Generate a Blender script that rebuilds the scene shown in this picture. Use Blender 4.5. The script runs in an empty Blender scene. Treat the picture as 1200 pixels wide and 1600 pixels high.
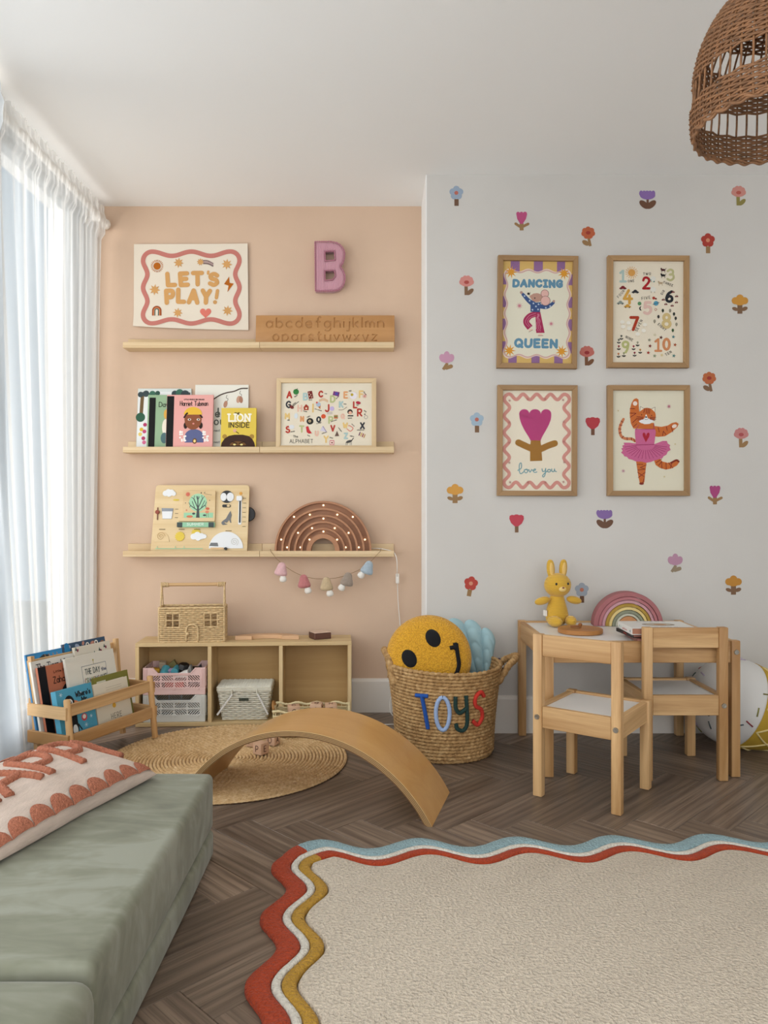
import bpy, bmesh, math, random
from mathutils import Vector, Matrix
from mathutils import noise as mno
random.seed(7)
S = bpy.context.scene
COL = S.collection
PI = math.pi

# ------------------------------------------------------------------ camera
cd = bpy.data.cameras.new('camera')
camera = bpy.data.objects.new('camera', cd)
COL.objects.link(camera)
camera.location = (0, 0, .889)
camera.rotation_euler = (PI/2, 0, 0)
cd.sensor_fit = 'AUTO'
cd.sensor_width = 36
cd.lens = 27.0
cd.shift_x = 10/1600
cd.clip_start = .02
S.camera = camera

# ------------------------------------------------------------------ exposure, sky, daylight, fill lights
S.view_settings.view_transform = 'Standard'
S.view_settings.look = 'None'
S.view_settings.exposure = 0.02
S.view_settings.gamma = 1.0
S.view_settings.use_curve_mapping = False
wd = bpy.data.worlds.new('sky')
S.world = wd
wd.use_nodes = True
wn = wd.node_tree
bg = wn.nodes['Background']
bg.inputs[0].default_value = (.56, .79, 1.0, 1)
bg.inputs[1].default_value = .72


def area(name, loc, rot, sx, sy, power, color):
    l = bpy.data.lights.new(name, 'AREA')
    l.shape = 'RECTANGLE'
    l.size, l.size_y = sx, sy
    l.energy = power
    l.color = color
    o = bpy.data.objects.new(name, l)
    o.location, o.rotation_euler = loc, rot
    COL.objects.link(o)
    return o


# daylight outside the curtained glass doors, then fill at two added openings behind the camera
area('daylight_doors', (-2.35, 1.25, 1.15), (0, -PI/2 - .1, .3), 2.3, 2.6, 132, (1, .975, .94))
area('fill_side_opening', (-1.62, -.72, 1.45), (0, -PI/2 - .15, .35), 1.5, 1.5, 40, (1, .97, .93))
area('fill_rear_opening', (.9, -2.3, 1.5), (-PI/2, 0, PI), 3.0, 2.2, 56, (1, .97, .93))

F, CX, CY, HC = 1200.0, 590.0, 800.0, .889


def at(px, py, Y):
    return Vector(((px-CX)/F*Y, Y, HC-(py-CY)/F*Y))


# ------------------------------------------------------------------ materials
def lin(h):
    if isinstance(h, (tuple, list)):
        return (h[0], h[1], h[2], 1)
    h = h.lstrip('#')
    if len(h) == 3:
        h = ''.join(c*2 for c in h)
    out = []
    for i in (0, 2, 4):
        c = int(h[i:i+2], 16)/255
        out.append(c/12.92 if c <= .04045 else ((c+.055)/1.055)**2.4)
    return (*out, 1)


def newmat(name):
    m = bpy.data.materials.new(name)
    m.use_nodes = True
    nt = m.node_tree
    return m, nt, nt.nodes['Principled BSDF']


def nd(nt, typ, **kw):
    n = nt.nodes.new(typ)
    for k, v in kw.items():
        setattr(n, k, v)
    return n


def mixc(nt, fac, a, b, mode='MIX'):
    n = nd(nt, 'ShaderNodeMix', data_type='RGBA', blend_type=mode)
    for i, v in ((0, fac), (6, a), (7, b)):
        if hasattr(v, 'is_linked'):
            nt.links.new(v, n.inputs[i])
        else:
            n.inputs[i].default_value = v
    return n.outputs[2]


def coords(nt, scale=(1, 1, 1), rnd=0):
    tc = nd(nt, 'ShaderNodeTexCoord')
    mp = nd(nt, 'ShaderNodeMapping')
    mp.inputs['Scale'].default_value = scale
    nt.links.new(tc.outputs['Object'], mp.inputs[0])
    if rnd:
        oi = nd(nt, 'ShaderNodeObjectInfo')
        mu = nd(nt, 'ShaderNodeMath', operation='MULTIPLY')
        mu.inputs[1].default_value = rnd
        nt.links.new(oi.outputs['Random'], mu.inputs[0])
        nt.links.new(mu.outputs[0], mp.inputs['Location'])
    return mp.outputs[0]


def noise(nt, vec, scale, detail=3, rough=.55, dist=0):
    n = nd(nt, 'ShaderNodeTexNoise')
    n.inputs['Scale'].default_value = scale
    n.inputs['Detail'].default_value = detail
    n.inputs['Roughness'].default_value = rough
    n.inputs['Distortion'].default_value = dist
    nt.links.new(vec, n.inputs['Vector'])
    return n.outputs['Fac']


def bumpn(nt, p, h, strength, dist, prev=None):
    b = nd(nt, 'ShaderNodeBump')
    b.inputs['Strength'].default_value = strength
    b.inputs['Distance'].default_value = dist
    nt.links.new(h, b.inputs['Height'])
    if prev is not None:
        nt.links.new(prev, b.inputs['Normal'])
    nt.links.new(b.outputs[0], p.inputs['Normal'])
    return b.outputs[0]


def ramp(nt, fac, stops):
    r = nd(nt, 'ShaderNodeValToRGB')
    el = r.color_ramp.elements
    el[0].position, el[0].color = stops[0]
    el[1].position, el[1].color = stops[-1]
    for q, c in stops[1:-1]:
        e = el.new(q)
        e.color = c
    nt.links.new(fac, r.inputs[0])
    return r.outputs[0]


def M(name, col, rough=.6, var=.0, vs=8, bs=0, bd=.001, bst=.6, sheen=0, metal=0, stretch=(1, 1, 1), detail=3, coat=0, spec=.5):
    m, nt, p = newmat(name)
    c = lin(col)
    p.inputs['Base Color'].default_value = c
    p.inputs['Roughness'].default_value = rough
    p.inputs['Metallic'].default_value = metal
    p.inputs['Sheen Weight'].default_value = sheen
    p.inputs['Coat Weight'].default_value = coat
    p.inputs['Specular IOR Level'].default_value = spec
    if var or bs:
        v = coords(nt, stretch)
    if var:
        f = noise(nt, v, vs, detail)
        lo = tuple(x*(1-var) for x in c[:3]) + (1,)
        hi = tuple(min(1, x*(1+var)) for x in c[:3]) + (1,)
        nt.links.new(ramp(nt, f, [(.3, lo), (.7, hi)]), p.inputs['Base Color'])
    if bs:
        bumpn(nt, p, noise(nt, v, bs, 2), bst, bd)
    return m


def wood(name, a, b, axis='x', scale=1.0, rough=.5, contrast=(.3, .72), coat=0, objvar=.0):
    m, nt, p = newmat(name)
    s = {'x': (1.6, 26, 26), 'y': (26, 1.6, 26), 'z': (26, 26, 1.6)}[axis]
    v = coords(nt, tuple(q*scale for q in s), 9.0)
    f = noise(nt, v, 1.0, 5, .6, .9)
    c = ramp(nt, f, [(contrast[0], lin(a)), (contrast[1], lin(b))])
    s2 = {'x': (6, 420, 420), 'y': (420, 6, 420), 'z': (420, 420, 6)}[axis]
    v2 = coords(nt, s2, 3.0)
    f2 = noise(nt, v2, 1.0, 2)
    c = mixc(nt, ramp(nt, f2, [(.35, (.22, .22, .22, 1)), (.6, (0, 0, 0, 1))]), c, lin(a))
    if objvar:
        oi = nd(nt, 'ShaderNodeObjectInfo')
        mr = nd(nt, 'ShaderNodeMapRange')
        mr.inputs[3].default_value = 1-objvar
        mr.inputs[4].default_value = 1+objvar
        nt.links.new(oi.outputs['Random'], mr.inputs[0])
        cc = nd(nt, 'ShaderNodeCombineColor')
        for i in range(3):
            nt.links.new(mr.outputs[0], cc.inputs[i])
        c = mixc(nt, 1.0, c, cc.outputs[0], 'MULTIPLY')
    nt.links.new(c, p.inputs['Base Color'])
    p.inputs['Roughness'].default_value = rough
    p.inputs['Coat Weight'].default_value = coat
    bumpn(nt, p, f2, .25, .0004)
    return m


def corduroy(name, col, axis, per, depth=.0012):
    m, nt, p = newmat(name)
    tc = nd(nt, 'ShaderNodeTexCoord')
    w = nd(nt, 'ShaderNodeTexWave', wave_type='BANDS', bands_direction=axis.upper())
    w.inputs['Scale'].default_value = 2*PI/(20*per)
    w.inputs['Distortion'].default_value = .25
    nt.links.new(tc.outputs['Object'], w.inputs[0])
    c = lin(col)
    dk = tuple(x*.7 for x in c[:3]) + (1,)
    nt.links.new(ramp(nt, w.outputs['Fac'], [(.05, dk), (.5, c)]), p.inputs['Base Color'])
    p.inputs['Roughness'].default_value = .9
    p.inputs['Sheen Weight'].default_value = .3
    bumpn(nt, p, w.outputs['Fac'], .9, depth)
    return m


def ink(name, rough=.65):
    m, nt, p = newmat(name)
    a = nd(nt, 'ShaderNodeVertexColor', layer_name='Col')
    nt.links.new(a.outputs[0], p.inputs['Base Color'])
    p.inputs['Roughness'].default_value = rough
    p.inputs['Specular IOR Level'].default_value = .25
    return m


INK = ink('printed_ink')
INK_CLOTH = ink('printed_cloth', .95)
PINE = {k: wood('pine_'+k, '#a97d4c', '#d9b280', k, .5, .5, (.38, .62), objvar=.06) for k in 'xyz'}
BIRCH = {k: wood('pale_wood_'+k, '#c9ab80', '#e0c8a2', k, .5, .55, objvar=.04) for k in 'xyz'}
OAK = {k: wood('oak_frame_'+k, '#8f6d46', '#b48e60', k, .7, .5, objvar=.04) for k in 'xyz'}
WHITE = M('white_laminate', '#e9e7e4', .35)
STEEL = M('steel', '#b8b5ae', .3, metal=1)
BLACK = M('black_plastic', '#101012', .5)
PAPER = M('book_pages', '#e6dcc8', .9, stretch=(1, 1, 40), var=.1, vs=20)


def glassmat(name, clear=.93, tint=(1, 1, 1, 1)):
    m = bpy.data.materials.new(name)
    m.use_nodes = True
    nt = m.node_tree
    nt.nodes.clear()
    o = nd(nt, 'ShaderNodeOutputMaterial')
    mx = nd(nt, 'ShaderNodeMixShader')
    t = nd(nt, 'ShaderNodeBsdfTransparent')
    t.inputs[0].default_value = tint
    g = nd(nt, 'ShaderNodeBsdfGlossy')
    g.inputs['Roughness'].default_value = .03
    mx.inputs[0].default_value = 1-clear
    nt.links.new(t.outputs[0], mx.inputs[1])
    nt.links.new(g.outputs[0], mx.inputs[2])
    nt.links.new(mx.outputs[0], o.inputs[0])
    return m


GLASS = glassmat('window_glass', .94)
PICGLASS = glassmat('picture_glass', .997)


# ------------------------------------------------------------------ builders
def link(o, parent=None):
    COL.objects.link(o)
    if parent is not None:
        o.parent = parent
    return o


def tag(o, label=None, cat=None, group=None, kind=None):
    if label:
        o['label'] = label
    if cat:
        o['category'] = cat
    if group:
        o['group'] = group
    if kind:
        o['kind'] = kind
    return o


def thing(name, label, cat, loc=(0, 0, 0), rz=0, group=None):
    o = bpy.data.objects.new(name, None)
    o.empty_display_size = .05
    o.location = loc
    o.rotation_euler = (0, 0, rz)
    link(o)
    return tag(o, label, cat, group)


def chain(strokes_pts, k=6, closed=False):
    """Catmull-Rom through points"""
    P = [Vector(p) for p in strokes_pts]
    n = len(P)
    if n < 3:
        return P
    out = []
    rng = range(n) if closed else range(n-1)
    for i in rng:
        if closed:
            a, b, c, d = P[(i-1) % n], P[i], P[(i+1) % n], P[(i+2) % n]
        else:
            b, c = P[i], P[i+1]
            a = P[i-1] if i > 0 else b*2-c
            d = P[i+2] if i+2 < n else c*2-b
        for j in range(k):
            t = j/k
            out.append(.5*((2*b)+(c-a)*t+(2*a-5*b+4*c-d)*t*t+(3*b-a-3*c+d)*t**3))
    if not closed:
        out.append(P[-1])
    return out


class MB:
    def __init__(s):
        s.v, s.f, s.mi = [], [], []

    def add(s, vs, fs, mi=0, mtx=None):
        o = len(s.v)
        s.v += [tuple(mtx @ Vector(v)) if mtx is not None else tuple(v) for v in vs]
        s.f += [[i+o for i in f] for f in fs]
        s.mi += [mi]*len(fs)
        return s

    def box(s, x0, x1, y0, y1, z0, z1, b=0, mi=0, mtx=None, seg=1):
        if not b:
            vs = [(x, y, z) for z in (z0, z1) for y in (y0, y1) for x in (x0, x1)]
            fs = [(0, 2, 3, 1), (4, 5, 7, 6), (0, 1, 5, 4), (2, 6, 7, 3), (0, 4, 6, 2), (1, 3, 7, 5)]
            return s.add(vs, fs, mi, mtx)
        bm = bmesh.new()
        bmesh.ops.create_cube(bm, size=1, matrix=Matrix.Translation(((x0+x1)/2, (y0+y1)/2, (z0+z1)/2)) @ Matrix.Diagonal((abs(x1-x0), abs(y1-y0), abs(z1-z0), 1)))
        bmesh.ops.bevel(bm, geom=bm.edges[:], offset=b, segments=seg, profile=.5, affect='EDGES')
        s.bm(bm, mi, mtx)
        return s

    def bm(s, bm, mi=0, mtx=None):
        bm.verts.index_update()
        s.add([v.co.copy() for v in bm.verts], [[v.index for v in f.verts] for f in bm.faces], mi, mtx)
        bm.free()
        return s

    def beam(s, a, b, w, h, bev=.001, mi=0, roll=0):
        """box from a to b, w wide (sideways) and h high"""
        a, b = Vector(a), Vector(b)
        d = b-a
        L = d.length
        x = d.normalized()
        up = Vector((0, 0, 1))
        if abs(x.z) > .98:
            up = Vector((0, 1, 0))
        y = up.cross(x).normalized()
        z = x.cross(y)
        m = Matrix((x, y, z)).transposed().to_4x4()
        m.translation = a
        if roll:
            m = m @ Matrix.Rotation(roll, 4, 'X')
        return s.box(0, L, -w/2, w/2, -h/2, h/2, bev, mi, m)

    def tube(s, pts, r, n=6, closed=False, mi=0, mtx=None, flat=1.0, caps=True):
        P = [Vector(p) for p in pts]
        m = len(P)
        if m < 2:
            return s
        R = r if isinstance(r, (list, tuple)) else [r]*m
        vs, fs = [], []
        t0 = (P[1]-P[0]).normalized()
        ref = Vector((0, 0, 1)) if abs(t0.z) < .9 else Vector((1, 0, 0))
        u = t0.cross(ref).normalized()
        pt = t0
        for i in range(m):
            if closed:
                t = (P[(i+1) % m]-P[i-1])
            else:
                t = P[min(i+1, m-1)]-P[max(i-1, 0)]
            if t.length < 1e-9:
                t = pt
            t = t.normalized()
            q = pt.rotation_difference(t)
            u = (q @ u)
            u = (u-t*u.dot(t)).normalized()
            w = t.cross(u)
            pt = t
            for k in range(n):
                an = 2*PI*k/n
                vs.append(P[i]+(u*math.cos(an)+w*math.sin(an)*flat)*R[i])
        lim = m if closed else m-1
        for i in range(lim):
            j = (i+1) % m
            for k in range(n):
                l = (k+1) % n
                fs.append((i*n+k, i*n+l, j*n+l, j*n+k))
        if not closed and caps:
            fs.append(tuple(range(n))[::-1])
            fs.append(tuple((m-1)*n+k for k in range(n)))
        return s.add(vs, fs, mi, mtx)

    def lathe(s, prof, n=32, mi=0, mtx=None):
        vs, fs = [], []
        m = len(prof)
        for (r, z) in prof:
            for k in range(n):
                a = 2*PI*k/n
                vs.append((r*math.cos(a), r*math.sin(a), z))
        for i in range(m-1):
            for k in range(n):
                l = (k+1) % n
                fs.append((i*n+k, i*n+l, (i+1)*n+l, (i+1)*n+k))
        if prof[0][0] > 1e-6:
            fs.append(tuple(range(n))[::-1])
        if prof[-1][0] > 1e-6:
            fs.append(tuple((m-1)*n+k for k in range(n)))
        return s.add(vs, fs, mi, mtx)

    def prism(s, poly, y0, y1, mi=0, mtx=None):
        """polygon in x,z pushed through y"""
        n = len(poly)
        vs = [(p[0], y0, p[1]) for p in poly]+[(p[0], y1, p[1]) for p in poly]
        fs = [tuple(range(n)), tuple(range(2*n-1, n-1, -1))]
        for i in range(n):
            j = (i+1) % n
            fs.append((i, i+n, j+n, j))
        return s.add(vs, fs, mi, mtx)

    def grid(s, fn, nu, nv, mi=0, wrapu=False, mtx=None):
        vs, fs = [], []
        cu = nu if wrapu else nu+1
        for j in range(nv+1):
            for i in range(cu):
                vs.append(fn(i/nu, j/nv))
        for j in range(nv):
            for i in range(nu):
                i2 = (i+1) % cu
                fs.append((j*cu+i, j*cu+i2, (j+1)*cu+i2, (j+1)*cu+i))
        return s.add(vs, fs, mi, mtx)

    def build(s, name, mats, parent=None, smooth=0, weld=False):
        me = bpy.data.meshes.new(name)
        me.from_pydata(s.v, [], s.f)
        ms = mats if isinstance(mats, (list, tuple)) else [mats]
        for m in ms:
            me.materials.append(m)
        if len(ms) > 1:
            me.polygons.foreach_set('material_index', s.mi)
        bm = bmesh.new()
        bm.from_mesh(me)
        if weld:
            bmesh.ops.remove_doubles(bm, verts=bm.verts[:], dist=1e-5)
        bmesh.ops.recalc_face_normals(bm, faces=bm.faces[:])
        bm.to_mesh(me)
        bm.free()
        if smooth:
            me.polygons.foreach_set('use_smooth', [True]*len(me.polygons))
            if smooth < 180:
                me.set_sharp_from_angle(angle=math.radians(smooth))
        o = bpy.data.objects.new(name, me)
        return link(o, parent)


def copy_tree(o, parent=None):
    c = o.copy()
    COL.objects.link(c)
    c.parent = parent
    for ch in list(o.children):
        copy_tree(ch, c)
    return c


def flat_curve(outlines, depth, bevel, res=3):
    """closed outlines (holes allowed) in x,y -> bevelled slab mesh as (verts, faces); thickness along z"""
    cu = bpy.data.curves.new('outline', 'CURVE')
    cu.dimensions = '2D'
    cu.fill_mode = 'BOTH'
    cu.extrude = max(depth/2-bevel, .0001)
    cu.bevel_depth = bevel
    cu.bevel_resolution = res
    cu.offset = -bevel
    for ol in outlines:
        sp = cu.splines.new('POLY')
        sp.points.add(len(ol)-1)
        for p, q in zip(sp.points, ol):
            p.co = (q[0], q[1], 0, 1)
        sp.use_cyclic_u = True
    o = bpy.data.objects.new('outline', cu)
    COL.objects.link(o)
    dg = bpy.context.evaluated_depsgraph_get()
    me = bpy.data.meshes.new_from_object(o.evaluated_get(dg))
    vs = [v.co.copy() for v in me.vertices]
    fs = [tuple(p.vertices) for p in me.polygons]
    bpy.data.objects.remove(o)
    bpy.data.curves.remove(cu)
    bpy.data.meshes.remove(me)
    return vs, fs


XZ = Matrix(((1, 0, 0, 0), (0, 0, -1, 0), (0, 1, 0, 0), (0, 0, 0, 1)))   # x,y slab stood up: y -> z, z -> -y

# ------------------------------------------------------------------ stroke lettering


def bowl(cx, cy, rx, ry, n=12):
    return [(cx+rx*math.cos(2*PI*i/n+PI/2), cy+ry*math.sin(2*PI*i/n+PI/2)) for i in range(n+1)]


RAW = {
 'A': (.7, 'L0,0 .35,1 .7,0;L.14,.36 .56,.36'), 'B': (.58, 'L0,0 0,1;C0,1 .4,.98 .5,.76 .38,.55 0,.53;C0,.53 .45,.52 .58,.27 .42,.03 0,0'),
 'C': (.62, 'C.62,.82 .4,1 .12,.85 0,.5 .12,.15 .4,0 .62,.18'), 'D': (.62, 'L0,0 0,1;C0,1 .35,.97 .6,.75 .62,.5 .6,.25 .35,.03 0,0'),
 'E': (.5, 'L.5,1 0,1 0,0 .5,0;L0,.52 .42,.52'), 'F': (.5, 'L.5,1 0,1 0,0;L0,.52 .42,.52'),
 'G': (.62, 'C.62,.82 .4,1 .12,.85 0,.5 .12,.15 .4,0 .62,.15;L.62,.13 .62,.45 .38,.45'), 'H': (.58, 'L0,0 0,1;L.58,0 .58,1;L0,.5 .58,.5'),
 'I': (.0, 'L0,0 0,1'), '|': (.4, 'L0,0 .4,0;L.2,0 .2,1;L0,1 .4,1'), 'J': (.45, 'C.45,1 .45,.3 .35,.05 .15,0 0,.15'), 'K': (.58, 'L0,0 0,1;L.55,1 0,.42;L.18,.58 .58,0'),
 'L': (.5, 'L0,1 0,0 .5,0'), 'M': (.8, 'L0,0 .05,1 .4,.35 .75,1 .8,0'), 'N': (.58, 'L0,0 0,1 .58,0 .58,1'),
 'O': (.7, 'O.35,.5 .35,.5'), 'P': (.56, 'L0,0 0,1;C0,1 .45,.98 .56,.74 .42,.48 0,.46'), 'Q': (.7, 'O.35,.5 .35,.5;L.42,.25 .7,-.05'),
 'R': (.58, 'L0,0 0,1;C0,1 .45,.98 .56,.74 .42,.48 0,.46;L.2,.46 .58,0'), 'S': (.55, 'C.55,.85 .32,1 .06,.85 .1,.6 .45,.45 .55,.2 .3,0 0,.14'),
 'T': (.64, 'L0,1 .64,1;L.32,1 .32,0'), 'U': (.6, 'C0,1 0,.35 .12,.06 .3,0 .48,.06 .6,.35 .6,1'), 'V': (.64, 'L0,1 .32,0 .64,1'),
 'W': (.84, 'L0,1 .2,0 .42,.65 .64,0 .84,1'), 'X': (.6, 'L0,0 .6,1;L0,1 .6,0'), 'Y': (.6, 'L0,1 .3,.5 .6,1;L.3,.5 .3,0'), 'Z': (.55, 'L0,1 .55,1 0,0 .55,0'),
 '0': (.56, 'O.28,.5 .28,.5'), '1': (.55, 'L.05,.8 .3,1 .3,0;L.05,0 .55,0'), '2': (.6, 'C0,.75 .1,.97 .35,1 .55,.8 .45,.5 0,0;L0,0 .6,0'),
 '3': (.56, 'C.02,.85 .25,1 .5,.88 .48,.62 .22,.53;C.22,.53 .52,.5 .56,.2 .3,0 0,.12'), '4': (.6, 'L.35,1 0,.35 .6,.35;L.42,.6 .42,0'),
 '5': (.55, 'L.52,1 .1,1 .05,.55;C.05,.55 .3,.64 .55,.5 .55,.2 .3,0 0,.1'), '6': (.55, 'C.5,.95 .2,.75 .03,.4 .05,.12 .28,0 .52,.12 .52,.4 .28,.52 .05,.35'),
 '7': (.58, 'L0,1 .58,1 .2,0'), '8': (.55, 'O.275,.76 .22,.24;O.275,.26 .275,.26'), '9': (.55, 'C.52,.65 .3,.48 .05,.6 .05,.88 .28,1 .52,.88 .52,.6 .45,.3 .3,0'),
 '!': (.06, 'L.06,1 .02,.35;L0,.0 .01,.02'), "'": (.0, 'L0,1 -.03,.78'), '.': (0, 'L0,0 .01,.01'), '&': (.6, 'C.6,0 .15,.7 .2,.95 .38,.95 .4,.75 .1,.4 .05,.12 .3,0 .6,.4'), ' ': (.28, ''), '-': (.3, 'L0,.4 .3,.4'),
 '~': (.6, 'C0,1 .03,.66 .22,.5 .52,.62;C.5,1.02 .6,.5 .62,.12 .42,-.04 .14,.02 .06,.18'), '^': (.6, 'L-.04,.98 .58,1;L.27,1 .52,0'),
 'a': (.5, 'O.25,.3 .25,.3;L.5,.6 .5,0'), 'b': (.5, 'L0,1 0,0;O.25,.3 .25,.3'), 'c': (.48, 'C.48,.5 .3,.6 .08,.5 0,.3 .08,.1 .3,0 .48,.1'),
 'd': (.5, 'O.25,.3 .25,.3;L.5,1 .5,0'), 'e': (.5, 'L.02,.3 .5,.3;C.5,.3 .44,.54 .25,.6 .06,.5 0,.3 .08,.08 .28,0 .48,.1'),
 'f': (.4, 'C.42,.95 .3,1 .18,.88 .17,.6;L.17,.7 .17,0;L0,.58 .36,.58'), 'g': (.5, 'O.25,.3 .25,.3;C.5,.6 .5,-.1 .4,-.3 .2,-.35 .02,-.25'),
 'h': (.46, 'L0,1 0,0;C0,.4 .12,.58 .3,.6 .44,.5 .46,.3;L.46,.3 .46,0'), 'i': (.0, 'L0,.6 0,0;L0,.85 .01,.86'), 'j': (.15, 'C.15,.6 .15,-.15 .08,-.32 -.1,-.33;L.15,.85 .16,.86'),
 'k': (.42, 'L0,1 0,0;L.4,.6 0,.22;L.14,.35 .42,0'), 'l': (.0, 'L0,1 0,0'), 'm': (.68, 'L0,.6 0,0;C0,.4 .1,.57 .22,.6 .33,.5 .34,.3;L.34,.3 .34,0;C.34,.4 .44,.57 .56,.6 .67,.5 .68,.3;L.68,.3 .68,0'),
 'n': (.46, 'L0,.6 0,0;C0,.4 .12,.58 .3,.6 .44,.5 .46,.3;L.46,.3 .46,0'), 'o': (.5, 'O.25,.3 .25,.3'), 'p': (.5, 'L0,.6 0,-.35;O.25,.3 .25,.3'),
 'q': (.5, 'O.25,.3 .25,.3;L.5,.6 .5,-.35'), 'r': (.34, 'L0,.6 0,0;C0,.35 .1,.54 .22,.6 .34,.58'), 's': (.4, 'C.38,.5 .2,.6 .03,.5 .08,.35 .32,.26 .4,.12 .2,0 0,.08'),
 't': (.36, 'C.15,.9 .15,.3 .18,.05 .34,.02;L0,.6 .34,.6'), 'u': (.46, 'C0,.6 0,.2 .1,.03 .25,0 .4,.06 .46,.25;L.46,.6 .46,0'), 'v': (.46, 'L0,.6 .23,0 .46,.6'),
 'w': (.66, 'L0,.6 .17,0 .33,.5 .5,0 .66,.6'), 'x': (.42, 'L0,0 .42,.6;L0,.6 .42,0'), 'y': (.48, 'L0,.6 .24,.02;L.48,.6 .12,-.35'), 'z': (.42, 'L0,.6 .42,.6 0,0 .42,0'),
}


def glyph(ch, k=4):
    w, src = RAW[ch]
    out = []
    for t in [t for t in src.split(';') if t]:
        pts = [tuple(float(q) for q in p.split(',')) for p in t[1:].split()]
        if t[0] == 'L':
            out.append([Vector((*p, 0)) for p in pts])
        elif t[0] == 'C':
            out.append(chain([(*p, 0) for p in pts], k))
        else:
            out.append([Vector((*p, 0)) for p in bowl(*pts[0], *pts[1], 12 if k < 6 else 20)])
    return w, out


def lettering(text, h, gap=.28, k=4, bounce=0, wob=0, serif=0):
    """strokes of a line of text starting at 0,0; returns (strokes, width)"""
    x, out = 0, []
    rnd = random.Random(len(text)*7+ord(text[0]))
    for ch in text:
        w, st = glyph(ch, k)
        dy = rnd.uniform(-bounce, bounce)
        a = rnd.uniform(-wob, wob)
        ca, sa = math.cos(a), math.sin(a)
        for s_ in st:
            q = []
            for p in s_:
                px, py = p.x-w/2, p.y-.5
                q.append(((x+w/2+px*ca-py*sa)*h, (.5+dy+px*sa+py*ca)*h))
            out.append(q)
            if serif and len(s_) <= 4 and ch not in "'.!i":
                for e in (q[0], q[-1]):
                    out.append([(e[0]-serif*h, e[1]), (e[0]+serif*h, e[1])])
        x += w+gap
    return out, (x-gap)*h


# ------------------------------------------------------------------ flat printed art: coloured shapes in photo-like 2D coordinates
class Art:
    def __init__(s, k, ox, oy):
        s.k, s.ox, s.oy = k, ox, oy
        s.v, s.f, s.c = [], [], []

    def raw(s, pts, col, layer):
        o = len(s.v)
        dz = -(.0003+.00016*layer+.0000047*(len(s.f) % 31))
        s.v += [((p[0]-s.ox)*s.k, dz, (s.oy-p[1])*s.k) for p in pts]
        s.f.append(list(range(o, o+len(pts))))
        s.c.append(lin(col))

    def poly(s, pts, col, layer=1):
        s.raw(pts, col, layer)

    def rect(s, x0, y0, x1, y1, col, layer=1):
        s.raw([(x0, y0), (x1, y0), (x1, y1), (x0, y1)], col, layer)

    def disc(s, cx, cy, r, col, layer=1, ry=None, rot=0, n=20, a0=0, a1=2*PI):
        ry = ry or r
        c, d = math.cos(rot), math.sin(rot)
        pts = []
        full = abs(a1-a0-2*PI) < 1e-6
        for i in range(n if full else n+1):
            a = a0+(a1-a0)*i/n
            x, y = r*math.cos(a), ry*math.sin(a)
            pts.append((cx+x*c-y*d, cy+x*d+y*c))
        s.raw(pts, col, layer)

    def stroke(s, pts, w, col, layer=1, smooth=False, closed=False, cap=True):
        P = [Vector((p[0], p[1], 0)) for p in pts]
        if smooth:
            P = chain(P, 6, closed)
        if closed:
            P = P+[P[0]]
        m = len(P)
        W = w if isinstance(w, (list, tuple)) else None
        L, R = [], []
        for i in range(m):
            t = P[min(i+1, m-1)]-P[max(i-1, 0)]
            if closed and i in (0, m-1):
                t = P[1]-P[m-2]
            if t.length < 1e-9:
                t = Vector((1, 0, 0))
            t.normalize()
            nn = Vector((-t.y, t.x, 0))
            hw = (W[0]+(W[1]-W[0])*i/(m-1) if W else w)/2
            # widen at sharp joints
            L.append(P[i]+nn*hw)
            R.append(P[i]-nn*hw)
        for i in range(m-1):
            d = (P[i+1]-P[i])
            if not smooth and m < 6:
                if d.length < 1e-9:
                    continue
                d.normalize()
                nn = Vector((-d.y, d.x, 0))*(w if not W else W[0])/2
                s.raw([P[i]+nn, P[i+1]+nn, P[i+1]-nn, P[i]-nn], col, layer)
            else:
                s.raw([L[i], L[i+1], R[i+1], R[i]], col, layer)
        if cap:
            ends = P if (not smooth and m < 6) else ([] if closed else [P[0], P[-1]])
            for e in ends:
                hw = (W[0] if (W and e is P[0]) else (W[1] if W else w))/2
                s.disc(e.x, e.y, hw, col, layer, n=10)

    def star(s, cx, cy, r1, r2, n, col, layer=1, rot=0):
        pts = []
        for i in range(2*n):
            r = r1 if i % 2 == 0 else r2
            a = -PI/2+rot+PI*i/n
            pts.append((cx+r*math.cos(a), cy+r*math.sin(a)))
        s.raw(pts, col, layer)

    def heart(s, cx, cy, r, col, layer=1, rot=0):
        pts = []
        for i in range(28):
            t = 2*PI*i/28
            x, y = 16*math.sin(t)**3, -(13*math.cos(t)-5*math.cos(2*t)-2*math.cos(3*t)-math.cos(4*t))
            x, y = x*r/16, y*r/16
            pts.append((cx+x*math.cos(rot)-y*math.sin(rot), cy+x*math.sin(rot)+y*math.cos(rot)))
        s.raw(pts, col, layer)

    def text(s, t, x, y, h, w, col, layer=3, width=None, rot=0, gap=.28, bounce=0, wob=0, serif=0, k=4):
        """baseline start x,y (y down); stretched to width when given"""
        st, W = lettering(t, h, gap, k, bounce, wob, serif)
        sx = width/W if width and W > 0 else 1
        c, d = math.cos(rot), math.sin(rot)
        for q in st:
            pts = [(x+px*sx*c+py*d, y+px*sx*d-py*c) for px, py in q]
            s.stroke(pts, w, col, layer)

    def build(s, name, parent, loc=(0, 0, 0), mat=None, warp=None):
        if warp:
            s.v = [(x, y+warp(x, z), z) for x, y, z in s.v]
        me = bpy.data.meshes.new(name)
        me.from_pydata(s.v, [], s.f)
        me.materials.append(mat or INK)
        ca = me.color_attributes.new('Col', 'FLOAT_COLOR', 'CORNER')
        buf = []
        for f, c in zip(s.f, s.c):
            buf += list(c)*len(f)
        ca.data.foreach_set('color', buf)
        o = bpy.data.objects.new(name, me)
        o.location = loc
        return link(o, parent)


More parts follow.
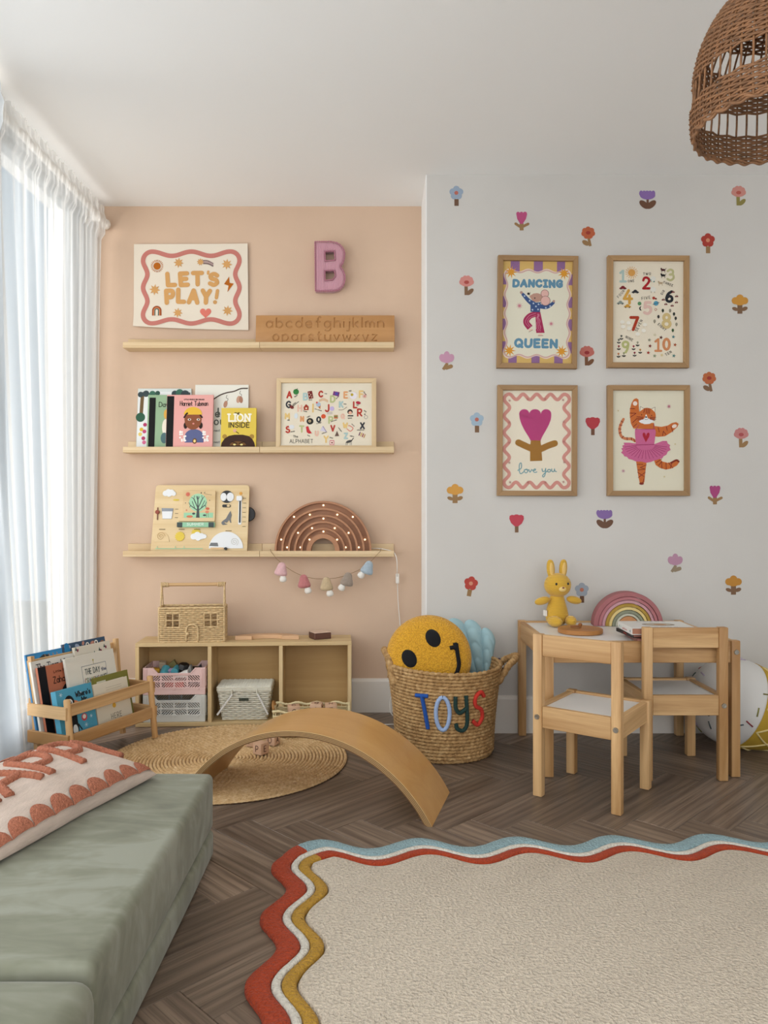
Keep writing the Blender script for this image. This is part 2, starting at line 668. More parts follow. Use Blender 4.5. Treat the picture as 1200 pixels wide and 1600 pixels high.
def wavy_rect(x0, y0, x1, y1, amp, nx, ny, cr, n=220, phase=0):
    """wavy closed outline: rounded rectangle with sine waves along its sides"""
    pts = []
    w, h = x1-x0, y1-y0
    per = [('t', w-2*cr, nx), ('c1', cr*PI/2, 0), ('r', h-2*cr, ny), ('c2', cr*PI/2, 0), ('b', w-2*cr, nx), ('c3', cr*PI/2, 0), ('l', h-2*cr, ny), ('c4', cr*PI/2, 0)]
    tot = sum(p[1] for p in per)
    for name, L, k in per:
        m = max(5, int(n*L/tot))
        for i in range(m):
            t = i/m
            o = amp*.5*(1-math.cos(2*PI*k*t)) if k else 0     # inwards
            if name == 't':
                pts.append((x0+cr+t*L, y0+o))
            elif name == 'r':
                pts.append((x1-o, y0+cr+t*L))
            elif name == 'b':
                pts.append((x1-cr-t*L, y1-o))
            elif name == 'l':
                pts.append((x0+o, y1-cr-t*L))
            else:
                q = int(name[1])
                cx, cy, a0 = {1: (x1-cr, y0+cr, -PI/2), 2: (x1-cr, y1-cr, 0), 3: (x0+cr, y1-cr, PI/2), 4: (x0+cr, y0+cr, PI)}[q]
                a = a0+t*PI/2
                pts.append((cx+cr*math.cos(a), cy+cr*math.sin(a)))
    return pts


# ================================================================== THE ROOM
YB, YF, XL, XR, XC, ZC, YR = 3.42, 3.10, -1.25, 2.5, .196, 2.25, -1.7
PINK = M('pink_plaster', '#d1b59d', .9, var=.035, vs=3, bs=160, bd=.0006, bst=.35)
GREYW = M('pale_grey_plaster', '#cdc9c4', .9, var=.02, vs=3, bs=160, bd=.0006, bst=.35)
WHITEW = M('white_plaster', '#f4f3f1', .9, bs=120, bd=.0005, bst=.3)
TRIMW = M('white_gloss_paint', '#e6e0d8', .45)


def struct(name, mb, mats, smooth=0, parent=None):
    o = mb.build(name, mats, parent, smooth)
    if parent is None:
        o['kind'] = 'structure'
    return o


PLASTER = {'p': PINK, 'g': GREYW, 'w': WHITEW}
FLOORM = M('floor_underlay', '#3a2f28', .8)
floor = struct('floor', MB().box(XL-.2, XR+.1, YR-.1, YB+.1, -.12, -.006), FLOORM)
struct('ceiling', MB().box(XL-.2, XR+.1, YR-.1, YB+.1, ZC, ZC+.1), WHITEW)
struct('wall_back', MB().box(XL-.2, XC, YB, YB+.1, -.006, ZC), PINK)
wb = MB().box(XC+.002, XR+.1, YF, YB+.1, -.006, ZC)
wb.box(XC-.001, XC+.002, YF, YB, -.006, ZC, mi=1)
struct('wall_front', wb, [GREYW, WHITEW])
# window wall: opening for the glass doors, and one added behind the camera for fill
DY0, DY1, DZ0, DZ1 = .55, 3.38, .04, 2.225
wl = MB()
wl.box(XL-.2, XL, YR, -1.5, -.006, ZC).box(XL-.2, XL, .05, DY0, -.006, ZC).box(XL-.2, XL, -1.5, .05, -.006, .7).box(XL-.2, XL, -1.5, .05, 2.15, ZC).box(XL-.2, XL, DY1, YB, -.006, ZC).box(XL-.2, XL, DY0, DY1, DZ1, ZC).box(XL-.2, XL, DY0, DY1, -.006, DZ0)
struct('wall_left', wl, WHITEW)
struct('wall_right', MB().box(XR, XR+.1, YR, YF, -.006, ZC), WHITEW)
wr = MB()
wr.box(XL-.2, -.7, YR-.1, YR, -.006, ZC).box(2.3, XR+.1, YR-.1, YR, -.006, ZC).box(-.7, 2.3, YR-.1, YR, 2.15, ZC).box(-.7, 2.3, YR-.1, YR, -.006, .5)  # opening added in the unseen rear wall to let fill light in
struct('wall_rear', wr, WHITEW)
struct('ground', MB().box(-9, XL-.2, -8, 9, -.3, -.15), M('paving_outside', '#b9b3a8', .9, var=.1))


def baseboard(name, pts):
    mb = MB()
    for (a, b, nx, ny) in pts:
        a, b = Vector(a), Vector(b)
        prof = [(0, 0), (.015, 0), (.015, .136), (.011, .146), (.006, .149), (0, .149)]
        d = (b-a)
        vs = []
        for q in (a, b):
            for (o, z) in prof:
                vs.append((q.x+nx*o, q.y+ny*o, z))
        n = len(prof)
        mb.add(vs, [tuple(range(n)), tuple(range(2*n-1, n-1, -1))]+[(i, (i+1) % n, (i+1) % n+n, i+n) for i in range(n)])
    return struct(name, mb, TRIMW)


baseboard('baseboard_back', [((XL, YB), (XC, YB), 0, -1)])
baseboard('baseboard_front', [((XC-.015, YF), (XR, YF), 0, -1), ((XC, YB), (XC, YF), -1, 0)])
# glass doors behind the curtains
wf = MB()
for y in (DY0, DY1-.06):
    wf.box(XL-.1, XL-.03, y, y+.06, DZ0, DZ1, .004)
wf.box(XL-.1, XL-.03, DY0+.06, DY1-.06, DZ0, DZ0+.07, .004).box(XL-.1, XL-.03, DY0+.06, DY1-.06, DZ1-.025, DZ1, .004)
FRAMEG = M('grey_window_frame', '#aeb0b1', .5)
win = struct('window_1', wf, FRAMEG)
for i in range(3):
    y0 = DY0+.06+i*(DY1-DY0-.12)/3
    y1 = y0+(DY1-DY0-.12)/3
    st = MB()
    for y in (y0, y1-.05):
        st.box(XL-.09, XL-.045, y, y+.05, DZ0+.07, DZ1-.025, .003)
    for z, hz in ((DZ0+.07, .05), (DZ1-.055, .03)):
        st.box(XL-.09, XL-.045, y0+.05, y1-.05, z, z+hz, .003)
    st.build('sash', FRAMEG, win)
    MB().box(XL-.071, XL-.065, y0+.05, y1-.05, DZ0+.12, DZ1-.055).build('pane', GLASS, win)

# herringbone planks
W, L = .1125, .5625
e1, e2 = Vector((.70711, -.70711)), Vector((.70711, .70711))
og = Vector((-.13, 2.142))
PLANK, nt, p = newmat('dark_oak_plank')
v = coords(nt, (.75, 7, 7), 9.0)
wv = nd(nt, 'ShaderNodeTexWave', wave_type='BANDS', bands_direction='Y')
for k_, x_ in (('Scale', 1.5), ('Distortion', 8.5), ('Detail', 2.2), ('Detail Scale', .9), ('Detail Roughness', .55)):
    wv.inputs[k_].default_value = x_
nt.links.new(v, wv.inputs[0])
fine = noise(nt, coords(nt, (4, 190, 60), 4.0), 1.0, 3, .6)
wide = noise(nt, coords(nt, (1.5, 14, 14), 6.0), 1.0, 4, .6, .5)
c = ramp(nt, wv.outputs['Fac'], [(.0, lin('#4b3d32')), (.12, lin('#6f5e50')), (.7, lin('#8b7869')), (1, lin('#978473'))])
c = mixc(nt, .6, c, ramp(nt, wide, [(.3, lin('#65554a')), (.7, lin('#a28e7c'))]))
c = mixc(nt, ramp(nt, fine, [(.36, (.5, .5, .5, 1)), (.52, (0, 0, 0, 1))]), c, lin('#4b3d33'))
oi = nd(nt, 'ShaderNodeObjectInfo')
br = ramp(nt, oi.outputs['Random'], [(0, (.68, .66, .63, 1)), (.7, (.92, .90, .87, 1)), (.85, (.95, .93, .9, 1)), (1, (1.42, 1.38, 1.36, 1))])
c = mixc(nt, 1.0, c, br, 'MULTIPLY')
nt.links.new(c, p.inputs['Base Color'])
nt.links.new(ramp(nt, wide, [(.3, (.36, .36, .36, 1)), (.7, (.5, .5, .5, 1))]), p.inputs['Roughness'])
bumpn(nt, p, fine, .35, .0005)


def clip(poly, x0, x1, y0, y1):
    for ax, lim, sg in ((0, x0, 1), (0, x1, -1), (1, y0, 1), (1, y1, -1)):
        out = []
        for i in range(len(poly)):
            a, b = poly[i-1], poly[i]
            da, db = (a[ax]-lim)*sg, (b[ax]-lim)*sg
            if (da >= 0) != (db >= 0):
                t = da/(da-db)
                out.append(a+(b-a)*t)
            if db >= 0:
                out.append(b)
        poly = out
        if len(poly) < 3:
            return []
    return poly


def place_plank(corner, ang, Lx, Wy):
    c, s_ = math.cos(ang), math.sin(ang)
    ux, uy = Vector((c, s_)), Vector((-s_, c))
    g = .0005
    rect = [corner+ux*a+uy*b for a, b in ((g, g), (Lx-g, g), (Lx-g, Wy-g), (g, Wy-g))]
    full = [v.copy() for v in rect]
    pl = clip(rect, XL, 2.0, .95, YB)
    if not pl:
        return
    ar = abs(sum(pl[i-1].x*pl[i].y-pl[i].x*pl[i-1].y for i in range(len(pl))))/2
    cen = sum(pl, Vector((0, 0)))/len(pl)
    if ar < 2e-4 or (cen.x > XC+.05 and cen.y > YF+.12):
        return
    ctr = corner+ux*Lx/2+uy*Wy/2
    loc = [((p-ctr).dot(ux), (p-ctr).dot(uy)) for p in pl]
    cc = (sum(p[0] for p in loc)/len(loc), sum(p[1] for p in loc)/len(loc))
    ins = []
    for p in loc:
        dx, dy = cc[0]-p[0], cc[1]-p[1]
        ins.append((p[0]+math.copysign(min(.0009, abs(dx)), dx), p[1]+math.copysign(min(.0009, abs(dy)), dy)))
    m = len(loc)
    vs = [(x, y, -.006) for x, y in loc]+[(x, y, -.001) for x, y in loc]+[(x, y, 0) for x, y in ins]
    fs = [tuple(range(2*m, 3*m))]+[(i, (i+1) % m, (i+1) % m+m, i+m) for i in range(m)]+[(i+m, (i+1) % m+m, (i+1) % m+2*m, i+2*m) for i in range(m)]
    o = MB().add(vs, fs).build('plank', PLANK, floor)
    o.location = (ctr.x, ctr.y, 0)
    o.rotation_euler = (0, 0, ang)


t1, t2 = (e1+e2)*W, (e1-e2)*L
for i in range(-40, 41):
    for j in range(-6, 7):
        base = og+t1*i+t2*j
        place_plank(base, -PI/4, L, W)
        # cross plank occupies x L..L+W, y W-L..W in plank axes
        b2 = base+e1*(L+W)+e2*(W-L)
        place_plank(b2, PI/4, L, W)

# ================================================================== CURTAINS
def sheer(name, col, trans, rough=.9):
    m = bpy.data.materials.new(name)
    m.use_nodes = True
    nt = m.node_tree
    nt.nodes.clear()
    o = nd(nt, 'ShaderNodeOutputMaterial')
    d = nd(nt, 'ShaderNodeBsdfDiffuse')
    d.inputs[0].default_value = lin(col)
    t = nd(nt, 'ShaderNodeBsdfTranslucent')
    t.inputs[0].default_value = lin(col)
    tr = nd(nt, 'ShaderNodeBsdfTransparent')
    m1, m2 = nd(nt, 'ShaderNodeMixShader'), nd(nt, 'ShaderNodeMixShader')
    m1.inputs[0].default_value = .66
    nt.links.new(d.outputs[0], m1.inputs[1])
    nt.links.new(t.outputs[0], m1.inputs[2])
    m2.inputs[0].default_value = trans
    nt.links.new(m1.outputs[0], m2.inputs[1])
    nt.links.new(tr.outputs[0], m2.inputs[2])
    v = coords(nt, (60, 900, 900))
    b = nd(nt, 'ShaderNodeBump')
    b.inputs['Strength'].default_value = .25
    b.inputs['Distance'].default_value = .0006
    nt.links.new(noise(nt, v, 1, 2), b.inputs['Height'])
    nt.links.new(b.outputs[0], d.inputs['Normal'])
    nt.links.new(m2.outputs[0], o.inputs[0])
    return m


SHEER = sheer('sheer_voile', '#f4f2ee', .36)
LINEN = sheer('white_linen', '#e2e9ef', .14)
XCUR = -1.2


def curtain(name, label, y0t, y1t, y0b, y1b, zt, zb, x, nf, amp, seed, mat, xb=-1.226):
    rnd = random.Random(seed)
    ph = [rnd.uniform(0, 6.28) for _ in range(6)]
    NU, NV = 300, 76

    def fn(u, v):
        z = zt+(zb-zt)*v
        e = v**1.3
        a = amp*(.45+.55*min(1, v*3))*(1-.35*v)
        xc = x+(xb-x)*min(1, v*1.15)
        w = u+.018*math.sin(2*PI*3*u+ph[0]+v*1.5)+.01*math.sin(2*PI*7*u+ph[1]+v*2.2)
        y = (y0t+(y1t-y0t)*w)*(1-e)+(y0b+(y1b-y0b)*w)*e
        f = math.sin(2*PI*nf*w+ph[2])
        f2 = math.sin(2*PI*nf*.47*w+ph[3]+v*1.2)
        fine = math.sin(2*PI*nf*3.1*w+ph[4])*max(0, 1-v*5)
        xx = xc+a*(.7*f+.45*f2)+amp*.35*fine
        if v < .06:     # gathered rod pocket with a ruffled heading above it
            d = (z-2.157)/.026
            xx = -1.188+.004*f+.0035*math.sin(2*PI*nf*3.3*w+ph[4])+.006*max(0, 1-d*d)-(.004 if d > 1 else 0)+(x+1.2)
        y += a*.5*math.cos(2*PI*nf*w+ph[2])
        return (xx, y, z+(.006*math.sin(2*PI*nf*3.7*u+ph[5]) if v == 0 else 0))
    mb = MB().grid(fn, NU, NV)
    o = mb.build(name, mat, None, 180)
    return tag(o, label, 'curtain', 'curtains over the glass doors')


curtain('curtain', 'sheer white gathered curtain hanging beside the pink wall', 2.27, 3.335, 2.62, 3.345, 2.215, .012, -1.2, 13, .017, 3, SHEER, -1.23)
curtain('curtain', 'denser linen-white curtain panel at the edge of view, nearest the green couch', .35, 2.36, .25, 2.715, 2.215, .012, -1.178, 17, .012, 9, LINEN, -1.206)
rod = thing('curtain_rod', 'white curtain rod with ball finial above the sheer curtain', 'curtain rod', (XCUR, 0, 2.157))
MB().tube([(0, .3, 0), (0, 3.36, 0)], .009, 12).build('pole', TRIMW, rod, 60)
bl = MB()
bl.lathe([(.0, -.022), (.012, -.02), (.021, -.009), (.0235, .002), (.02, .013), (.012, .0205), (0, .023)], 24, 0, Matrix.Translation((0, 3.383, 0)) @ Matrix.Rotation(-PI/2, 4, 'X'))
bl.lathe([(.012, 0), (.012, .012)], 16, 0, Matrix.Translation((0, 3.352, 0)) @ Matrix.Rotation(-PI/2, 4, 'X'))
bl.build('finial', TRIMW, rod, 50)
MB().box(-.05, .008, 3.30, 3.318, -.014, .01, .002).box(-.052, -.046, 3.285, 3.333, -.03, .03, .001).build('bracket', TRIMW, rod)

# ================================================================== PLAY COUCH
SUEDE, nt, p = newmat('sage_suede')
v = coords(nt, (1, 1, 1))
f = noise(nt, v, 5, 4, .6, .6)
f2 = noise(nt, coords(nt, (1.6, 4.5, 3)), 3, 3, .6, 1.2)
mx = nd(nt, 'ShaderNodeMath', operation='ADD')
nt.links.new(f, mx.inputs[0])
nt.links.new(f2, mx.inputs[1])
hf = nd(nt, 'ShaderNodeMath', operation='MULTIPLY')
hf.inputs[1].default_value = .5
nt.links.new(mx.outputs[0], hf.inputs[0])
nt.links.new(ramp(nt, hf.outputs[0], [(.38, lin('#6c6c5b')), (.5, lin('#7c7d6a')), (.62, lin('#8f9080'))]), p.inputs['Base Color'])
p.inputs['Roughness'].default_value = .85
p.inputs['Sheen Weight'].default_value = .22
p.inputs['Sheen Roughness'].default_value = .4
wrk = bumpn(nt, p, noise(nt, coords(nt, (14, 3, 9)), 1, 3, .5, .8), .18, .002)
bumpn(nt, p, noise(nt, v, 900, 2), .25, .0004, wrk)


def foam(name, label, x0, x1, y0, y1, z0, z1, r=.022, seed=0, grp='sage green couch cushions'):
    bm = bmesh.new()
    bmesh.ops.create_cube(bm, size=1, matrix=Matrix.Diagonal((x1-x0, y1-y0, z1-z0, 1)))
    bmesh.ops.bevel(bm, geom=bm.edges[:], offset=r, segments=5, profile=.5, affect='EDGES')
    long_e = [e for e in bm.edges if e.calc_length() > .05]
    bmesh.ops.subdivide_edges(bm, edges=long_e, cuts=14, use_grid_fill=True)
    hx, hy, hz = (x1-x0)/2, (y1-y0)/2, (z1-z0)/2
    for q in bm.verts:
        c = q.co
        w = 1-(abs(c.x)/hx)**3
        w2 = 1-(abs(c.y)/hy)**3
        n_ = mno.noise(Vector((c.x*3+seed, c.y*3, c.z*6)))
        c.z += math.copysign(1, c.z)*(.004*max(0, w)*max(0, w2)+.0025*n_) if c.z > 0 else 0
        wz = 1-(abs(c.z)/hz)**2
        c.x += math.copysign(1, c.x)*(.004*max(0, wz)*max(0, w2)+.002*n_*max(0, wz))
        c.y += math.copysign(1, c.y)*.004*max(0, wz)*max(0, w)
    mb = MB().bm(bm)
    o = mb.build(name, SUEDE, None, 180)
    o.location = ((x0+x1)/2, (y0+y1)/2, (z0+z1)/2)
    return tag(o, label, 'couch cushion', grp)


foam('couch_cushion', 'thick sage green suede couch cushion under the pillow', -1.13, -.424, 1.143, 1.99, .0715, .214, .016, 0)
foam('couch_cushion', 'thin sage green suede base cushion on the floor below the pillow cushion', -1.13, -.423, 1.143, 1.99, .001, .0712, .014, 4)
foam('couch_cushion', 'sage green suede cushion at the bottom corner of the picture, nearest the camera', -1.13, -.410, .40, 1.132, .0715, .2085, .03, 8)
foam('couch_cushion', 'thin sage green base cushion under the nearest couch cushion', -1.13, -.43, .40, 1.136, .001, .0712, .014, 12)

# ================================================================== HAPPY PILLOW
PIL = M('cream_woven_cotton', '#cbb8aa', .95, var=.1, vs=60, bs=420, bd=.002, bst=.8, stretch=(.25, 1, 1))
TERRA = M('terracotta_tufting', '#ad6a50', .95, var=.16, vs=140, bs=210, bd=.006, bst=1)
pw = thing('pillow', 'cream lumbar pillow with tufted terracotta HAPPY lettering on the green couch', 'pillow', (-.785, 1.735, .2335), math.atan2(.948, .318))
PLx, PLy, PT = .265, .152, .070


def puff(x, y):
    a = max(0, 1-abs(x/PLx)**2.6)
    b = max(0, 1-abs(y/PLy)**2.3)
    return PT*(a*b)**.42


def pil(sign):
    def fn(u, v):
        x, y = math.sin((u-.5)*PI)*PLx, math.sin((v-.5)*PI)*PLy
        k = 1-.07*(1-abs(y/PLy))*(abs(x/PLx)**3)
        k2 = 1-.05*(1-abs(x/PLx))*(abs(y/PLy)**3)
        z = puff(x, y)
        z *= 1+.1*mno.noise(Vector((x*9, y*9, 2)))
        if sign < 0:
            z = min(z*.3, .0175)
        return (x*k, y*k2, z*sign)
    return fn


mb = MB().grid(pil(1), 48, 32).grid(pil(-1), 48, 32)
mb.build('pillow_cover', PIL, pw, 180, weld=True)
st, wtot = lettering('HAPPY', .13, .24, 6)
for letter_strokes in [st]:
    m1 = MB()
    x0 = -wtot/2+.026
    for q in letter_strokes:
        pts = []
        for i in range(len(q)-1):
            a, b = Vector((*q[i], 0)), Vector((*q[i+1], 0))
            k = max(2, int((b-a).length/.004))
            for j in range(k):
                pts.append(a+(b-a)*j/k)
        pts.append(Vector((*q[-1], 0)))
        P3 = []
        for pt in pts:
            x, y = pt.x+x0, pt.y-.058
            P3.append((x, y, puff(x, y)*(1+.1*mno.noise(Vector((x*9, y*9, 2))))-.0005))
        rr = [.0108*(1+.07*math.sin(i*2.3)) for i in range(len(P3))]
        m1.tube(P3, rr, 10)
    m1.build('lettering', TERRA, pw, 180)
for side in (-1, 1):
    for i in range(9):
        cx = (i-4)*PLx*2/9.2

        def fs(u, v, cx=cx, side=side):
            a = PI*u
            r = v*.029
            x = cx+r*math.cos(a)*.98
            y = side*(PLy*.955-r*math.sin(a)*1.2)
            return (x, y, puff(x, y)*(1+.1*mno.noise(Vector((x*9, y*9, 2))))+.0035*(1-v**4)+.0012)
        MB().grid(fs, 12, 6).build('scallop', TERRA, pw, 180)
pw.rotation_euler[0] = math.radians(6)
pw.location.z += .009

# ================================================================== WAVY RUG
RUGB = M('rug_pile_beige', '#cfc1ae', 1, var=.2, vs=150, bs=150, bd=.009, bst=1, sheen=.05, detail=5)
RUGC = {k: M('rug_pile_'+k, c, 1, var=.14, vs=150, bs=170, bd=.008, bst=1, sheen=.04, detail=4) for k, c in
        (('red', '#a83c19'), ('white', '#dcd5c8'), ('yellow', '#b68a2e'), ('blue', '#8fa9ae'))}
rug = thing('area_rug', 'beige rug with wavy red, white, yellow and blue striped border on the wooden floor', 'rug', (-.246, 2.05, 0), math.radians(2.0))
RW, RD = 1.95, 1.55


def rug_line(off):
    """outline inset by off: left side going up, corner, then the top side going right; plain lines beyond the view"""
    A, per = .0235, .2385
    cr = .045
    left, top = [], []
    n1, n2 = 150, 190
    yt = -.085-off*.45
    xs = .085+off*.45
    for i in range(n1+1):
        y = -RD+(RD+yt)*i/n1
        left.append(Vector((-A*math.cos(2*PI*(y+.142)/per)+off, y)))
    for i in range(n2+1):
        x = xs+(RW-xs)*i/n2
        top.append(Vector((x, .030*math.cos(2*PI*(x-.092-off*.2)/.262)-.02-off)))
    a, b = left[-1], top[0]
    ta, tb = Vector((.25, 1)), Vector((1, .18))
    mid = []
    k = max(.006, .085-off*.75)
    for i in range(1, 16):
        t = i/16
        h00, h10, h01, h11 = 2*t**3-3*t*t+1, t**3-2*t*t+t, -2*t**3+3*t*t, t**3-t*t
        mid.append(a*h00+ta*k*1.5*h10+b*h01+tb*k*1.5*h11)
    return left+mid+top, n1+8


def stripe(d0, d1, lo, hi, name, m, label=None):
    a, c = rug_line(d0)
    b, _ = rug_line(d1)
    i0, i1 = (0, c) if lo else (c, len(a)-1)
    if hi:
        i0, i1 = 0, len(a)-1
    mb = MB()
    prof = [(0, .001), (.02, .009), (.14, .0125), (.5, .0135), (.86, .0125), (.98, .009), (1, .001)]
    vs, fs = [], []
    n = len(prof)
    idx = list(range(i0, i1+1))
    for i in idx:
        for t, z in prof:
            q = a[i]+(b[i]-a[i])*t
            vs.append((q.x, q.y, z+.0008*mno.noise(Vector((q.x*60, q.y*60, 0)))))
    for i in range(len(idx)-1):
        for j in range(n-1):
            fs.append((i*n+j, i*n+j+1, (i+1)*n+j+1, (i+1)*n+j))
    fs.append(tuple(range(n)))
    fs.append(tuple((len(idx)-1)*n+j for j in range(n))[::-1])
    o = MB().add(vs, fs).build(name, m, rug, 60)
    if label:
        o['label'] = label
    return o


stripe(0, .049, True, False, 'border_stripe', RUGC['red'], 'broad red stripe')
stripe(0, .049, False, False, 'border_stripe', RUGC['blue'], 'pale blue stripe')
stripe(.0495, .068, False, True, 'border_stripe', RUGC['white'], 'narrow white stripe')
stripe(.0685, .097, True, False, 'border_stripe', RUGC['yellow'], 'mustard yellow stripe')
stripe(.0685, .097, False, False, 'border_stripe', RUGC['red'], 'narrow red stripe')
edge, _ = rug_line(.0975)
inner, _ = rug_line(.112)
mb = MB()
vs = [(q.x, q.y, .001) for q in edge]+[(q.x, q.y, .0105) for q in [e.lerp(i_, .4) for e, i_ in zip(edge, inner)]]+[(q.x, q.y, .0128) for q in inner]
m = len(edge)
fs = [(i, i+1, i+1+m, i+m) for i in range(m-1)]+[(i+m, i+1+m, i+1+2*m, i+2*m) for i in range(m-1)]
top = list(range(2*m, 3*m))
vs.append((RW, -RD, .0128))
fs.append(tuple(top+[3*m]))
mb.add(vs, fs).build('rug_field', RUGB, rug, 40)


# ================================================================== JUTE RUG, TOY BASKET, BALANCE BOARD
JUTE, nt, p = newmat('braided_jute')
v = coords(nt, (1, 1, 1))
f = noise(nt, v, 55, 4, .7)
nt.links.new(ramp(nt, f, [(.25, lin('#af8a5c')), (.5, lin('#d1ac7b')), (.75, lin('#e5ca9f'))]), p.inputs['Base Color'])
p.inputs['Roughness'].default_value = .9
bumpn(nt, p, noise(nt, coords(nt, (1, 1, 1)), 500, 2), .5, .0015)
JUTED, nt, p = newmat('braided_jute_basket')
v = coords(nt, (1, 1, 1))
f = noise(nt, v, 60, 4, .7)
nt.links.new(ramp(nt, f, [(.28, lin('#7d5a34')), (.5, lin('#ad8756')), (.72, lin('#cfae7e'))]), p.inputs['Base Color'])
p.inputs['Roughness'].default_value = .85
bumpn(nt, p, noise(nt, coords(nt, (1, 1, 1)), 500, 2), .5, .0015)

jr = thing('jute_rug', 'round braided jute rug under the curved balance board', 'rug', (-.54, 2.752, 0))
mb = MB()
pitch = .0125
nr = 34
for k in range(nr):
    R = .012+k*pitch
    if R > .432:
        break
    seg = max(24, int(2*PI*R/.0042))
    beads = max(6, int(2*PI*R/.0165))
    vs, fs = [], []
    pn = [(-1, .002), (-.6, .0085), (0, .0115), (.6, .0085), (1, .002)]
    for i in range(seg):
        a = 2*PI*i/seg
        for j, (t, z) in enumerate(pn):
            ph = beads*a+abs(t)*1.6*(1 if k % 2 else -1)+k*1.7
            s_ = abs(math.sin(ph/2))**.6
            rr = R+t*pitch*.5*(.8+.28*s_)
            zz = z*(.62+.42*s_)
            vs.append((rr*math.cos(a), rr*math.sin(a), zz))
    n = len(pn)
    for i in range(seg):
        i2 = (i+1) % seg
        for j in range(n-1):
            fs.append((i*n+j, i2*n+j, i2*n+j+1, i*n+j+1))
    mb.add(vs, fs)
mb.build('braid_coil', JUTE, jr, 180)
MB().lathe([(.0, .0005), (.43, .0005), (.432, .003), (.43, .004), (0, .004)], 96).build('backing', M('rug_backing', '#57402a', .95), jr)


def braid_rows(rows, nphi=7, beadlen=.02, jitter=.0):
    """rows: list of closed loops given as function a -> (point, outward normal, tangent-up) ; plump braided bead rows"""
    mb = MB()
    for (fn, r, length, k) in rows:
        seg = int(length/.0045)
        beads = int(length/beadlen)
        vs, fs = [], []
        for i in range(seg):
            a = 2*PI*i/seg
            pos, out, up = fn(a)
            for j in range(nphi):
                b = 2*PI*j/nphi
                ph = beads*a+1.5*abs(math.sin(b))*(1 if k % 2 else -1)+k*2.1
                s_ = .58+.56*abs(math.sin(ph/2))**.8
                vs.append(pos+(out*math.cos(b)*.95+up*math.sin(b))*r*s_)
        for i in range(seg):
            i2 = (i+1) % seg
            for j in range(nphi):
                j2 = (j+1) % nphi
                fs.append((i*nphi+j, i2*nphi+j, i2*nphi+j2, i*nphi+j2))
        mb.add(vs, fs)
    return mb


# --- toy basket
bk = thing('toy_basket', 'tall woven jute basket with colourful stitched TOYS letters, full of cushions', 'basket', (.247, 2.868, 0), math.radians(4))
BH = .33


def brad(z, a):
    t = z/BH
    r = .172+.034*t-.006*math.sin(t*PI)
    if z < .02:
        r -= (.02-z)*.5
    r *= 1+.022*math.cos(2*a+.6)+.012*math.cos(3*a+1)*(1-t)
    return r


rows = []
pz = .0122
for k in range(int(BH/pz)):
    z = .008+k*pz

    def fn(a, z=z, k=k):
        r = brad(z, a)
        zz = z+.004*math.sin(2*a+.8)*(z/BH)
        return Vector((r*math.cos(a), r*math.sin(a), zz)), Vector((math.cos(a), math.sin(a), 0)), Vector((0, 0, 1))
    rows.append((fn, .0072, 2*PI*.19, k))
braid_rows(rows).build('woven_side', JUTED, bk, 180)
MB().lathe([(0, .002), (.165, .002), (.168, .006), (.165, .01), (0, .01)], 48).build('bottom', JUTED, bk)


def rope(pts, r, n=7, twist=.011):
    P = chain(pts, 10)
    L = 0
    R, out = [], []
    for i, q in enumerate(P):
        if i:
            L += (P[i]-P[i-1]).length
        R.append(r*(.8+.3*abs(math.sin(PI*L/twist))))
    return P, R


for s_ in (-1, 1):
    hp = []
    for t in range(0, 9):
        a = (t/8-.5)*2
        e = (1-a*a)
        if s_ < 0:
            hp.append((-(.192+.03*e), a*.07, .292+.085*e**.7-(.03 if abs(a) == 1 else 0)))
        else:
            hp.append((.190+.085*e**.8, a*.062, .290+.058*e**.8-(.03 if abs(a) == 1 else 0)))
    P, R = rope(hp, .0125)
    MB().tube(P, R, 8).build('handle', JUTED, bk, 180)

TOYC = {'T': ('#1d4f9e', 'dark blue'), 'O': ('#9db2d6', 'pale blue'), 'Y': ('#1e3a35', 'dark green'), 'S': ('#c8372a', 'red')}
for i, ch in enumerate('TOYS'):
    w, sts = glyph({'Y': '~', 'T': '^'}.get(ch, ch), 6)
    mm = MB()
    hgt = .118
    a0 = [-.125, -.057, .010, .078][i]
    zb = [.128, .126, .128, .138][i]
    for q in sts:
        pts = []
        for u in range(len(q)-1):
            kk = max(2, int((q[u+1]-q[u]).length*hgt/.004))
            for j in range(kk):
                pts.append(q[u].lerp(q[u+1], j/kk))
        pts.append(q[-1])
        P3 = []
        for pt in pts:
            x = a0+pt.x*hgt*(.62 if ch != 'O' else .58)
            z = zb+pt.y*hgt
            a = -PI/2+x/.19
            r = brad(z, a)+.009
            P3.append((r*math.cos(a), r*math.sin(a), z))
        mm.tube(P3, [.0074*(1+.08*math.sin(j*2.4)) for j in range(len(P3))], 7)
    o = mm.build('stitched_letter', M('yarn_'+TOYC[ch][1].replace(' ', '_'), TOYC[ch][0], .95, bs=400, bd=.002), bk, 180)
    o['label'] = TOYC[ch][1]+' letter '+ch

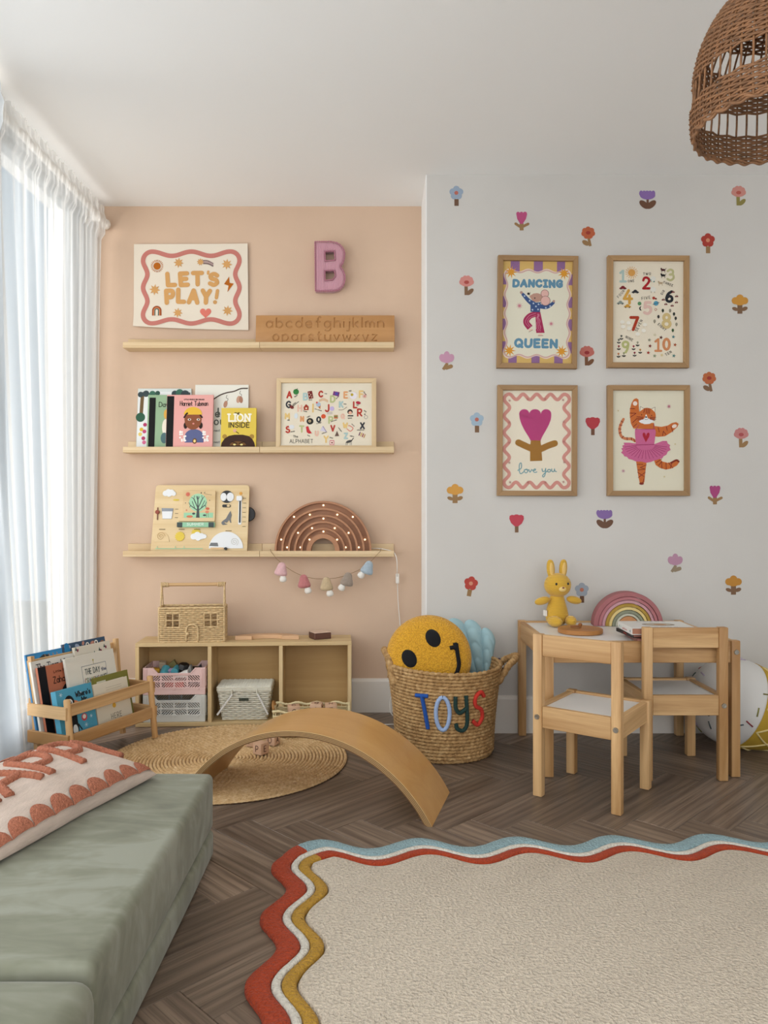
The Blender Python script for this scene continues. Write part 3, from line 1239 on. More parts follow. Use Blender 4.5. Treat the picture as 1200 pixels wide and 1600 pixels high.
# --- smiley cushion
YEL, nt, p = newmat('yellow_boucle')
v = coords(nt, (1, 1, 1))
vo = nd(nt, 'ShaderNodeTexVoronoi')
vo.inputs['Scale'].default_value = 190
nt.links.new(v, vo.inputs['Vector'])
nt.links.new(ramp(nt, vo.outputs['Distance'], [(.1, lin('#eab02c')), (.75, lin('#c78e1f'))]), p.inputs['Base Color'])
p.inputs['Roughness'].default_value = .95
p.inputs['Sheen Weight'].default_value = .2
iv = nd(nt, 'ShaderNodeMath', operation='SUBTRACT')
iv.inputs[0].default_value = 1
nt.links.new(vo.outputs['Distance'], iv.inputs[1])
bumpn(nt, p, iv.outputs[0], .9, .004)
FUZB = M('black_plush', '#0b0b10', .95, bs=300, bd=.001)
sm = thing('smiley_cushion', 'round yellow boucle smiley face cushion in the toy basket', 'cushion', (.188, 2.825, .352))
sm.rotation_euler = (math.radians(-8), 0, math.radians(-3))
SR, ST = .157, .062


def lens(x, z):
    return ST*max(0, 1-((x*x+z*z)/SR**2)**1.25)**.5


def face(u, v, s_):
    a = 2*PI*u
    r = SR*math.sin(v*PI/2)
    return (r*math.cos(a), -s_*lens(r*math.cos(a), r*math.sin(a)), r*math.sin(a))


MB().grid(lambda u, v: face(u, v, 1), 64, 16, wrapu=True).grid(lambda u, v: face(u, v, -1), 64, 16, wrapu=True).build('cushion_body', YEL, sm, 180, weld=True)
ml = 1/(1200/2.75)


def onface(px, py):   # photo-measured layout on the cushion face, in millimetre-true units
    return ((px-669)*ml, (1030-py)*ml)


for ex, ey in ((675.6, 998), (638, 1030)):
    cx, cz = onface(ex, ey)
    me_ = MB()

    def eye(u, v, cx=cx, cz=cz):
        a = 2*PI*u
        x0, z0 = .026*v*math.cos(a), .0335*v*math.sin(a)
        t = math.radians(28)
        x, z = cx+x0*math.cos(t)-z0*math.sin(t), cz+x0*math.sin(t)+z0*math.cos(t)
        return (x, -lens(x, z)-.004*(1-v**6)-.0005, z)
    me_.grid(eye, 24, 6, wrapu=True).build('eye', FUZB, sm, 180)
mm = MB()
for pts in ([(712, 1006), (714, 1022), (716, 1040), (710, 1056), (700, 1068), (684, 1076)], [(702, 1013), (708, 1012), (714, 1012)], [(710, 1005), (711, 1010), (712, 1016)]):
    P = chain([Vector((onface(*q)[0], 0, onface(*q)[1])) for q in pts], 5)
    mm.tube([(q.x, -lens(q.x, q.z)-.002, q.z) for q in P], .0075, 8)
mm.build('smile', FUZB, sm, 180)

# --- shell cushion
SHB = M('pale_blue_quilted_cotton', '#9fc0c8', .8, var=.05, vs=10, bs=200, bd=.0006)
sh = thing('shell_cushion', 'pale blue quilted shell cushion standing behind the yellow smiley cushion', 'cushion', (.413, 2.955, .16))
sh.rotation_euler = (math.radians(-4), 0, math.radians(-8))
sh.rotation_euler[1] = math.radians(-28)
NR = 6


def shell(u, v, s_):
    a = (u-.5)*math.radians(76)
    k = u*NR
    fr = k-math.floor(k)
    ridge = math.sin(PI*min(max(fr, 0), 1))**.6
    R = .345*(.92+.08*ridge)*(1-.27*abs(2*u-1)**1.6)
    r = R*v
    q = 1-.34*(1-abs(math.sin(v*PI*5.5+.9*(1-ridge)))**.35)
    th = .043*(v**.5)*(max(0, 1-v**5))**.5*(.42+.58*ridge)*q
    return (r*math.sin(a), -s_*th, r*math.cos(a))


MB().grid(lambda u, v: shell(u, v, 1), 96, 60).grid(lambda u, v: shell(u, v, -1), 96, 30).build('quilted_body', SHB, sh, 180)

# --- balance board
PLYF = wood('honey_beech_face', '#bd8b4e', '#d6a86c', 'x', .35, .36, (.2, .9), coat=.15)
PLYL = M('ply_light', '#b3915f', .6)
PLYD = M('ply_dark', '#66472b', .6)
bbt = thing('balance_board', 'curved wooden balance board arched over the jute rug', 'balance board', (0, 0, 0), math.radians(-15.6))
ca_, sa_ = math.cos(math.radians(-15.6)), math.sin(math.radians(-15.6))
ch_, rise, BW = .80, .24, .283
bbt.location = (.153-ch_/2*ca_, 2.164-ch_/2*sa_, .0005)
Rb = (ch_*ch_/4+rise*rise)/(2*rise)
half = math.asin(ch_/2/Rb)
nl, ns, TH = 9, 64, .0185
zc_ = rise-Rb


def bp(t, k, y):
    a = -half+2*half*t
    r = Rb-TH+TH*k/nl
    cl = 1
    x, z = r*math.sin(a), zc_+r*math.cos(a)
    return (x, y, max(z, 0))


mb = MB()
mb.grid(lambda u, v: bp(u, nl, .003+(BW-.006)*v), ns, 4)
mb.grid(lambda u, v: bp(u, 0, .002+(BW-.004)*v), ns, 4)
for y, in2 in ((0, .003), (BW, BW-.003)):
    for k in range(nl):
        ya = in2 if k == nl-1 else y
        yb = in2 if k == 0 else y
        mb.grid(lambda u, v, k=k, y=y, ya=ya, yb=yb: bp(u, k+v, (yb if v == 0 else ya)), ns, 1, mi=1+k % 2)
for t in (0, 1):
    for k in range(nl):
        mb.grid(lambda u, v, t=t, k=k: bp(t, k+v, .002+(BW-.004)*u), 1, 1, mi=1+k % 2)
mb.build('curved_deck', [PLYF, PLYL, PLYD], bbt, 35)

# --- letter cubes
CUBE = wood('pale_block_wood', '#cba183', '#dcb899', 'x', .6, .6)
CARVE = M('burnt_letter', '#6a4a3a', .8)


def cube_block(label, loc, rz, ltrs, tilt=(0, 0), s=.041, group='wooden letter cubes'):
    t = thing('letter_cube', label, 'toy block', loc, rz, group)
    t.rotation_euler = (tilt[0], tilt[1], rz)
    MB().box(-s/2, s/2, -s/2, s/2, 0, s, .0018, seg=2).build('cube', CUBE, t, 40)
    h = s*.52
    rots = [(0, 0), (PI/2, 1)]
    for i, ch in enumerate(ltrs):
        st_, w_ = lettering(ch, h, .1, 5)
        m2 = MB()
        for q in st_:
            if i < 2:
                m2.tube([(x-w_/2, -s/2-.0001, z+s*.24) for x, z in q], .0016, 5, mtx=Matrix.Rotation(PI/2*i, 4, 'Z'))
            else:
                m2.tube([(x-w_/2, z-h/2, s+.0001) for x, z in q], .0016, 5)
        m2.build('letter', CARVE, t, 60)
    return t


cube_block('wooden letter cube showing P and E on the jute rug under the board', (-.424, 2.79, .0125), math.radians(-36), 'PE')
cube_block('letter cube on the jute rug half hidden behind the P cube, on its curtain side', (-.468, 2.885, .0125), math.radians(-20), 'PB')
cube_block('letter cube on the jute rug half hidden behind the P cube, on its basket side', (-.396, 2.90, .0125), math.radians(-25), 'OA')


# ================================================================== PICTURE LEDGES
KX = 2.81e-3          # metres per photo pixel near the alcove wall


def ledge(label, x0, x1, zb):
    t = thing('picture_ledge', label, 'shelf', ((x0+x1)/2, YB, zb), 0, 'pale wood picture ledges on the pink wall')
    h = (x1-x0)/2-.0006
    MB().box(-h, h, -.085, -.001, 0, .010, .0008).build('shelf_board', BIRCH['x'], t)
    MB().box(-h, h, -.014, -.001, .010, .054, .0008).build('back_rail', BIRCH['x'], t)
    MB().box(-h, h, -.085, -.073, .010, .0255, .0008).build('front_lip', BIRCH['x'], t)
    return t


LX0, LXM, LX1 = -1.107, -.512, .072
LZ = {1: 1.602, 2: 1.147, 3: .6945}
nm = {1: 'top', 2: 'middle', 3: 'lowest'}
hold = {(1, 0): 'empty half of the top pale wood ledge, below the banner', (1, 1): 'half of the top pale wood ledge under the alphabet board',
        (2, 0): 'half of the middle pale wood ledge holding five picture books', (2, 1): 'half of the middle pale wood ledge holding the framed alphabet',
        (3, 0): 'half of the lowest pale wood ledge holding the busy board', (3, 1): 'half of the lowest pale wood ledge under the wooden rainbow lamp'}
for k in (1, 2, 3):
    ledge(hold[(k, 0)], LX0, LXM, LZ[k])
    ledge(hold[(k, 1)], LXM, LX1, LZ[k])

# ================================================================== LET'S PLAY BANNER
CANVAS = M('cream_canvas', '#e3d8c7', .95, bs=700, bd=.0005)
bn = thing('wall_banner', "cream fabric banner with wavy pink border reading LET'S PLAY!", 'banner', (0, 0, 0))
c0 = at(298.5, 449, YB-.006)
bn.location = c0
kb = YB/F/6.316


def bant(x, y):   # banner crop pixels -> local
    return ((x-591)*kb, (470-y)*kb)


cor = [bant(30, 45), bant(1150, 42), bant(1158, 893), bant(27, 858)]


def bsurf(u, v):
    a = Vector(cor[0]).lerp(Vector(cor[1]), u)
    b = Vector(cor[3]).lerp(Vector(cor[2]), u)
    q = b.lerp(a, v)
    curl = .012*max(0, (.22-v)/.22)**2*(1-u) + .004*(u**6)
    z = -.006*math.sin(PI*u)*(1-v)*max(0, 1-v*2)
    return (q.x, -curl-.0015, q.y+z*.5)


MB().grid(bsurf, 24, 18).grid(lambda u, v: (bsurf(u, v)[0], bsurf(u, v)[1]+.0012, bsurf(u, v)[2]), 24, 18).build('cloth', CANVAS, bn, 180)
A = Art(kb, 591, 470)
ROSE, TAN, RUST = '#c27a70', '#cf9d62', '#b3641f'
A.stroke(wavy_rect(120, 120, 1070, 830, 42, 2, 2, 90), 44, ROSE, 1, closed=True, smooth=True)
A.disc(258, 262, 36, RUST, 2)
for i in range(22):
    a = 2*PI*i/22
    A.stroke([(258+46*math.cos(a), 262+46*math.sin(a)), (258+60*math.cos(a), 262+60*math.sin(a))], 6, RUST, 2)
for x, y, r in ((470, 230, 52), (945, 245, 55), (235, 495, 56), (462, 722, 50), (952, 702, 54)):
    A.star(x, y, r, r*.5, 8, TAN, 2, .1)
A.star(685, 222, 38, 22, 9, TAN, 2)
for i, c in enumerate(('#8d7672', '#b39a96', '#7b6663')):
    A.stroke([(710, 208+i*14), (760, 212+i*14), (812, 240+i*12)], 13, c, 2, smooth=True, cap=False)
A.poly([(968, 366), (918, 440), (962, 456), (950, 520), (1014, 436), (972, 428)], RUST, 2)
for i, (r, c) in enumerate(((46, '#9b4b22'), (34, '#c97d57'), (23, '#4d6b63'), (12, '#e3d8c7'))):
    A.disc(255, 700, r, c, 2+i, a0=PI, a1=2*PI)
    A.rect(255-r, 698, 255+r, 750, c, 2+i)
A.heart(736, 722, 56, '#d9796b', 2)
for t_, x, y, h, w_ in (('LET', 362, 446, 112, 382), ('PLAY', 350, 618, 118, 470)):
    A.text(t_, x, y, h, 44, TAN, 3, width=w_-44, gap=.42, bounce=.05, wob=.08)
A.text('S', 778, 448, 108, 42, TAN, 3, width=72)
A.stroke([(762, 318), (760, 336)], 26, TAN, 3)
A.stroke([(853, 505), (842, 575)], 34, TAN, 3)
A.disc(829, 618, 20, TAN, 3)


def bwarp(x, z):
    u = min(1, max(0, (x-cor[0][0])/(cor[1][0]-cor[0][0])))
    v = min(1, max(0, (z-cor[3][1])/(cor[0][1]-cor[3][1])))
    return bsurf(u, v)[1]


A.build('print', bn, (0, -.0006, 0), INK_CLOTH, bwarp)

# ================================================================== CORDUROY LETTER B
CORD_P = corduroy('pink_corduroy', '#d09aa8', 'x', .0062)
CORD_PC = M('pink_piping', '#b27486', .9, bs=500, bd=.001)
bl = thing('fabric_letter', 'stuffed pink corduroy letter B hung on the pink wall', 'letter', at(516, 419, YB-.025))
bl.location.z = at(516, 419, YB-.025).z
s_ = KX/4


def bpt(x, y):
    return ((x-546)*s_, (316-y)*s_)


outer = [bpt(*q) for q in ((452, 160), (500, 158), (550, 159))]
outer += [bpt(x, y) for x, y in ((592, 168), (622, 192), (638, 224), (636, 262), (626, 292), (612, 312), (626, 335), (638, 365), (640, 398), (630, 430), (606, 456), (570, 467), (520, 468), (455, 468))]
oc = [Vector((*q, 0)) for q in outer]
oc2 = [oc[0], oc[2]]+[v_ for v_ in chain(oc[2:16], 5)]+[oc[-1]]
h1 = [bpt(*q) for q in ((514, 220), (574, 218), (578, 275), (518, 280))]
h2 = [bpt(*q) for q in ((514, 340), (574, 340), (580, 376), (562, 398), (516, 402))]
vs, fs = flat_curve([[(q.x, q.y) for q in oc2], h1, h2], .044, .012, 4)
MB().add(vs, fs, 0, XZ).build('padded_face', CORD_P, bl, 50)
pp = MB()
for ol in ([(q.x, q.y) for q in oc2], h1, h2):
    big = ol is h1 or ol is h2
    pts = []
    for i in range(len(ol)):
        a, b = Vector((ol[i-1][0], -.0215, ol[i-1][1])), Vector((ol[i][0], -.0215, ol[i][1]))
        k = max(1, int((b-a).length/.003))
        for j in range(k):
            pts.append(a.lerp(b, j/k))
    pp.tube(pts, [.0026*(1+.3*math.sin(i*2.1)) for i in range(len(pts))], 6, closed=True)
pp.build('stitched_edge', CORD_PC, bl, 180)

# ================================================================== ALPHABET TRACING BOARD
TRACE = wood('tracing_board_wood', '#ae7c48', '#c89660', 'x', .5, .45, (.25, .8))
tb = thing('tracing_board', 'long wooden board carved with lower case alphabet on the top ledge', 'alphabet board', (at(508, 530, 3.37).x, 3.372, 1.6124))
tb.rotation_euler = (math.radians(-7), 0, 0)
TW, THh, TT = 217*KX, .143, .016
body = MB().box(-TW/2, TW/2, -TT/2, TT/2, 0, THh, .0015, seg=2).build('board', TRACE, tb, 40)
cut = MB()
for txt, zz, wid in (('abcdefghijklmn', THh-.068, .515), ('opqrstuvwxyz', THh-.128, .455)):
    stl, w_ = lettering(txt, .046, .30, 4)
    fx = wid/w_
    for q in stl:
        pts = [(x*fx-wid/2, -TT/2, z+zz+.012) for x, z in q]
        if len(pts) >= 2:
            cut.tube(pts, .0046, 6)
cutter = cut.build('cutter', TRACE)
cutter.parent = tb
bpy.context.view_layer.update()
md = body.modifiers.new('carve', 'BOOLEAN')
md.operation = 'DIFFERENCE'
md.object = cutter
md.solver = 'EXACT'
md.use_self = True
dg = bpy.context.evaluated_depsgraph_get()
nm_ = bpy.data.meshes.new_from_object(body.evaluated_get(dg))
body.modifiers.clear()
body.data = nm_
bpy.data.objects.remove(cutter)

# ================================================================== BOOKS
def book(label, w, h, t, cover, loc, rot=(0, 0, 0), spine=None, group=None, cat='book', spine_w=0, rounded=0, name='picture_book', parent_art=True):
    """upright book: front cover faces -y, spine at low x, bottom at z=0"""
    b = thing(name, label, cat, loc, 0, group)
    b.rotation_euler = rot
    cm = cover if not isinstance(cover, str) else M('cover_'+cover.strip('#'), cover, .45, spec=.4)
    c = .0018
    mb = MB()
    mb.box(-w/2, w/2, -t/2, -t/2+c, 0, h, .0006).box(-w/2, w/2, t/2-c, t/2, 0, h, .0006).box(-w/2, -w/2+c, -t/2+c*.5, t/2-c*.5, 0, h, 0)
    cv = mb.build('cover', cm, b)
    MB().box(-w/2+c, w/2-.003, -t/2+c, t/2-c, .003, h-.003).build('pages', PAPER, b)
    return b, cv


def lean(d):
    return math.radians(-d)


# five books on the middle ledge; px = left edge, right edge, top in the photo
LB = LZ[2]+.0106
FOREST = M('forest_cover', '#cfd6d2', .45)
S2 = 'picture books on the middle ledge'


def shelfbook(label, x0, x1, ytop, Y, t, col, ang=6):
    zt = at(0, ytop, Y+.02).z
    h = (zt-LB)/math.cos(math.radians(ang))
    xa, xb = at(x0, 0, Y).x, at(x1, 0, Y).x
    w = xb-xa
    b, cv = book(label, w, h, t, col, ((xa+xb)/2, Y, LB), (lean(ang), 0, 0), group=S2)
    return b, cv, w, h, t


kk = 1/4.615*KX
b, cv, w, h, t = shelfbook('tall picture book with dark forest trees cover, rearmost beside the green book', 213, 297, 607, 3.388, .010, FOREST, 6)
A = Art(kk, 350, 588)
A.oy = 588
A.rect(160, 176, 540, 586, '#e4e6e6', 0)
A.stroke([(190, 190), (184, 350)], 26, '#6d5638', 1)
A.disc(180, 365, 34, '#2f5a45', 2)
for x, y, r in ((176, 196, 26), (215, 190, 30), (262, 192, 30), (300, 186, 22), (425, 190, 30), (460, 184, 36), (500, 196, 40), (522, 215, 28)):
    A.disc(x, min(max(y, 178+r*.0), 400), r*.8, ('#2f5147', '#3d6a58', '#39464a')[int(x) % 3], 2)
A.rect(480, 180, 538, 300, '#4a4f4c', 1)
for x, y, c in ((190, 455, '#d9b13a'), (182, 490, '#e0c46a'), (215, 420, '#b23a64'), (212, 470, '#c24a78'), (206, 520, '#b23a64'), (212, 550, '#d46a92')):
    A.disc(x, y, 14, c, 3)
art = A.build('cover_picture', cv, (0, -t/2, .0149))
b, cv, w, h, t = shelfbook('sage green book with black spine, behind the pink book', 229, 299, 617, 3.372, .009, '#8fae8a')
b.location.y = 3.374
A = Art(kk, (229+(299-229)/2-180)*4.615, 588)
A.rect(237, 222, 283, 586, '#0b0b0c', 1)
A.text('David', 308, 290, 34, 5, '#23261f', 2, gap=.2)
A.disc(362, 345, 18, '#d8a84a', 2, ry=36)
A.disc(360, 440, 26, '#e9e3d2', 2, ry=60)
A.disc(352, 520, 26, '#4f6f72', 2, ry=40)
A.build('cover_picture', cv, (0, -t/2, .0149))
b, cv, w, h, t = shelfbook('pink book with black spine and portrait of a girl in yellow headscarf', 259, 332, 617, 3.356, .010, '#e2a29b')
A = Art(kk, (259+(332-259)/2-180)*4.615, 588)
A.rect(367, 216, 418, 586, '#0b0b0c', 1)
A.text('Harriet Tubman', 462, 286, 32, 4.6, '#2b1c1a', 2, width=200, gap=.2, bounce=.06)
A.text('LITTLE PEOPLE BIG DREAMS', 490, 245, 8, 2.2, '#2b1c1a', 2, width=145)
A.disc(558, 385, 62, '#8a4f33', 3, ry=78)
A.disc(556, 352, 66, '#e2b53c', 4, ry=56, a0=PI, a1=2*PI)
A.stroke([(494, 372), (520, 340), (590, 338), (622, 372)], 12, '#2a1a14', 4, smooth=True)
A.disc(505, 432, 14, '#2a1a14', 3, ry=24)
A.disc(614, 432, 14, '#2a1a14', 3, ry=24)
for x in (532, 596):
    A.disc(x, 388, 12, '#f1e6dc', 5, ry=8)
    A.disc(x+1, 388, 6, '#1b1210', 6)
A.disc(561, 418, 8, '#d68c84', 5, ry=6)
A.disc(568, 508, 66, '#5b628c', 3, ry=50)
A.rect(502, 505, 636, 556, '#5b628c', 3)
for i in range(14):
    a = i*.9
    A.disc(486+20*math.cos(a), 510+34*math.sin(a*1.3), 7, '#f2ede9', 4)
    A.disc(650+18*math.cos(a), 510+34*math.sin(a*1.3), 7, '#f2ede9', 4)
A.disc(573, 545, 16, '#6d4a28', 5, ry=20)
A.disc(573, 545, 9, '#efd28a', 6, ry=11)
A.build('cover_picture', cv, (0, -t/2, .0149))
b, cv, w, h, t = shelfbook('tall white picture book with two cocoons hanging from a twig', 303, 387, 601, 3.388, .010, '#e6e3d8')
A = Art(kk, (303+(387-303)/2-180)*4.615, 588)
A.stroke([(700, 232), (750, 200), (800, 182), (850, 172), (900, 152), (948, 150)], 9, '#4b3a30', 1, smooth=True)
for x, y in ((800, 200), (898, 168)):
    A.stroke([(x, y), (x-6, y+20), (x+8, y+30), (x-4, y+55)], 3, '#4b3a30', 1, smooth=True)
A.disc(790, 268, 14, '#b98a72', 2, ry=26, rot=.2)
A.disc(884, 232, 15, '#c39a84', 2, ry=27, rot=.2)
A.disc(902, 234, 14, '#a97a62', 2, ry=26, rot=-.15)
A.text('l', 738, 362, 64, 10, '#5c5f58', 2)
A.text('e', 720, 362, 58, 9, '#5c5f58', 2)
A.text('ou', 712, 420, 58, 9, '#5c5f58', 2)
for yy in (470, 555):
    A.text('nest', 712, yy, 16, 3, '#5c5f58', 2)
A.build('cover_picture', cv, (0, -t/2, .0149))
b, cv, w, h, t = shelfbook('small yellow board book with lion peeping up, titled THE LION INSIDE', 345, 400, 638, 3.356, .014, '#dcbf45')
A = Art(kk, (345+(400-345)/2-180)*4.615, 590)
A.text('THE', 858, 356, 16, 4, '#2c241a', 2)
A.text('LION', 818, 402, 50, 12, '#f4efdf', 2, width=150, serif=.14)
A.text('INSIDE', 820, 448, 34, 6.5, '#3a3020', 2, width=145)
A.poly([(764, 590), (770, 560), (790, 530), (820, 510), (860, 502), (920, 502), (965, 512), (990, 535), (1004, 560), (1010, 590)], '#3b2219', 2)
A.disc(790, 515, 17, '#a8843c', 1)
A.disc(985, 515, 17, '#a8843c', 1)
A.disc(886, 578, 58, '#6e4a24', 3, ry=28, a0=PI, a1=2*PI)
for x, s1 in ((862, 1), (912, -1)):
    A.disc(x, 574, 10, '#e6d58a', 4, ry=6)
    A.stroke([(x-20*s1, 552), (x+18*s1, 566)], 6, '#24130d', 4)
A.disc(862, 472, 13, '#d8a58c', 3)
A.stroke([(872, 480), (890, 492)], 5, '#24130d', 3)
A.build('cover_picture', cv, (0, -t/2, .0149))


# ================================================================== FRAMES
def frame(name, label, cx, cz, Y, w, h, rail, depth, woods, loc_rot=(0, 0, 0), group=None, base=False):
    """wall frame: origin at centre back; returns (thing, print board); art goes on the board"""
    t = thing(name, label, 'picture frame', (cx, Y, cz), 0, group)
    t.rotation_euler = loc_rot
    for (x0, z0, x1, z1, ax) in ((-w/2, h/2, w/2, h/2, 'x'), (-w/2, -h/2, w/2, -h/2, 'x'), (-w/2, -h/2, -w/2, h/2, 'z'), (w/2, -h/2, w/2, h/2, 'z')):
        if ax == 'x':
            s1 = 1 if z0 > 0 else -1
            poly = [(x0, z0), (x1, z1), (x1-rail, z1-rail*s1), (x0+rail, z0-rail*s1)]
        else:
            s1 = 1 if x0 > 0 else -1
            poly = [(x0, z0), (x1, z1), (x1-rail*s1, z1-rail), (x0-rail*s1, z0+rail)]
        cx_, cz_ = sum(p[0] for p in poly)/4, sum(p[1] for p in poly)/4
        poly = [(p[0]-cx_, p[1]-cz_) for p in poly]
        n = 4
        e = .0012
        ins = [(p[0]*(1-e/max(abs(p[0]), .004)), p[1]*(1-e/max(abs(p[1]), .004))) for p in poly]
        vs = [(p[0], 0, p[1]) for p in poly]+[(p[0], -depth+e, p[1]) for p in poly]+[(p[0], -depth, p[1]) for p in ins]
        fs = [(0, 1, 2, 3), (8, 9, 10, 11)]+[(i, (i+1) % 4, (i+1) % 4+4, i+4) for i in range(4)]+[(i+4, (i+1) % 4+4, (i+1) % 4+8, i+8) for i in range(4)]
        r = MB().add(vs, fs).build('frame_rail', woods[ax], t)
        r.location = (cx_, 0, cz_)
    pb = MB().box(-w/2+rail*.6, w/2-rail*.6, -depth*.45, -.002, -h/2+rail*.6, h/2-rail*.6)
    return t, pb, -depth*.45


def glaze(t, w, h, rail, y):
    MB().box(-w/2+rail, w/2-rail, y-.003, y-.0022, -h/2+rail, h/2-rail).build('glazing', PICGLASS, t)


PRINTC = M('print_paper_cream', '#e4d9c4', .8)
PRINTP = M('print_paper_pale', '#ddd6c0', .8)
# framed alphabet on the middle ledge
afw, afh = 156*KX, .320
ac = at(510, 645, 3.372)
t, pb, y = frame('framed_alphabet', 'pale wood frame with illustrated alphabet print standing on the middle ledge', ac.x, LB+afh/2*math.cos(.1), 3.378, afw, afh, .020, .018, BIRCH, (math.radians(-5.5), 0, 0))
pr = pb.build('print', PRINTC, t)
k6 = KX/6.667
A = Art(k6, 600, 366)
INKS = {'r': '#b43a2c', 'b': '#a9c3c2', 'o': '#dc9c68', 'g': '#b9bf86', 'k': '#34363c', 'p': '#e3b8a4', 'y': '#e2c07a'}
for ch, x, y0, h_, c in (('A', 190, 190, 64, 'r'), ('B', 362, 212, 66, 'b'), ('C', 522, 180, 58, 'r'), ('D', 645, 236, 64, 'g'), ('E', 785, 192, 62, 'o'), ('F', 945, 186, 66, 'y'),
                         ('G', 184, 294, 64, 'k'), ('H', 305, 332, 60, 'p'), ('I', 460, 340, 80, 'y'), ('J', 592, 335, 70, 'r'), ('K', 738, 290, 56, 'b'), ('L', 884, 296, 60, 'r'),
                         ('M', 174, 410, 50, 'y'), ('N', 335, 438, 46, 'o'), ('O', 503, 446, 50, 'k'), ('P', 628, 460, 66, 'g'), ('Q', 756, 408, 42, 'p'), ('R', 926, 382, 70, 'r'),
                         ('S', 184, 558, 62, 'r'), ('T', 325, 552, 62, 'g'), ('U', 488, 590, 44, 'p'), ('V', 650, 542, 56, 'r'), ('W', 778, 506, 46, 'y'), ('X', 958, 516, 58, 'k'), ('Y', 580, 660, 62, 'y'), ('Z', 790, 620, 52, 'b')):
    A.text(ch, x, y0, h_, 17, INKS[c], 2)
A.text('ALPHABET', 222, 668, 38, 4.5, '#3a342c', 3, width=240)
A.text('The', 258, 610, 22, 4, '#3a342c', 3)
D2 = '#2e2a28'
A.disc(282, 128, 30, '#2f7a3a', 3); A.stroke([(286, 102), (298, 92)], 5, D2, 3)
A.poly([(402, 125), (448, 116), (464, 195), (418, 205)], '#7a2420', 3)
for x, y_ in ((418, 140), (436, 158), (424, 176), (446, 182)):
    A.disc(x, y_, 5, '#e9d9c0', 4)
for i in range(3):
    A.stroke([(525, 212+i*9), (570, 200+i*9), (615, 218+i*9)], 7, ('#e0b090', '#d8c49a', '#cc9999')[i % 2], 3, smooth=True)
A.poly([(675, 120), (738, 132), (728, 178), (664, 162)], '#7c3a78', 3); A.rect(690, 135, 720, 160, '#4a4a9a', 4)
A.disc(880, 168, 38, '#e6dfe6', 3); A.disc(866, 158, 15, '#b7a32e', 4)
for i in range(9):
    a = i*.7
    A.stroke([(998, 172), (998+24*math.cos(a), 172+24*math.sin(a))], 4, '#d98a80', 3)
A.disc(240, 290, 22, '#7d2a24', 3, ry=18, rot=.6); A.stroke([(240, 290), (310, 232)], 6, D2, 3)
A.poly([(362, 290), (388, 258), (416, 286), (414, 322), (366, 322)], '#a33a26', 3); A.rect(382, 294, 398, 310, '#efe0c0', 4)
A.poly([(500, 275), (540, 268), (536, 312)], '#c07a3c', 3); A.disc(516, 262, 24, '#a9b9cc', 4); A.disc(500, 242, 10, '#d8574a', 5)
A.disc(658, 306, 24, '#c3b2dc', 3)
for i in range(5):
    A.stroke([(614+i*11, 340), (610+i*12, 366)], 3, '#8b8496', 3)
A.stroke([(730, 320), (770, 318), (812, 290)], 6, '#8a7a6a', 3, smooth=True)
A.disc(932, 244, 26, '#b42840', 3, ry=16, rot=.2)
A.disc(846, 340, 27, '#2a2324', 3); A.disc(848, 350, 18, '#e3b39a', 4); A.rect(822, 376, 880, 388, '#2a2324', 3)
A.disc(1012, 396, 20, '#9c968c', 3); A.disc(1012, 396, 15, '#e4d9c4', 4); A.disc(1000, 366, 7, D2, 4)
A.disc(284, 382, 18, '#d5dde2', 3, ry=30)
A.disc(430, 440, 36, '#2a2826', 3, ry=34); A.disc(428, 438, 14, '#d9c093', 4); A.disc(428, 438, 7, '#2a2826', 5)
A.disc(570, 388, 24, '#d4542c', 3)
for i, c in enumerate(('#b9824a', '#6a8a3e', '#c0503c', '#b9824a')):
    A.stroke([(682, 378+i*10), (716, 378+i*10)], 9, c, 3)
A.disc(240, 500, 28, '#dcdde0', 3, ry=22)
A.poly([(388, 498), (412, 490), (426, 530), (452, 568), (420, 570), (398, 556)], '#c22c34', 3)
A.poly([(536, 540), (560, 492), (600, 552)], '#cfc8d8', 3); A.stroke([(566, 494), (600, 550)], 7, '#9a8ab0', 4)
A.poly([(712, 540), (734, 596), (688, 598)], '#6b5348', 3)
A.stroke([(815, 520), (850, 545), (878, 515), (850, 490), (832, 486)], 10, '#dd8f7c', 3, smooth=True)
for i, c in enumerate(('#6a3050', '#c7a24a', '#9a3a34', '#b98c4e')):
    A.stroke([(952+i*17, 556+i*8), (940+i*17, 588+i*8)], 10, c, 3)
A.rect(636, 640, 684, 690, '#d4838a', 3); A.rect(644, 650, 676, 682, '#f0e4d2', 4); A.disc(660, 666, 9, '#8a2430', 5)
A.disc(838, 652, 34, '#4a4644', 3, ry=13, rot=-.3); A.stroke([(866, 640), (882, 618)], 9, '#4a4644', 3)
for x in (806, 820, 850, 864):
    A.stroke([(x, 660), (x-2, 690)], 3.5, '#4a4644', 3)
for txt, x, y_, r in (('apple', 265, 185, -.5), ('boot', 418, 218, 0), ('cat', 580, 148, .3), ('drum', 704, 205, -.8), ('egg', 834, 122, -.2), ('flower', 985, 130, .9), ('guitar', 250, 268, -.6), ('home', 362, 336, .2),
                      ('ice cream', 480, 312, .3), ('kite', 782, 262, 0), ('lips', 915, 272, 0), ('king', 990, 330, .5), ('milk', 195, 432, 0), ('night', 400, 402, -.4), ('orange', 500, 470, -.3), ('pancake', 652, 446, -.3), ('queen', 824, 410, 0),
                      ('sheep', 232, 556, -.2), ('trex', 402, 592, .3), ('unicorn', 556, 574, -.3), ('volcano', 722, 508, .9), ('worm', 862, 470, .8), ('xylophone', 920, 536, 0), ('yoyo', 636, 612, .3), ('zebra', 846, 598, .2)):
    A.text(txt, x, y_, 12, 2.6, '#3a342c', 3, rot=r)
A.build('printed_picture', pr, (0, y, 0))
glaze(t, afw, afh, .020, y)

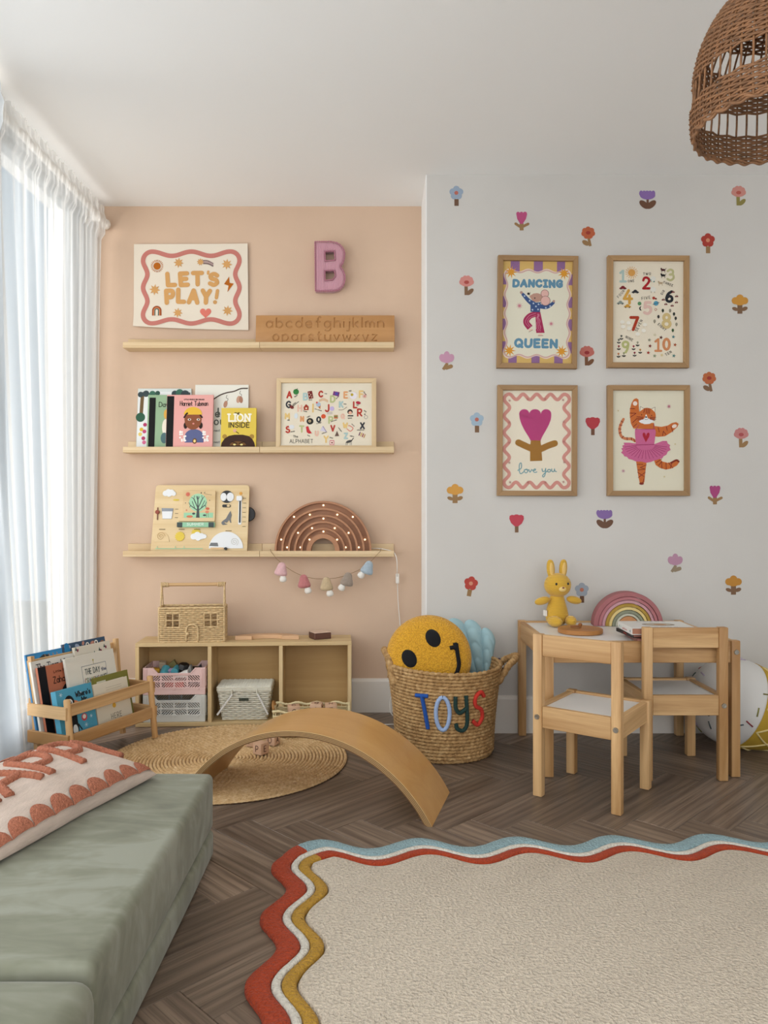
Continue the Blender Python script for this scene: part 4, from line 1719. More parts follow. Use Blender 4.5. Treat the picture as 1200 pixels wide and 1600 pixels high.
# ================================================================== BUSY BOARD
PLYW = wood('birch_ply', '#d2b381', '#e4cda2', 'x', .4, .5)
bb = thing('busy_board', 'wooden weather activity board with tree picture leaning on the lowest ledge', 'activity board', (at(312, 860, 3.36).x, 3.362, LZ[3]+.0106))
bb.rotation_euler = (math.radians(-7), 0, 0)
kb7 = KX/7.059


def q2(x, y):
    return ((x-578)*kb7, (785-y)*kb7+.0149)


def rrect(x0, y0, x1, y1, r, n=5):
    pts = []
    for cx, cy, a0 in ((x1-r, y0+r, -PI/2), (x1-r, y1-r, 0), (x0+r, y1-r, PI/2), (x0+r, y0+r, PI)):
        for i in range(n+1):
            a = a0+PI/2*i/n
            pts.append((cx+r*math.cos(a), cy+r*math.sin(a)))
    return pts


pl = [(38, 785+.0149/kb7), (72, 90), (82, 66), (105, 58), (1085, 58), (1106, 70), (1112, 92), (1100, 785+.0149/kb7)]
vs, fs = flat_curve([[q2(*q) for q in pl]], .012, .0012, 1)
MB().add(vs, fs, 0, XZ).build('panel', PLYW, bb, 40)
fy = -.0062


def plate(name, pts, th, m, y=fy, bev=.0006, lab=None):
    vs, fs = flat_curve([[q2(*q) for q in pts]], th, bev, 1)
    o = MB().add([(v_[0], v_[1], v_[2]) for v_ in vs], fs, 0, Matrix.Translation((0, y-th/2, 0)) @ XZ).build(name, m, bb, 40)
    if lab:
        o['label'] = lab
    return o


def blob(cx, cy, parts):
    """union-like outline of discs round a centre"""
    pts = []
    for i in range(56):
        a = 2*PI*i/56
        d = 0
        for (x, y, r) in parts:
            # ray-disc far hit
            ox, oy = cx-x, cy-y
            bq = ox*math.cos(a)+oy*math.sin(a)
            cq = ox*ox+oy*oy-r*r
            disc = bq*bq-cq
            if disc > 0:
                d = max(d, -bq+math.sqrt(disc))
        pts.append((cx+d*math.cos(a), cy+d*math.sin(a)))
    return pts


TOYW = M('toy_white', '#e4e6e8', .5)
TOYK = M('toy_black', '#1d1f22', .5)
TOYG = M('toy_grey', '#707274', .6)
TOYY = M('toy_yellow', '#dcbf3e', .5)
MINT = M('toy_mint', '#8fc3a0', .5)
DKG = M('toy_dark_green', '#2b3d3c', .5)
plate('cloud', blob(225, 150, [(185, 152, 32), (215, 138, 34), (250, 142, 34), (275, 155, 26), (225, 160, 30)]), .003, TOYW)
plate('tree_tile', rrect(385, 125, 742, 465, 12), .010, PLYW, lab='raised square picture tile of a tree')
A = Art(kb7, 578, 785)
A.rect(400, 370, 722, 425, '#9fd0ab', 1)
A.disc(552, 258, 100, '#a5d3af', 2)
A.star(438, 165, 30, 18, 11, '#d0705c', 2)
DT = '#4d5152'
A.poly([(535, 425), (545, 300), (562, 300), (574, 425)], DT, 3)
for (x1, y1, x2, y2, w_) in ((553, 310, 548, 190, 12), (553, 320, 600, 215, 10), (553, 320, 505, 215, 10), (550, 345, 470, 290, 9), (556, 345, 632, 285, 9), (600, 215, 620, 190, 6), (505, 215, 480, 200, 6), (505, 215, 512, 180, 6),
                             (600, 215, 590, 178, 6), (470, 290, 452, 258, 6), (470, 290, 462, 310, 6), (632, 285, 645, 250, 6), (632, 285, 642, 312, 6), (520, 325, 488, 245, 7), (585, 325, 625, 238, 7), (548, 230, 530, 185, 6), (548, 230, 570, 190, 6)):
    A.stroke([(x1, y1), (x2, y2)], w_, DT, 3)
A.disc(465, 412, 36, '#cf7757', 3, ry=13)
A.disc(508, 380, 17, '#555a5c', 3, ry=12)
A.disc(660, 325, 22, '#c96b4e', 3, ry=14); A.disc(655, 362, 20, '#d88a6c', 3, ry=16)
A.stroke([(652, 375), (650, 420)], 5, '#7d8a5c', 3); A.stroke([(668, 375), (670, 420)], 5, '#7d8a5c', 3)
A.disc(628, 398, 18, '#4a5052', 3, ry=10)
A.stroke([(614, 150), (630, 140), (622, 158), (700, 172)], 3, '#5a5448', 3, smooth=True)
A.disc(585, 150, 7, '#333', 3); A.disc(428, 342, 9, '#d78a6c', 3); A.disc(415, 262, 5, '#444', 3)
A.disc(680, 233, 5, '#444', 3)
A.build('tile_print', bb, (0, fy-.0101, .0149))
plate('tile_rim', [(355, 430), (722, 430), (740, 465), (345, 465)], .012, PLYW)
plate('season_roller', rrect(330, 476, 742, 530, 8), .014, MINT, lab='mint roller with dark end caps')
for x in (330, 676):
    plate('roller_cap', rrect(x, 478, x+58, 530, 5), .0158, DKG)
A = Art(kb7, 578, 785)
A.text('SUMMER', 440, 512, 26, 5, '#dfeee2', 1, width=180)
A.build('roller_print', bb, (0, fy-.0142, .0149))
plate('moon_dial', [(865+73*math.cos(2*PI*i/32), 189+70*math.sin(2*PI*i/32)) for i in range(32)], .002, TOYK)
for cx_ in (828, 902):
    plate('moon_disc', [(cx_+(34 if cx_ < 850 else 40)*math.cos(2*PI*i/24), 192+(50 if cx_ > 850 else 46)*math.sin(2*PI*i/24)) for i in range(24)], .0035, TOYW)
plate('slot', rrect(815, 275, 908, 308, 15), .002, TOYK)
plate('slot_bead', [(885+18*math.cos(2*PI*i/16), 291+13*math.sin(2*PI*i/16)) for i in range(16)], .006, PLYW)
plate('wolf', [(908, 345), (888, 378), (860, 432), (832, 452), (812, 470), (812, 490), (828, 504), (880, 496), (850, 485), (842, 470), (870, 478), (896, 446), (908, 478), (920, 480), (912, 440), (922, 395)], .002, TOYG)
plate('thermometer', rrect(996, 190, 1030, 500, 10), .002, TOYW)
plate('slider_groove', rrect(1004, 232, 1022, 480, 8), .0026, TOYK)
plate('slider', rrect(974, 182, 1036, 236, 12), .010, TOYW)
plate('sun_dot', [(1018+17*math.cos(2*PI*i/18), 152+17*math.sin(2*PI*i/18)) for i in range(18)], .002, M('toy_orange', '#d79a3c', .5))
plate('bucket_window', [(146, 316), (276, 318), (262, 436), (160, 436)], .002, M('toy_bluegrey', '#8b9199', .5))
plate('bucket_water', [(152, 352), (270, 352), (261, 434), (161, 434)], .003, TOYW)
plate('peg_rail', rrect(98, 308, 110, 448, 5), .003, M('toy_brown', '#7a4a35', .5))
plate('peg', [(105+22*math.cos(2*PI*i/18), 362+22*math.sin(2*PI*i/18)) for i in range(18)], .012, M('toy_red_brown', '#8d3b24', .5))
plate('snail_wheel', [(158+80*math.cos(PI+PI*i/20), 665+85*math.sin(PI+PI*i/20)) for i in range(21)]+[(244, 690), (78, 690)], .002, PLYW)
plate('sun_piece', [(358+(58 if i % 2 else 46)*math.cos(2*PI*i/28), 630+(58 if i % 2 else 46)*math.sin(2*PI*i/28)) for i in range(28)], .003, TOYY)
plate('cloud_sun', [(535+(56 if i % 2 else 44)*math.cos(2*PI*i/28), 590+(50 if i % 2 else 40)*math.sin(2*PI*i/28)) for i in range(28)], .002, TOYY)
plate('cloud_piece', blob(565, 630, [(510, 632, 34), (550, 615, 36), (595, 628, 34), (628, 630, 24), (560, 648, 30)]), .004, TOYW)
plate('snail_shell_dial', [(868+188*math.cos(PI+PI*i/28), 762+185*math.sin(PI+PI*i/28)) for i in range(29)], .0025, TOYW)
plate('snail_head', [(685, 735), (700, 700), (775, 700), (785, 740)], .0035, TOYG)
plate('knob', [(868+16*math.cos(2*PI*i/16), 766+16*math.sin(2*PI*i/16)) for i in range(16)], .012, BLACK)
A = Art(kb7, 578, 785)
for i in range(7):
    A.stroke([(1045, 208+i*52), (1078, 208+i*52)], 5, '#6b5a44', 1)
for x, y_ in ((130, 552), (345, 552), (515, 552), (862, 568)):
    A.stroke([(x, y_), (x+62, y_)], 7, '#6b5a44', 1)
A.stroke([(95, 765), (610, 765)], 8, '#9ac7a4', 1)
for x in (110, 310, 405):
    A.stroke([(x, 764), (x+4, 738)], 6, '#9ac7a4', 1)
for yy in (328, 376, 422):
    A.stroke([(298, yy), (330, yy)], 5, '#6b5a44', 1)
A.disc(305, 225, 36, '#d8c04e', 1, ry=10)
sp = [(960+(4+i*1.5)*math.cos(i*.5), 690+(4+i*1.5)*math.sin(i*.5)) for i in range(28)]
A.stroke(sp, 4, '#b9b4a8', 3, smooth=True)
sp = [(150+(4+i*1.7)*math.cos(i*.5), 630+(4+i*1.7)*math.sin(i*.5)) for i in range(26)]
A.stroke(sp, 4, '#b08c5c', 3, smooth=True)
A.rect(700, 752, 845, 775, '#d9b88e', 3)
A.build('board_print', bb, (0, fy-.0024, .0149))
MB().lathe([(0, 0), (.03, 0), (.033, .003), (.03, .006), (0, .006)], 24, 0, Matrix.Translation((q2(1095, 380)[0], .006, q2(0, 380)[1])) @ Matrix.Rotation(-PI/2, 4, 'X')).build('side_wheel', BLACK, bb, 40)

# ================================================================== RAINBOW LAMP
LAMPW = wood('rainbow_lamp_wood', '#a06c4a', '#bb8660', 'x', .5, .5, (.25, .8))
GLOW, nt, p = newmat('lit_bulb')
p.inputs['Base Color'].default_value = lin('#fff2cc')
p.inputs['Emission Color'].default_value = lin('#fff0c4')
p.inputs['Emission Strength'].default_value = 3
rl = thing('rainbow_lamp', 'brown wooden rainbow lamp with small lit bulbs on the lowest ledge', 'lamp', (at(505, 860, 3.36).x, 3.37, LZ[3]+.0106))
kr = KX/4.286
vr = 1.03


def arch_ring(r0, r1, y0, y1, n=40):
    mb = MB()
    vs, fs = [], []
    LIFT = .0149
    for i in range(-1, n+2):
        a = PI*min(max(i, 0), n)/n
        for r, y in ((r0, y0), (r1, y0), (r1, y1), (r0, y1)):
            vs.append((r*math.cos(a), y, r*math.sin(a)*vr+(LIFT if 0 <= i <= n else 0)))
    n += 2
    for i in range(n):
        for j in range(4):
            j2 = (j+1) % 4
            fs.append((i*4+j, i*4+j2, (i+1)*4+j2, (i+1)*4+j))
    fs += [(0, 1, 2, 3), tuple(n*4+j for j in range(4))[::-1]]
    return mb.add(vs, fs)


arch_ring(80*kr, 321*kr, .004, .026).build('back_plate', LAMPW, rl, 40)
for r0_, r1_ in ((309, 322), (264, 277), (221, 234), (180, 193), (137, 149), (80, 110)):
    arch_ring(r0_*kr, r1_*kr, -.026, .004).build('arch_rim', LAMPW, rl, 40)
gl = MB()
cnt = 0
for x, y_ in ((450, 127), (253, 205), (647, 205), (167, 357), (728, 357), (359, 190), (543, 190), (207, 409), (687, 409), (450, 216), (280, 312), (619, 312), (374, 280), (526, 280), (296, 409), (599, 409), (450, 303), (357, 357), (542, 357)):
    o = MB().lathe([(0, .005), (.0026, .0042), (.0036, .002), (.0036, -.001)], 12).build('bulb', GLOW, rl, 180)
    dx, dz = (x-450)*kr, (430-y_)*kr*1.0
    o.location = (dx, .0035, dz+.0149)
    o.rotation_euler = (PI/2, 0, 0)
CORDW = M('white_cable', '#ebe7e0', .5)
lx, lz, ly = rl.location.x, rl.location.z, rl.location.y


def loc_(px, py, Y):
    q = at(px, py, Y)
    return (q.x-lx, q.y-ly, q.z-lz)


P = chain([loc_(579, 857, 3.392), loc_(592, 857, 3.372), loc_(606, 859.5, 3.360), loc_(615, 863, 3.345), loc_(619.5, 872, 3.326), loc_(620.5, 888, 3.333), loc_(620.5, 898, 3.37), loc_(621, 912, 3.40), loc_(622, 940, 3.408), loc_(625, 975, 3.41),
           loc_(628, 1010, 3.395), loc_(628, 1060, 3.385), loc_(622, 1086, 3.36), loc_(611, 1090, 3.33), loc_(609, 1105, 3.30), loc_(614, 1118, 3.28), (.36, 3.24-ly, .0045-lz), (.30, 3.2-ly, .0045-lz), (.13, 3.2-ly, .0045-lz), (.092, 3.17-ly, .0045-lz), (.12, 3.14-ly, .0045-lz)], 6)
MB().tube(P, .0019, 6).build('cable', CORDW, rl, 180)
sw = at(621, 904, 3.385)
MB().box(-.0075, .0075, -.007, .007, -.022, .022, .004, seg=3).box(-.003, .003, -.0085, -.006, -.004, .006, .001).build('switch', CORDW, rl, 40).location = (sw.x-lx, sw.y-ly, sw.z-lz)

# ================================================================== MUSHROOM GARLAND
gd = thing('mushroom_garland', 'string garland of five felt mushrooms hanging below the rainbow lamp', 'garland', at(508, 860, 3.327))
gx, gy, gz = gd.location
FEL = [('#d9aeb0', 'pale pink cap'), ('#b87272', 'rose cap'), ('#c2ab88', 'beige cap'), ('#98897c', 'grey-brown cap'), ('#a3b2bd', 'pale blue cap')]
ml_ = [(441, 880, .12), (474, 899, -.08), (510, 903, -.02), (545, 896, .18), (578, 878, .28)]
WOOLW = M('white_felt', '#e9e4dc', .95, bs=300, bd=.002)
for (hx, wcol), (mx_, my_, rot) in zip(FEL, ml_):
    cm = M('felt_'+wcol.replace(' ', '_').replace('-', '_'), hx, .95, var=.08, vs=90, bs=260, bd=.003, sheen=.3)
    q = at(mx_, my_, 3.319)
    mt = Matrix.Translation((q.x-gx, q.y-gy, q.z-gz)) @ Matrix.Rotation(rot*1.2, 4, 'Y')
    capm = MB().lathe([(0, .004), (.007, .003), (.0135, -.002), (.0178, -.011), (.0205, -.021), (.0245, -.031), (.028, -.041), (.027, -.050), (.018, -.0545), (0, -.0545)], 20, 0, mt @ Matrix.Diagonal((1, .62, 1, 1))).build('mushroom', cm, gd, 180)
    capm['label'] = 'felt mushroom with '+wcol
    MB().lathe([(0, -.053), (.0085, -.052), (.011, -.058), (.0155, -.068), (.0145, -.078), (.007, -.083), (0, -.0835)], 16, 0, mt @ Matrix.Rotation((.25 if mx_ > 530 else -.2), 4, 'Y') @ Matrix.Translation((0, 0, .001)) @ Matrix.Diagonal((1, .75, 1, 1))).build('stem', WOOLW, capm, 180)
TW_ = M('twine', '#8f7350', .9)
sp = [(422.5, 858, 3.331), (423.5, 862, 3.331)]+[(432, 873, 3.327)]+[(mx_, my_+1, 3.321) for mx_, my_, _ in ml_]+[(588, 868, 3.327), (594.5, 861, 3.331), (595.5, 857, 3.332)]
P = []
for a, b in zip(sp[:-1], sp[1:]):
    va, vb = at(*a), at(*b)
    for j in range(5):
        tt = j/5
        s_ag = -.006*4*tt*(1-tt) if abs(a[0]-b[0]) > 20 else 0
        vq = va.lerp(vb, tt)
        P.append((vq.x-gx, vq.y-gy, vq.z-gz+s_ag))
P.append(tuple(at(*sp[-1])-Vector((gx, gy, gz))))
MB().tube(P, .0011, 5).build('string', TW_, gd, 180)


# ================================================================== CUBBY SHELF
CB = {k: wood('cubby_wood_'+k, '#c6a673', '#e0c799', k, .45, .5, objvar=.05) for k in 'xyz'}
CR = math.radians(3.0)
CW, CD, CHt = .892, .178, .347
cub = thing('cubby_shelf', 'low pale wood shelf with three open compartments against the pink wall', 'shelf', (-1.0, 3.168, 0), CR)
TK = .0155
MB().box(0, CW, 0, CD, CHt-TK, CHt, .0012).build('top_panel', CB['x'], cub)
MB().box(0, CW, 0, CD, .001, TK+.001, .0012).build('bottom_panel', CB['x'], cub)
for x in (0, CW-TK):
    MB().box(x, x+TK, 0, CD, TK+.0012, CHt-TK-.0002, .0012).build('side_panel', CB['z'], cub)
for x in (.296, .590):
    MB().box(x, x+TK, .0005, CD-.007, TK+.0012, CHt-TK-.0002, .001).build('divider', CB['z'], cub)
MB().box(TK+.0003, CW-TK-.0003, CD-.006, CD-.0005, TK+.0012, CHt-TK-.0002).build('back_panel', wood('cubby_back', '#b28e58', '#cba974', 'x', .3, .6), cub)
cm_ = Matrix.Translation(cub.location) @ Matrix.Rotation(CR, 4, 'Z')


def cw(x, y, z):
    return cm_ @ Vector((x, y, z))


# --- folding crates
def crate(label, col, x, z, h=.112, w=.256, d=.158):
    m = M('crate_'+label.split()[0], col, .45)
    t = thing('folding_crate', label, 'crate', cw(x, .012, z), CR, 'folding crates in the cubby')
    th = .005

    def wall(name, Lx, M4, notch):
        mb = MB()
        zb, zt = .028, h
        # lower band, posts, rim
        mb.box(0, Lx, 0, th, 0, zb, .0012, mtx=M4)
        mb.box(-.0008, Lx+.0008, -.0015, th, zb-.003, zb+.003, 0, mtx=M4)
        mb.box(0, .020, 0, th, zb+.003, h, .0008, mtx=M4)
        mb.box(Lx-.020, Lx, 0, th, zb+.003, h, .0008, mtx=M4)
        for xx in (.005, .012, Lx-.016, Lx-.009):
            mb.box(xx, xx+.0028, -.0025, 0, zb+.006, h-.005, 0, mtx=M4)
        nz = .022 if notch else 0
        gx0, gx1 = .02, Lx-.02
        gz0, gz1 = zb+.003, h-nz-.010
        # rim with a sloped hand-hold cut
        if notch:
            mb.prism([(gx0, gz1), (gx1, gz1), (gx1, h), (gx1-.022, h), (gx1-.042, h-nz), (gx0+.042, h-nz), (gx0+.022, h), (gx0, h)], 0, th, mtx=M4)
            rim = [(gx0+.018, -.0008, h-.002), (gx0+.042, -.0008, h-nz-.002), (gx1-.042, -.0008, h-nz-.002), (gx1-.018, -.0008, h-.002)]
            mb.tube(rim, .0018, 5, mtx=M4)
            mb.tube([(q[0], q[1], q[2]-.006) for q in rim[1:3]], .0012, 4, mtx=M4)
        else:
            mb.box(gx0, gx1, 0, th, gz1, h, .0008, mtx=M4)
        nc = 4
        cwid = (gx1-gx0)/nc
        chh = (gz1-gz0)/2
        mb.box(gx0, gx1, 0, th, gz0+chh-.0028, gz0+chh+.0028, mtx=M4)
        for c in range(nc+1):
            xx = gx0+c*cwid
            mb.box(max(gx0, xx-.0032), min(gx1, xx+.0032), .0002, th-.0002, gz0, gz1, mtx=M4)
        for c in range(nc):
            for r in range(2):
                x0, x1 = gx0+c*cwid+.0030, gx0+(c+1)*cwid-.0030
                z0, z1 = (gz0, gz0+chh-.0027) if r == 0 else (gz0+chh+.0027, gz1)
                sgn = 1 if (c+r) % 2 else -1
                step, bw = .0105, .0048
                run = (z1-z0)*1.0
                k = -3
                while k < 8:
                    xs = x0+k*step
                    a = [Vector((xs, z0)), Vector((xs+bw, z0)), Vector((xs+bw+run, z1)), Vector((xs+run, z1))]
                    if sgn < 0:
                        a = [Vector((x0+x1-q.x, q.y)) for q in a][::-1]
                    a = clip(a, x0, x1, z0, z1)
                    if len(a) >= 3:
                        ar = sum(a[i-1].x*a[i].y-a[i].x*a[i-1].y for i in range(len(a)))
                        if abs(ar) > 2e-6:
                            mb.prism([(q.x, q.y) for q in a], .0003, th-.0003, mtx=M4)
                    k += 1
        for xx in (Lx*.5, Lx-.03, .03):
            mb.box(xx-.005, xx+.005, -.003, 0, zb-.008, zb+.001, .0006, mtx=M4)
        return mb.build(name, m, t, 30)
    wall('front_panel', w, Matrix.Identity(4), True)
    wall('rear_panel', w, Matrix.Translation((w, d, 0)) @ Matrix.Rotation(PI, 4, 'Z'), True)
    wall('side_panel', d-2*th, Matrix.Translation((0, d-th, 0)) @ Matrix.Rotation(-PI/2, 4, 'Z'), False)
    wall('side_panel', d-2*th, Matrix.Translation((w, th, 0)) @ Matrix.Rotation(PI/2, 4, 'Z'), False)
    MB().box(th, w-th, th, d-th, .003, .006).build('crate_floor', m, t)
    return t


crate('greyish white slotted plastic folding crate below the pink one', '#d4d4ce', .028, .0170)
crate('pink slotted plastic folding crate full of toy blocks, in the cubby', '#e6c4bf', .028, .1300)
# --- blocks in the pink crate (crate origin at cw(.028,.012,.130))
TB = 'toy blocks in the pink crate'
zc0 = .130+.0065


def toy(label, x, y, z, mb, m, rot=(0, 0, 0)):
    o = mb.build('toy_block', m, None, 35)
    o.location = cw(x, y, z)
    o.rotation_euler = rot
    return tag(o, label, 'toy block', TB)


TEAL = M('block_teal', '#4f9aa8', .5)
MUST = M('block_yellow', '#cf9c2e', .5)
LILAC = M('block_lilac', '#a58fae', .5)
OLIVE = M('block_olive', '#7b7440', .5)
BLK = M('block_black', '#111114', .45)
WHT = M('block_white', '#dedcd8', .5)
GRY = M('block_grey', '#8b8a86', .6)
SAND = M('block_sand', '#b9a58c', .6)
toy('mustard yellow block at the curtain end of the pink crate', .062, .068, zc0+.072, MB().box(-.02, .02, -.014, .014, -.014, .022, .002), MUST, (.1, .1, .3))
toy('sand-white cube behind the yellow block in the pink crate', .085, .115, zc0+.092, MB().box(-.014, .014, -.014, .014, -.014, .022, .002), SAND, (.2, .1, .2))
toy('olive triangular block leaning at the back of the pink crate', .128, .125, zc0+.092, MB().prism([(-.03, -.01), (.03, -.01), (0, .027)], -.012, .012), OLIVE, (0, .2, .1))
CYL = lambda r, l: MB().lathe([(r-.001, 0), (r, .001), (r, l-.001), (r-.001, l)], 24)
toy('teal cylinder block lying low, its round end forward, in the pink crate', .108, .032, zc0+.068, CYL(.018, .05), TEAL, (-PI/2+.5, 0, 0))
toy('teal cylinder block beside the black block, its round end forward', .151, .040, zc0+.082, CYL(.0155, .05), TEAL, (-PI/2+.15, .2, 0))
toy('lilac block between the two teal cylinders', .131, .062, zc0+.078, MB().box(-.012, .012, -.012, .012, -.012, .014, .002), LILAC, (.3, 0, .2))
toy('black many-sided block in the middle of the pink crate', .182, .082, zc0+.092, MB().lathe([(.018, -.018), (.030, -.002), (.020, .017)], 7), BLK, (.2, .1, .4))
toy('long white wedge block lying at the front of the pink crate', .178, .022, zc0+.076, MB().prism([(-.04, -.012), (.035, -.012), (.035, .018), (.02, .016)], -.008, .008), WHT, (0, -.05, 0))
toy('grey triangular block standing behind the white wedge', .214, .058, zc0+.086, MB().prism([(-.018, -.02), (.018, -.02), (0, .024)], -.009, .009), GRY, (0, .1, -.2))
toy('black triangular block at the divider end of the pink crate', .247, .055, zc0+.082, MB().prism([(-.028, -.015), (.02, -.015), (.014, .032)], -.009, .009), BLK, (0, -.05, .1))
toy('second black block hidden low among the pink crate blocks', .217, .11, zc0+.07, MB().box(-.03, .03, -.02, .02, -.02, .02, .003), BLK, (0, .1, .2))
toy('red flat block low behind the pink crate lattice', .165, .024, zc0+.028, MB().box(-.05, .03, -.01, .01, -.02, .02, .003), M('block_red', '#b04038', .5))

# --- woven helpers
def weave(path, closed, heights, stakes, rs, amp, skip=None, taper=None):
    """horizontal strands over and under upright stakes. path(a)->(x,y,nx,ny) for a in 0..1"""
    mb = MB()
    for k, z in enumerate(heights):
        for (a0, a1) in (skip(z) if skip else [(0, 1)]):
            cnt = max(2, int(stakes*2*(a1-a0)))
            pts = []
            for i in range(cnt + (0 if (closed and a1-a0 == 1) else 1)):
                a = a0+(a1-a0)*i/cnt
                x, y, nx, ny = path(a, z)
                o = amp*math.cos(PI*(a*stakes)+PI*k)
                pts.append((x+nx*o, y+ny*o, z))
            mb.tube(pts, rs, 5, closed=(closed and a1-a0 == 1), flat=1.0)
    return mb


def rect_path(w, d, cr=.008, flare=0, h=1):
    def fn(a, z):
        W_, D_ = w/2+flare*z/h, d/2+flare*.6*z/h
        per = 2*(2*W_+2*D_)
        s = (a % 1)*per
        segs = ((2*W_, (-W_, -D_), (1, 0), (0, -1)), (2*D_, (W_, -D_), (0, 1), (1, 0)), (2*W_, (W_, D_), (-1, 0), (0, 1)), (2*D_, (-W_, D_), (0, -1), (-1, 0)))
        for L_, p0, dr, nn_ in segs:
            if s <= L_:
                # soften the corner
                x, y = p0[0]+dr[0]*s, p0[1]+dr[1]*s
                e = min(s, L_-s)
                if e < cr:
                    q = (cr-e)*.45
                    x -= nn_[0]*q
                    y -= nn_[1]*q
                return x, y, nn_[0], nn_[1]
            s -= L_
        return segs[0][1][0], segs[0][1][1], 0, -1
    return fn


STRAW = M('seagrass_straw', '#d2b588', .8, var=.2, vs=90, bs=300, bd=.001)
# --- wicker house basket
HW, HD, HH = .268, .105, .142
hb = thing('house_basket', 'small wicker house shaped basket with handle, windows and door, on the cubby', 'basket', cw(.225, .066, CHt+.001), CR+math.radians(3))
pth = rect_path(HW, HD)
per = 2*(HW+HD)
wins = [(.030, .085), (.185, .240)]       # along the front
wz0, wz1 = .062, .120


def skipf(z):
    if wz0 < z < wz1:
        iv, last = [], 0.0
        for a, b in wins:
            iv.append((last, a/per))
            last = b/per
        iv.append((last, 1.0))
        return iv
    return [(0, 1)]


hs = [.004+i*.0080 for i in range(18)]
mb = weave(pth, True, hs, 46, .0040, .0030, skipf)
mb.build('woven_wall', STRAW, hb, 180)
stk = MB()
for i in range(46):
    x, y, nx, ny = pth((i+.5)/46, 0)
    if y < -HD/2+.01 and any(a-.002 < x+HW/2 < b+.002 for a, b in wins):
        stk.tube([(x, y, .001), (x, y, wz0)], .0016, 4)
        stk.tube([(x, y, wz1), (x, y, HH)], .0016, 4)
    else:
        stk.tube([(x, y, .001), (x, y, HH)], .0016, 4)
stk.build('stakes', STRAW, hb, 180)
MB().box(-HW/2+.003, HW/2-.003, -HD/2+.003, HD/2-.003, .001, .005).build('basket_floor', STRAW, hb)
rim = MB()
for z, r in ((HH, .0045), (.002, .004)):
    P = []
    L_ = 0
    for i in range(220):
        x, y, nx, ny = pth(i/220, z)
        P.append((x+nx*.001, y+ny*.001, z))
    rim.tube(P, [r*(.8+.3*abs(math.sin(i*1.25))) for i in range(220)], 6, closed=True)
for sx in (-1, 1):
    for sy in (-1, 1):
        P = [(sx*(HW/2-.001), sy*(HD/2-.001), z*.0035) for z in range(0, 41)]
        rim.tube(P, [.0042*(.8+.3*abs(math.sin(i*1.3))) for i in range(41)], 6)
rim.build('braided_rim', STRAW, hb, 180)
for a, b in wins:
    wm = MB()
    x0, x1 = a-HW/2, b-HW/2
    yf = -HD/2-.001
    for pa, pb_, r in (((x0, yf, wz0), (x1, yf, wz0), .0032), ((x0, yf, wz1), (x1, yf, wz1), .0032), ((x0, yf, wz0), (x0, yf, wz1), .0032), ((x1, yf, wz0), (x1, yf, wz1), .0032),
                       (((x0+x1)/2, yf, wz0), ((x0+x1)/2, yf, wz1), .0026), ((x0, yf, (wz0+wz1)/2), (x1, yf, (wz0+wz1)/2), .0026)):
        P = [Vector(pa).lerp(Vector(pb_), i/16) for i in range(17)]
        wm.tube(P, [r*(.85+.25*abs(math.sin(i*1.4))) for i in range(17)], 6)
    wm.build('window_grid', STRAW, hb, 180)
dm = MB()
P = [(-.024, 0, .004), (-.024, 0, .045)]+[(-.024*math.cos(PI*i/10), 0, .05+.024*math.sin(PI*i/10)) for i in range(11)]+[(.024, 0, .045), (.024, 0, .004)]
P = chain([(x+.003, -HD/2-.0055, z) for x, _, z in P], 4)
dm.tube(P, [.0044*(.8+.3*abs(math.sin(i*1.2))) for i in range(len(P))], 6)
dm.lathe([(0, .006), (.006, .004), (.0075, 0), (.006, -.002)], 14, 0, Matrix.Translation((-.015, -HD/2-.008, .035)) @ Matrix.Rotation(PI/2, 4, 'X'))
dm.build('door_outline', STRAW, hb, 180)
for sx in (-1, 1):
    hm = MB()
    x = sx*(HW/2-.004)
    for yy in (-.03, .03):
        P = [Vector((x, yy, HH)).lerp(Vector((x, yy*.1, .232)), i/20) for i in range(21)]
        hm.tube(P, [.0034*(.82+.25*abs(math.sin(i*1.5))) for i in range(21)], 6)
    P = [(x-sx*.004+sx*.0, math.cos(i*.9)*.0085, .235+math.sin(i*.9)*.0085) for i in range(0, 36)]
    P = [(x+sx*.003-sx*i*.0009, q[1], q[2]) for i, q in enumerate(P)]
    hm.tube(P, .003, 5)
    hm.build('handle_wrap', STRAW, hb, 180)
MB().tube([(-HW/2, 0, .235), (HW/2, 0, .235)], .0072, 14).build('handle_bar', wood('handle_wood', '#c49b6a', '#d9b486', 'x', .6), hb, 60)

# --- flat wooden arch and dark block on the cubby top
ARW = wood('arch_block_wood', '#cda27a', '#dcb690', 'x', .5)
ab = MB()
vs, fs = [], []
for i in range(29):
    a = PI*i/28
    for r in (.064, .134):
        for z in (0, .016):
            vs.append((r*math.cos(a), r*math.sin(a)*.52-.035, z))
for i in range(28):
    b0, b1 = i*4, (i+1)*4
    fs += [(b0, b1, b1+1, b0+1), (b0+2, b0+3, b1+3, b1+2), (b0+1, b1+1, b1+3, b0+3), (b0, b0+2, b1+2, b1)]
fs += [(0, 1, 3, 2), (112, 114, 115, 113)]
o = ab.add(vs, fs).build('wooden_arch', ARW, None, 40)
o.location = cw(.535, .095, CHt+.001)
o.rotation_euler = (0, 0, CR)
tag(o, 'flat pale wooden arch block lying on the cubby top beside the house basket', 'toy block')
db = thing('storage_box', 'small dark walnut box with pale lid on the cubby top', 'box', cw(.758, .088, CHt+.001), CR+math.radians(24))
MB().box(-.038, .038, -.034, .034, 0, .026, .002).build('body', wood('walnut_box', '#4c2f24', '#694436', 'x', .6), db, 40)
MB().box(-.0375, .0375, -.0335, .0335, .0265, .030, .001).build('lid', M('box_lid', '#d8bda8', .6), db, 40)

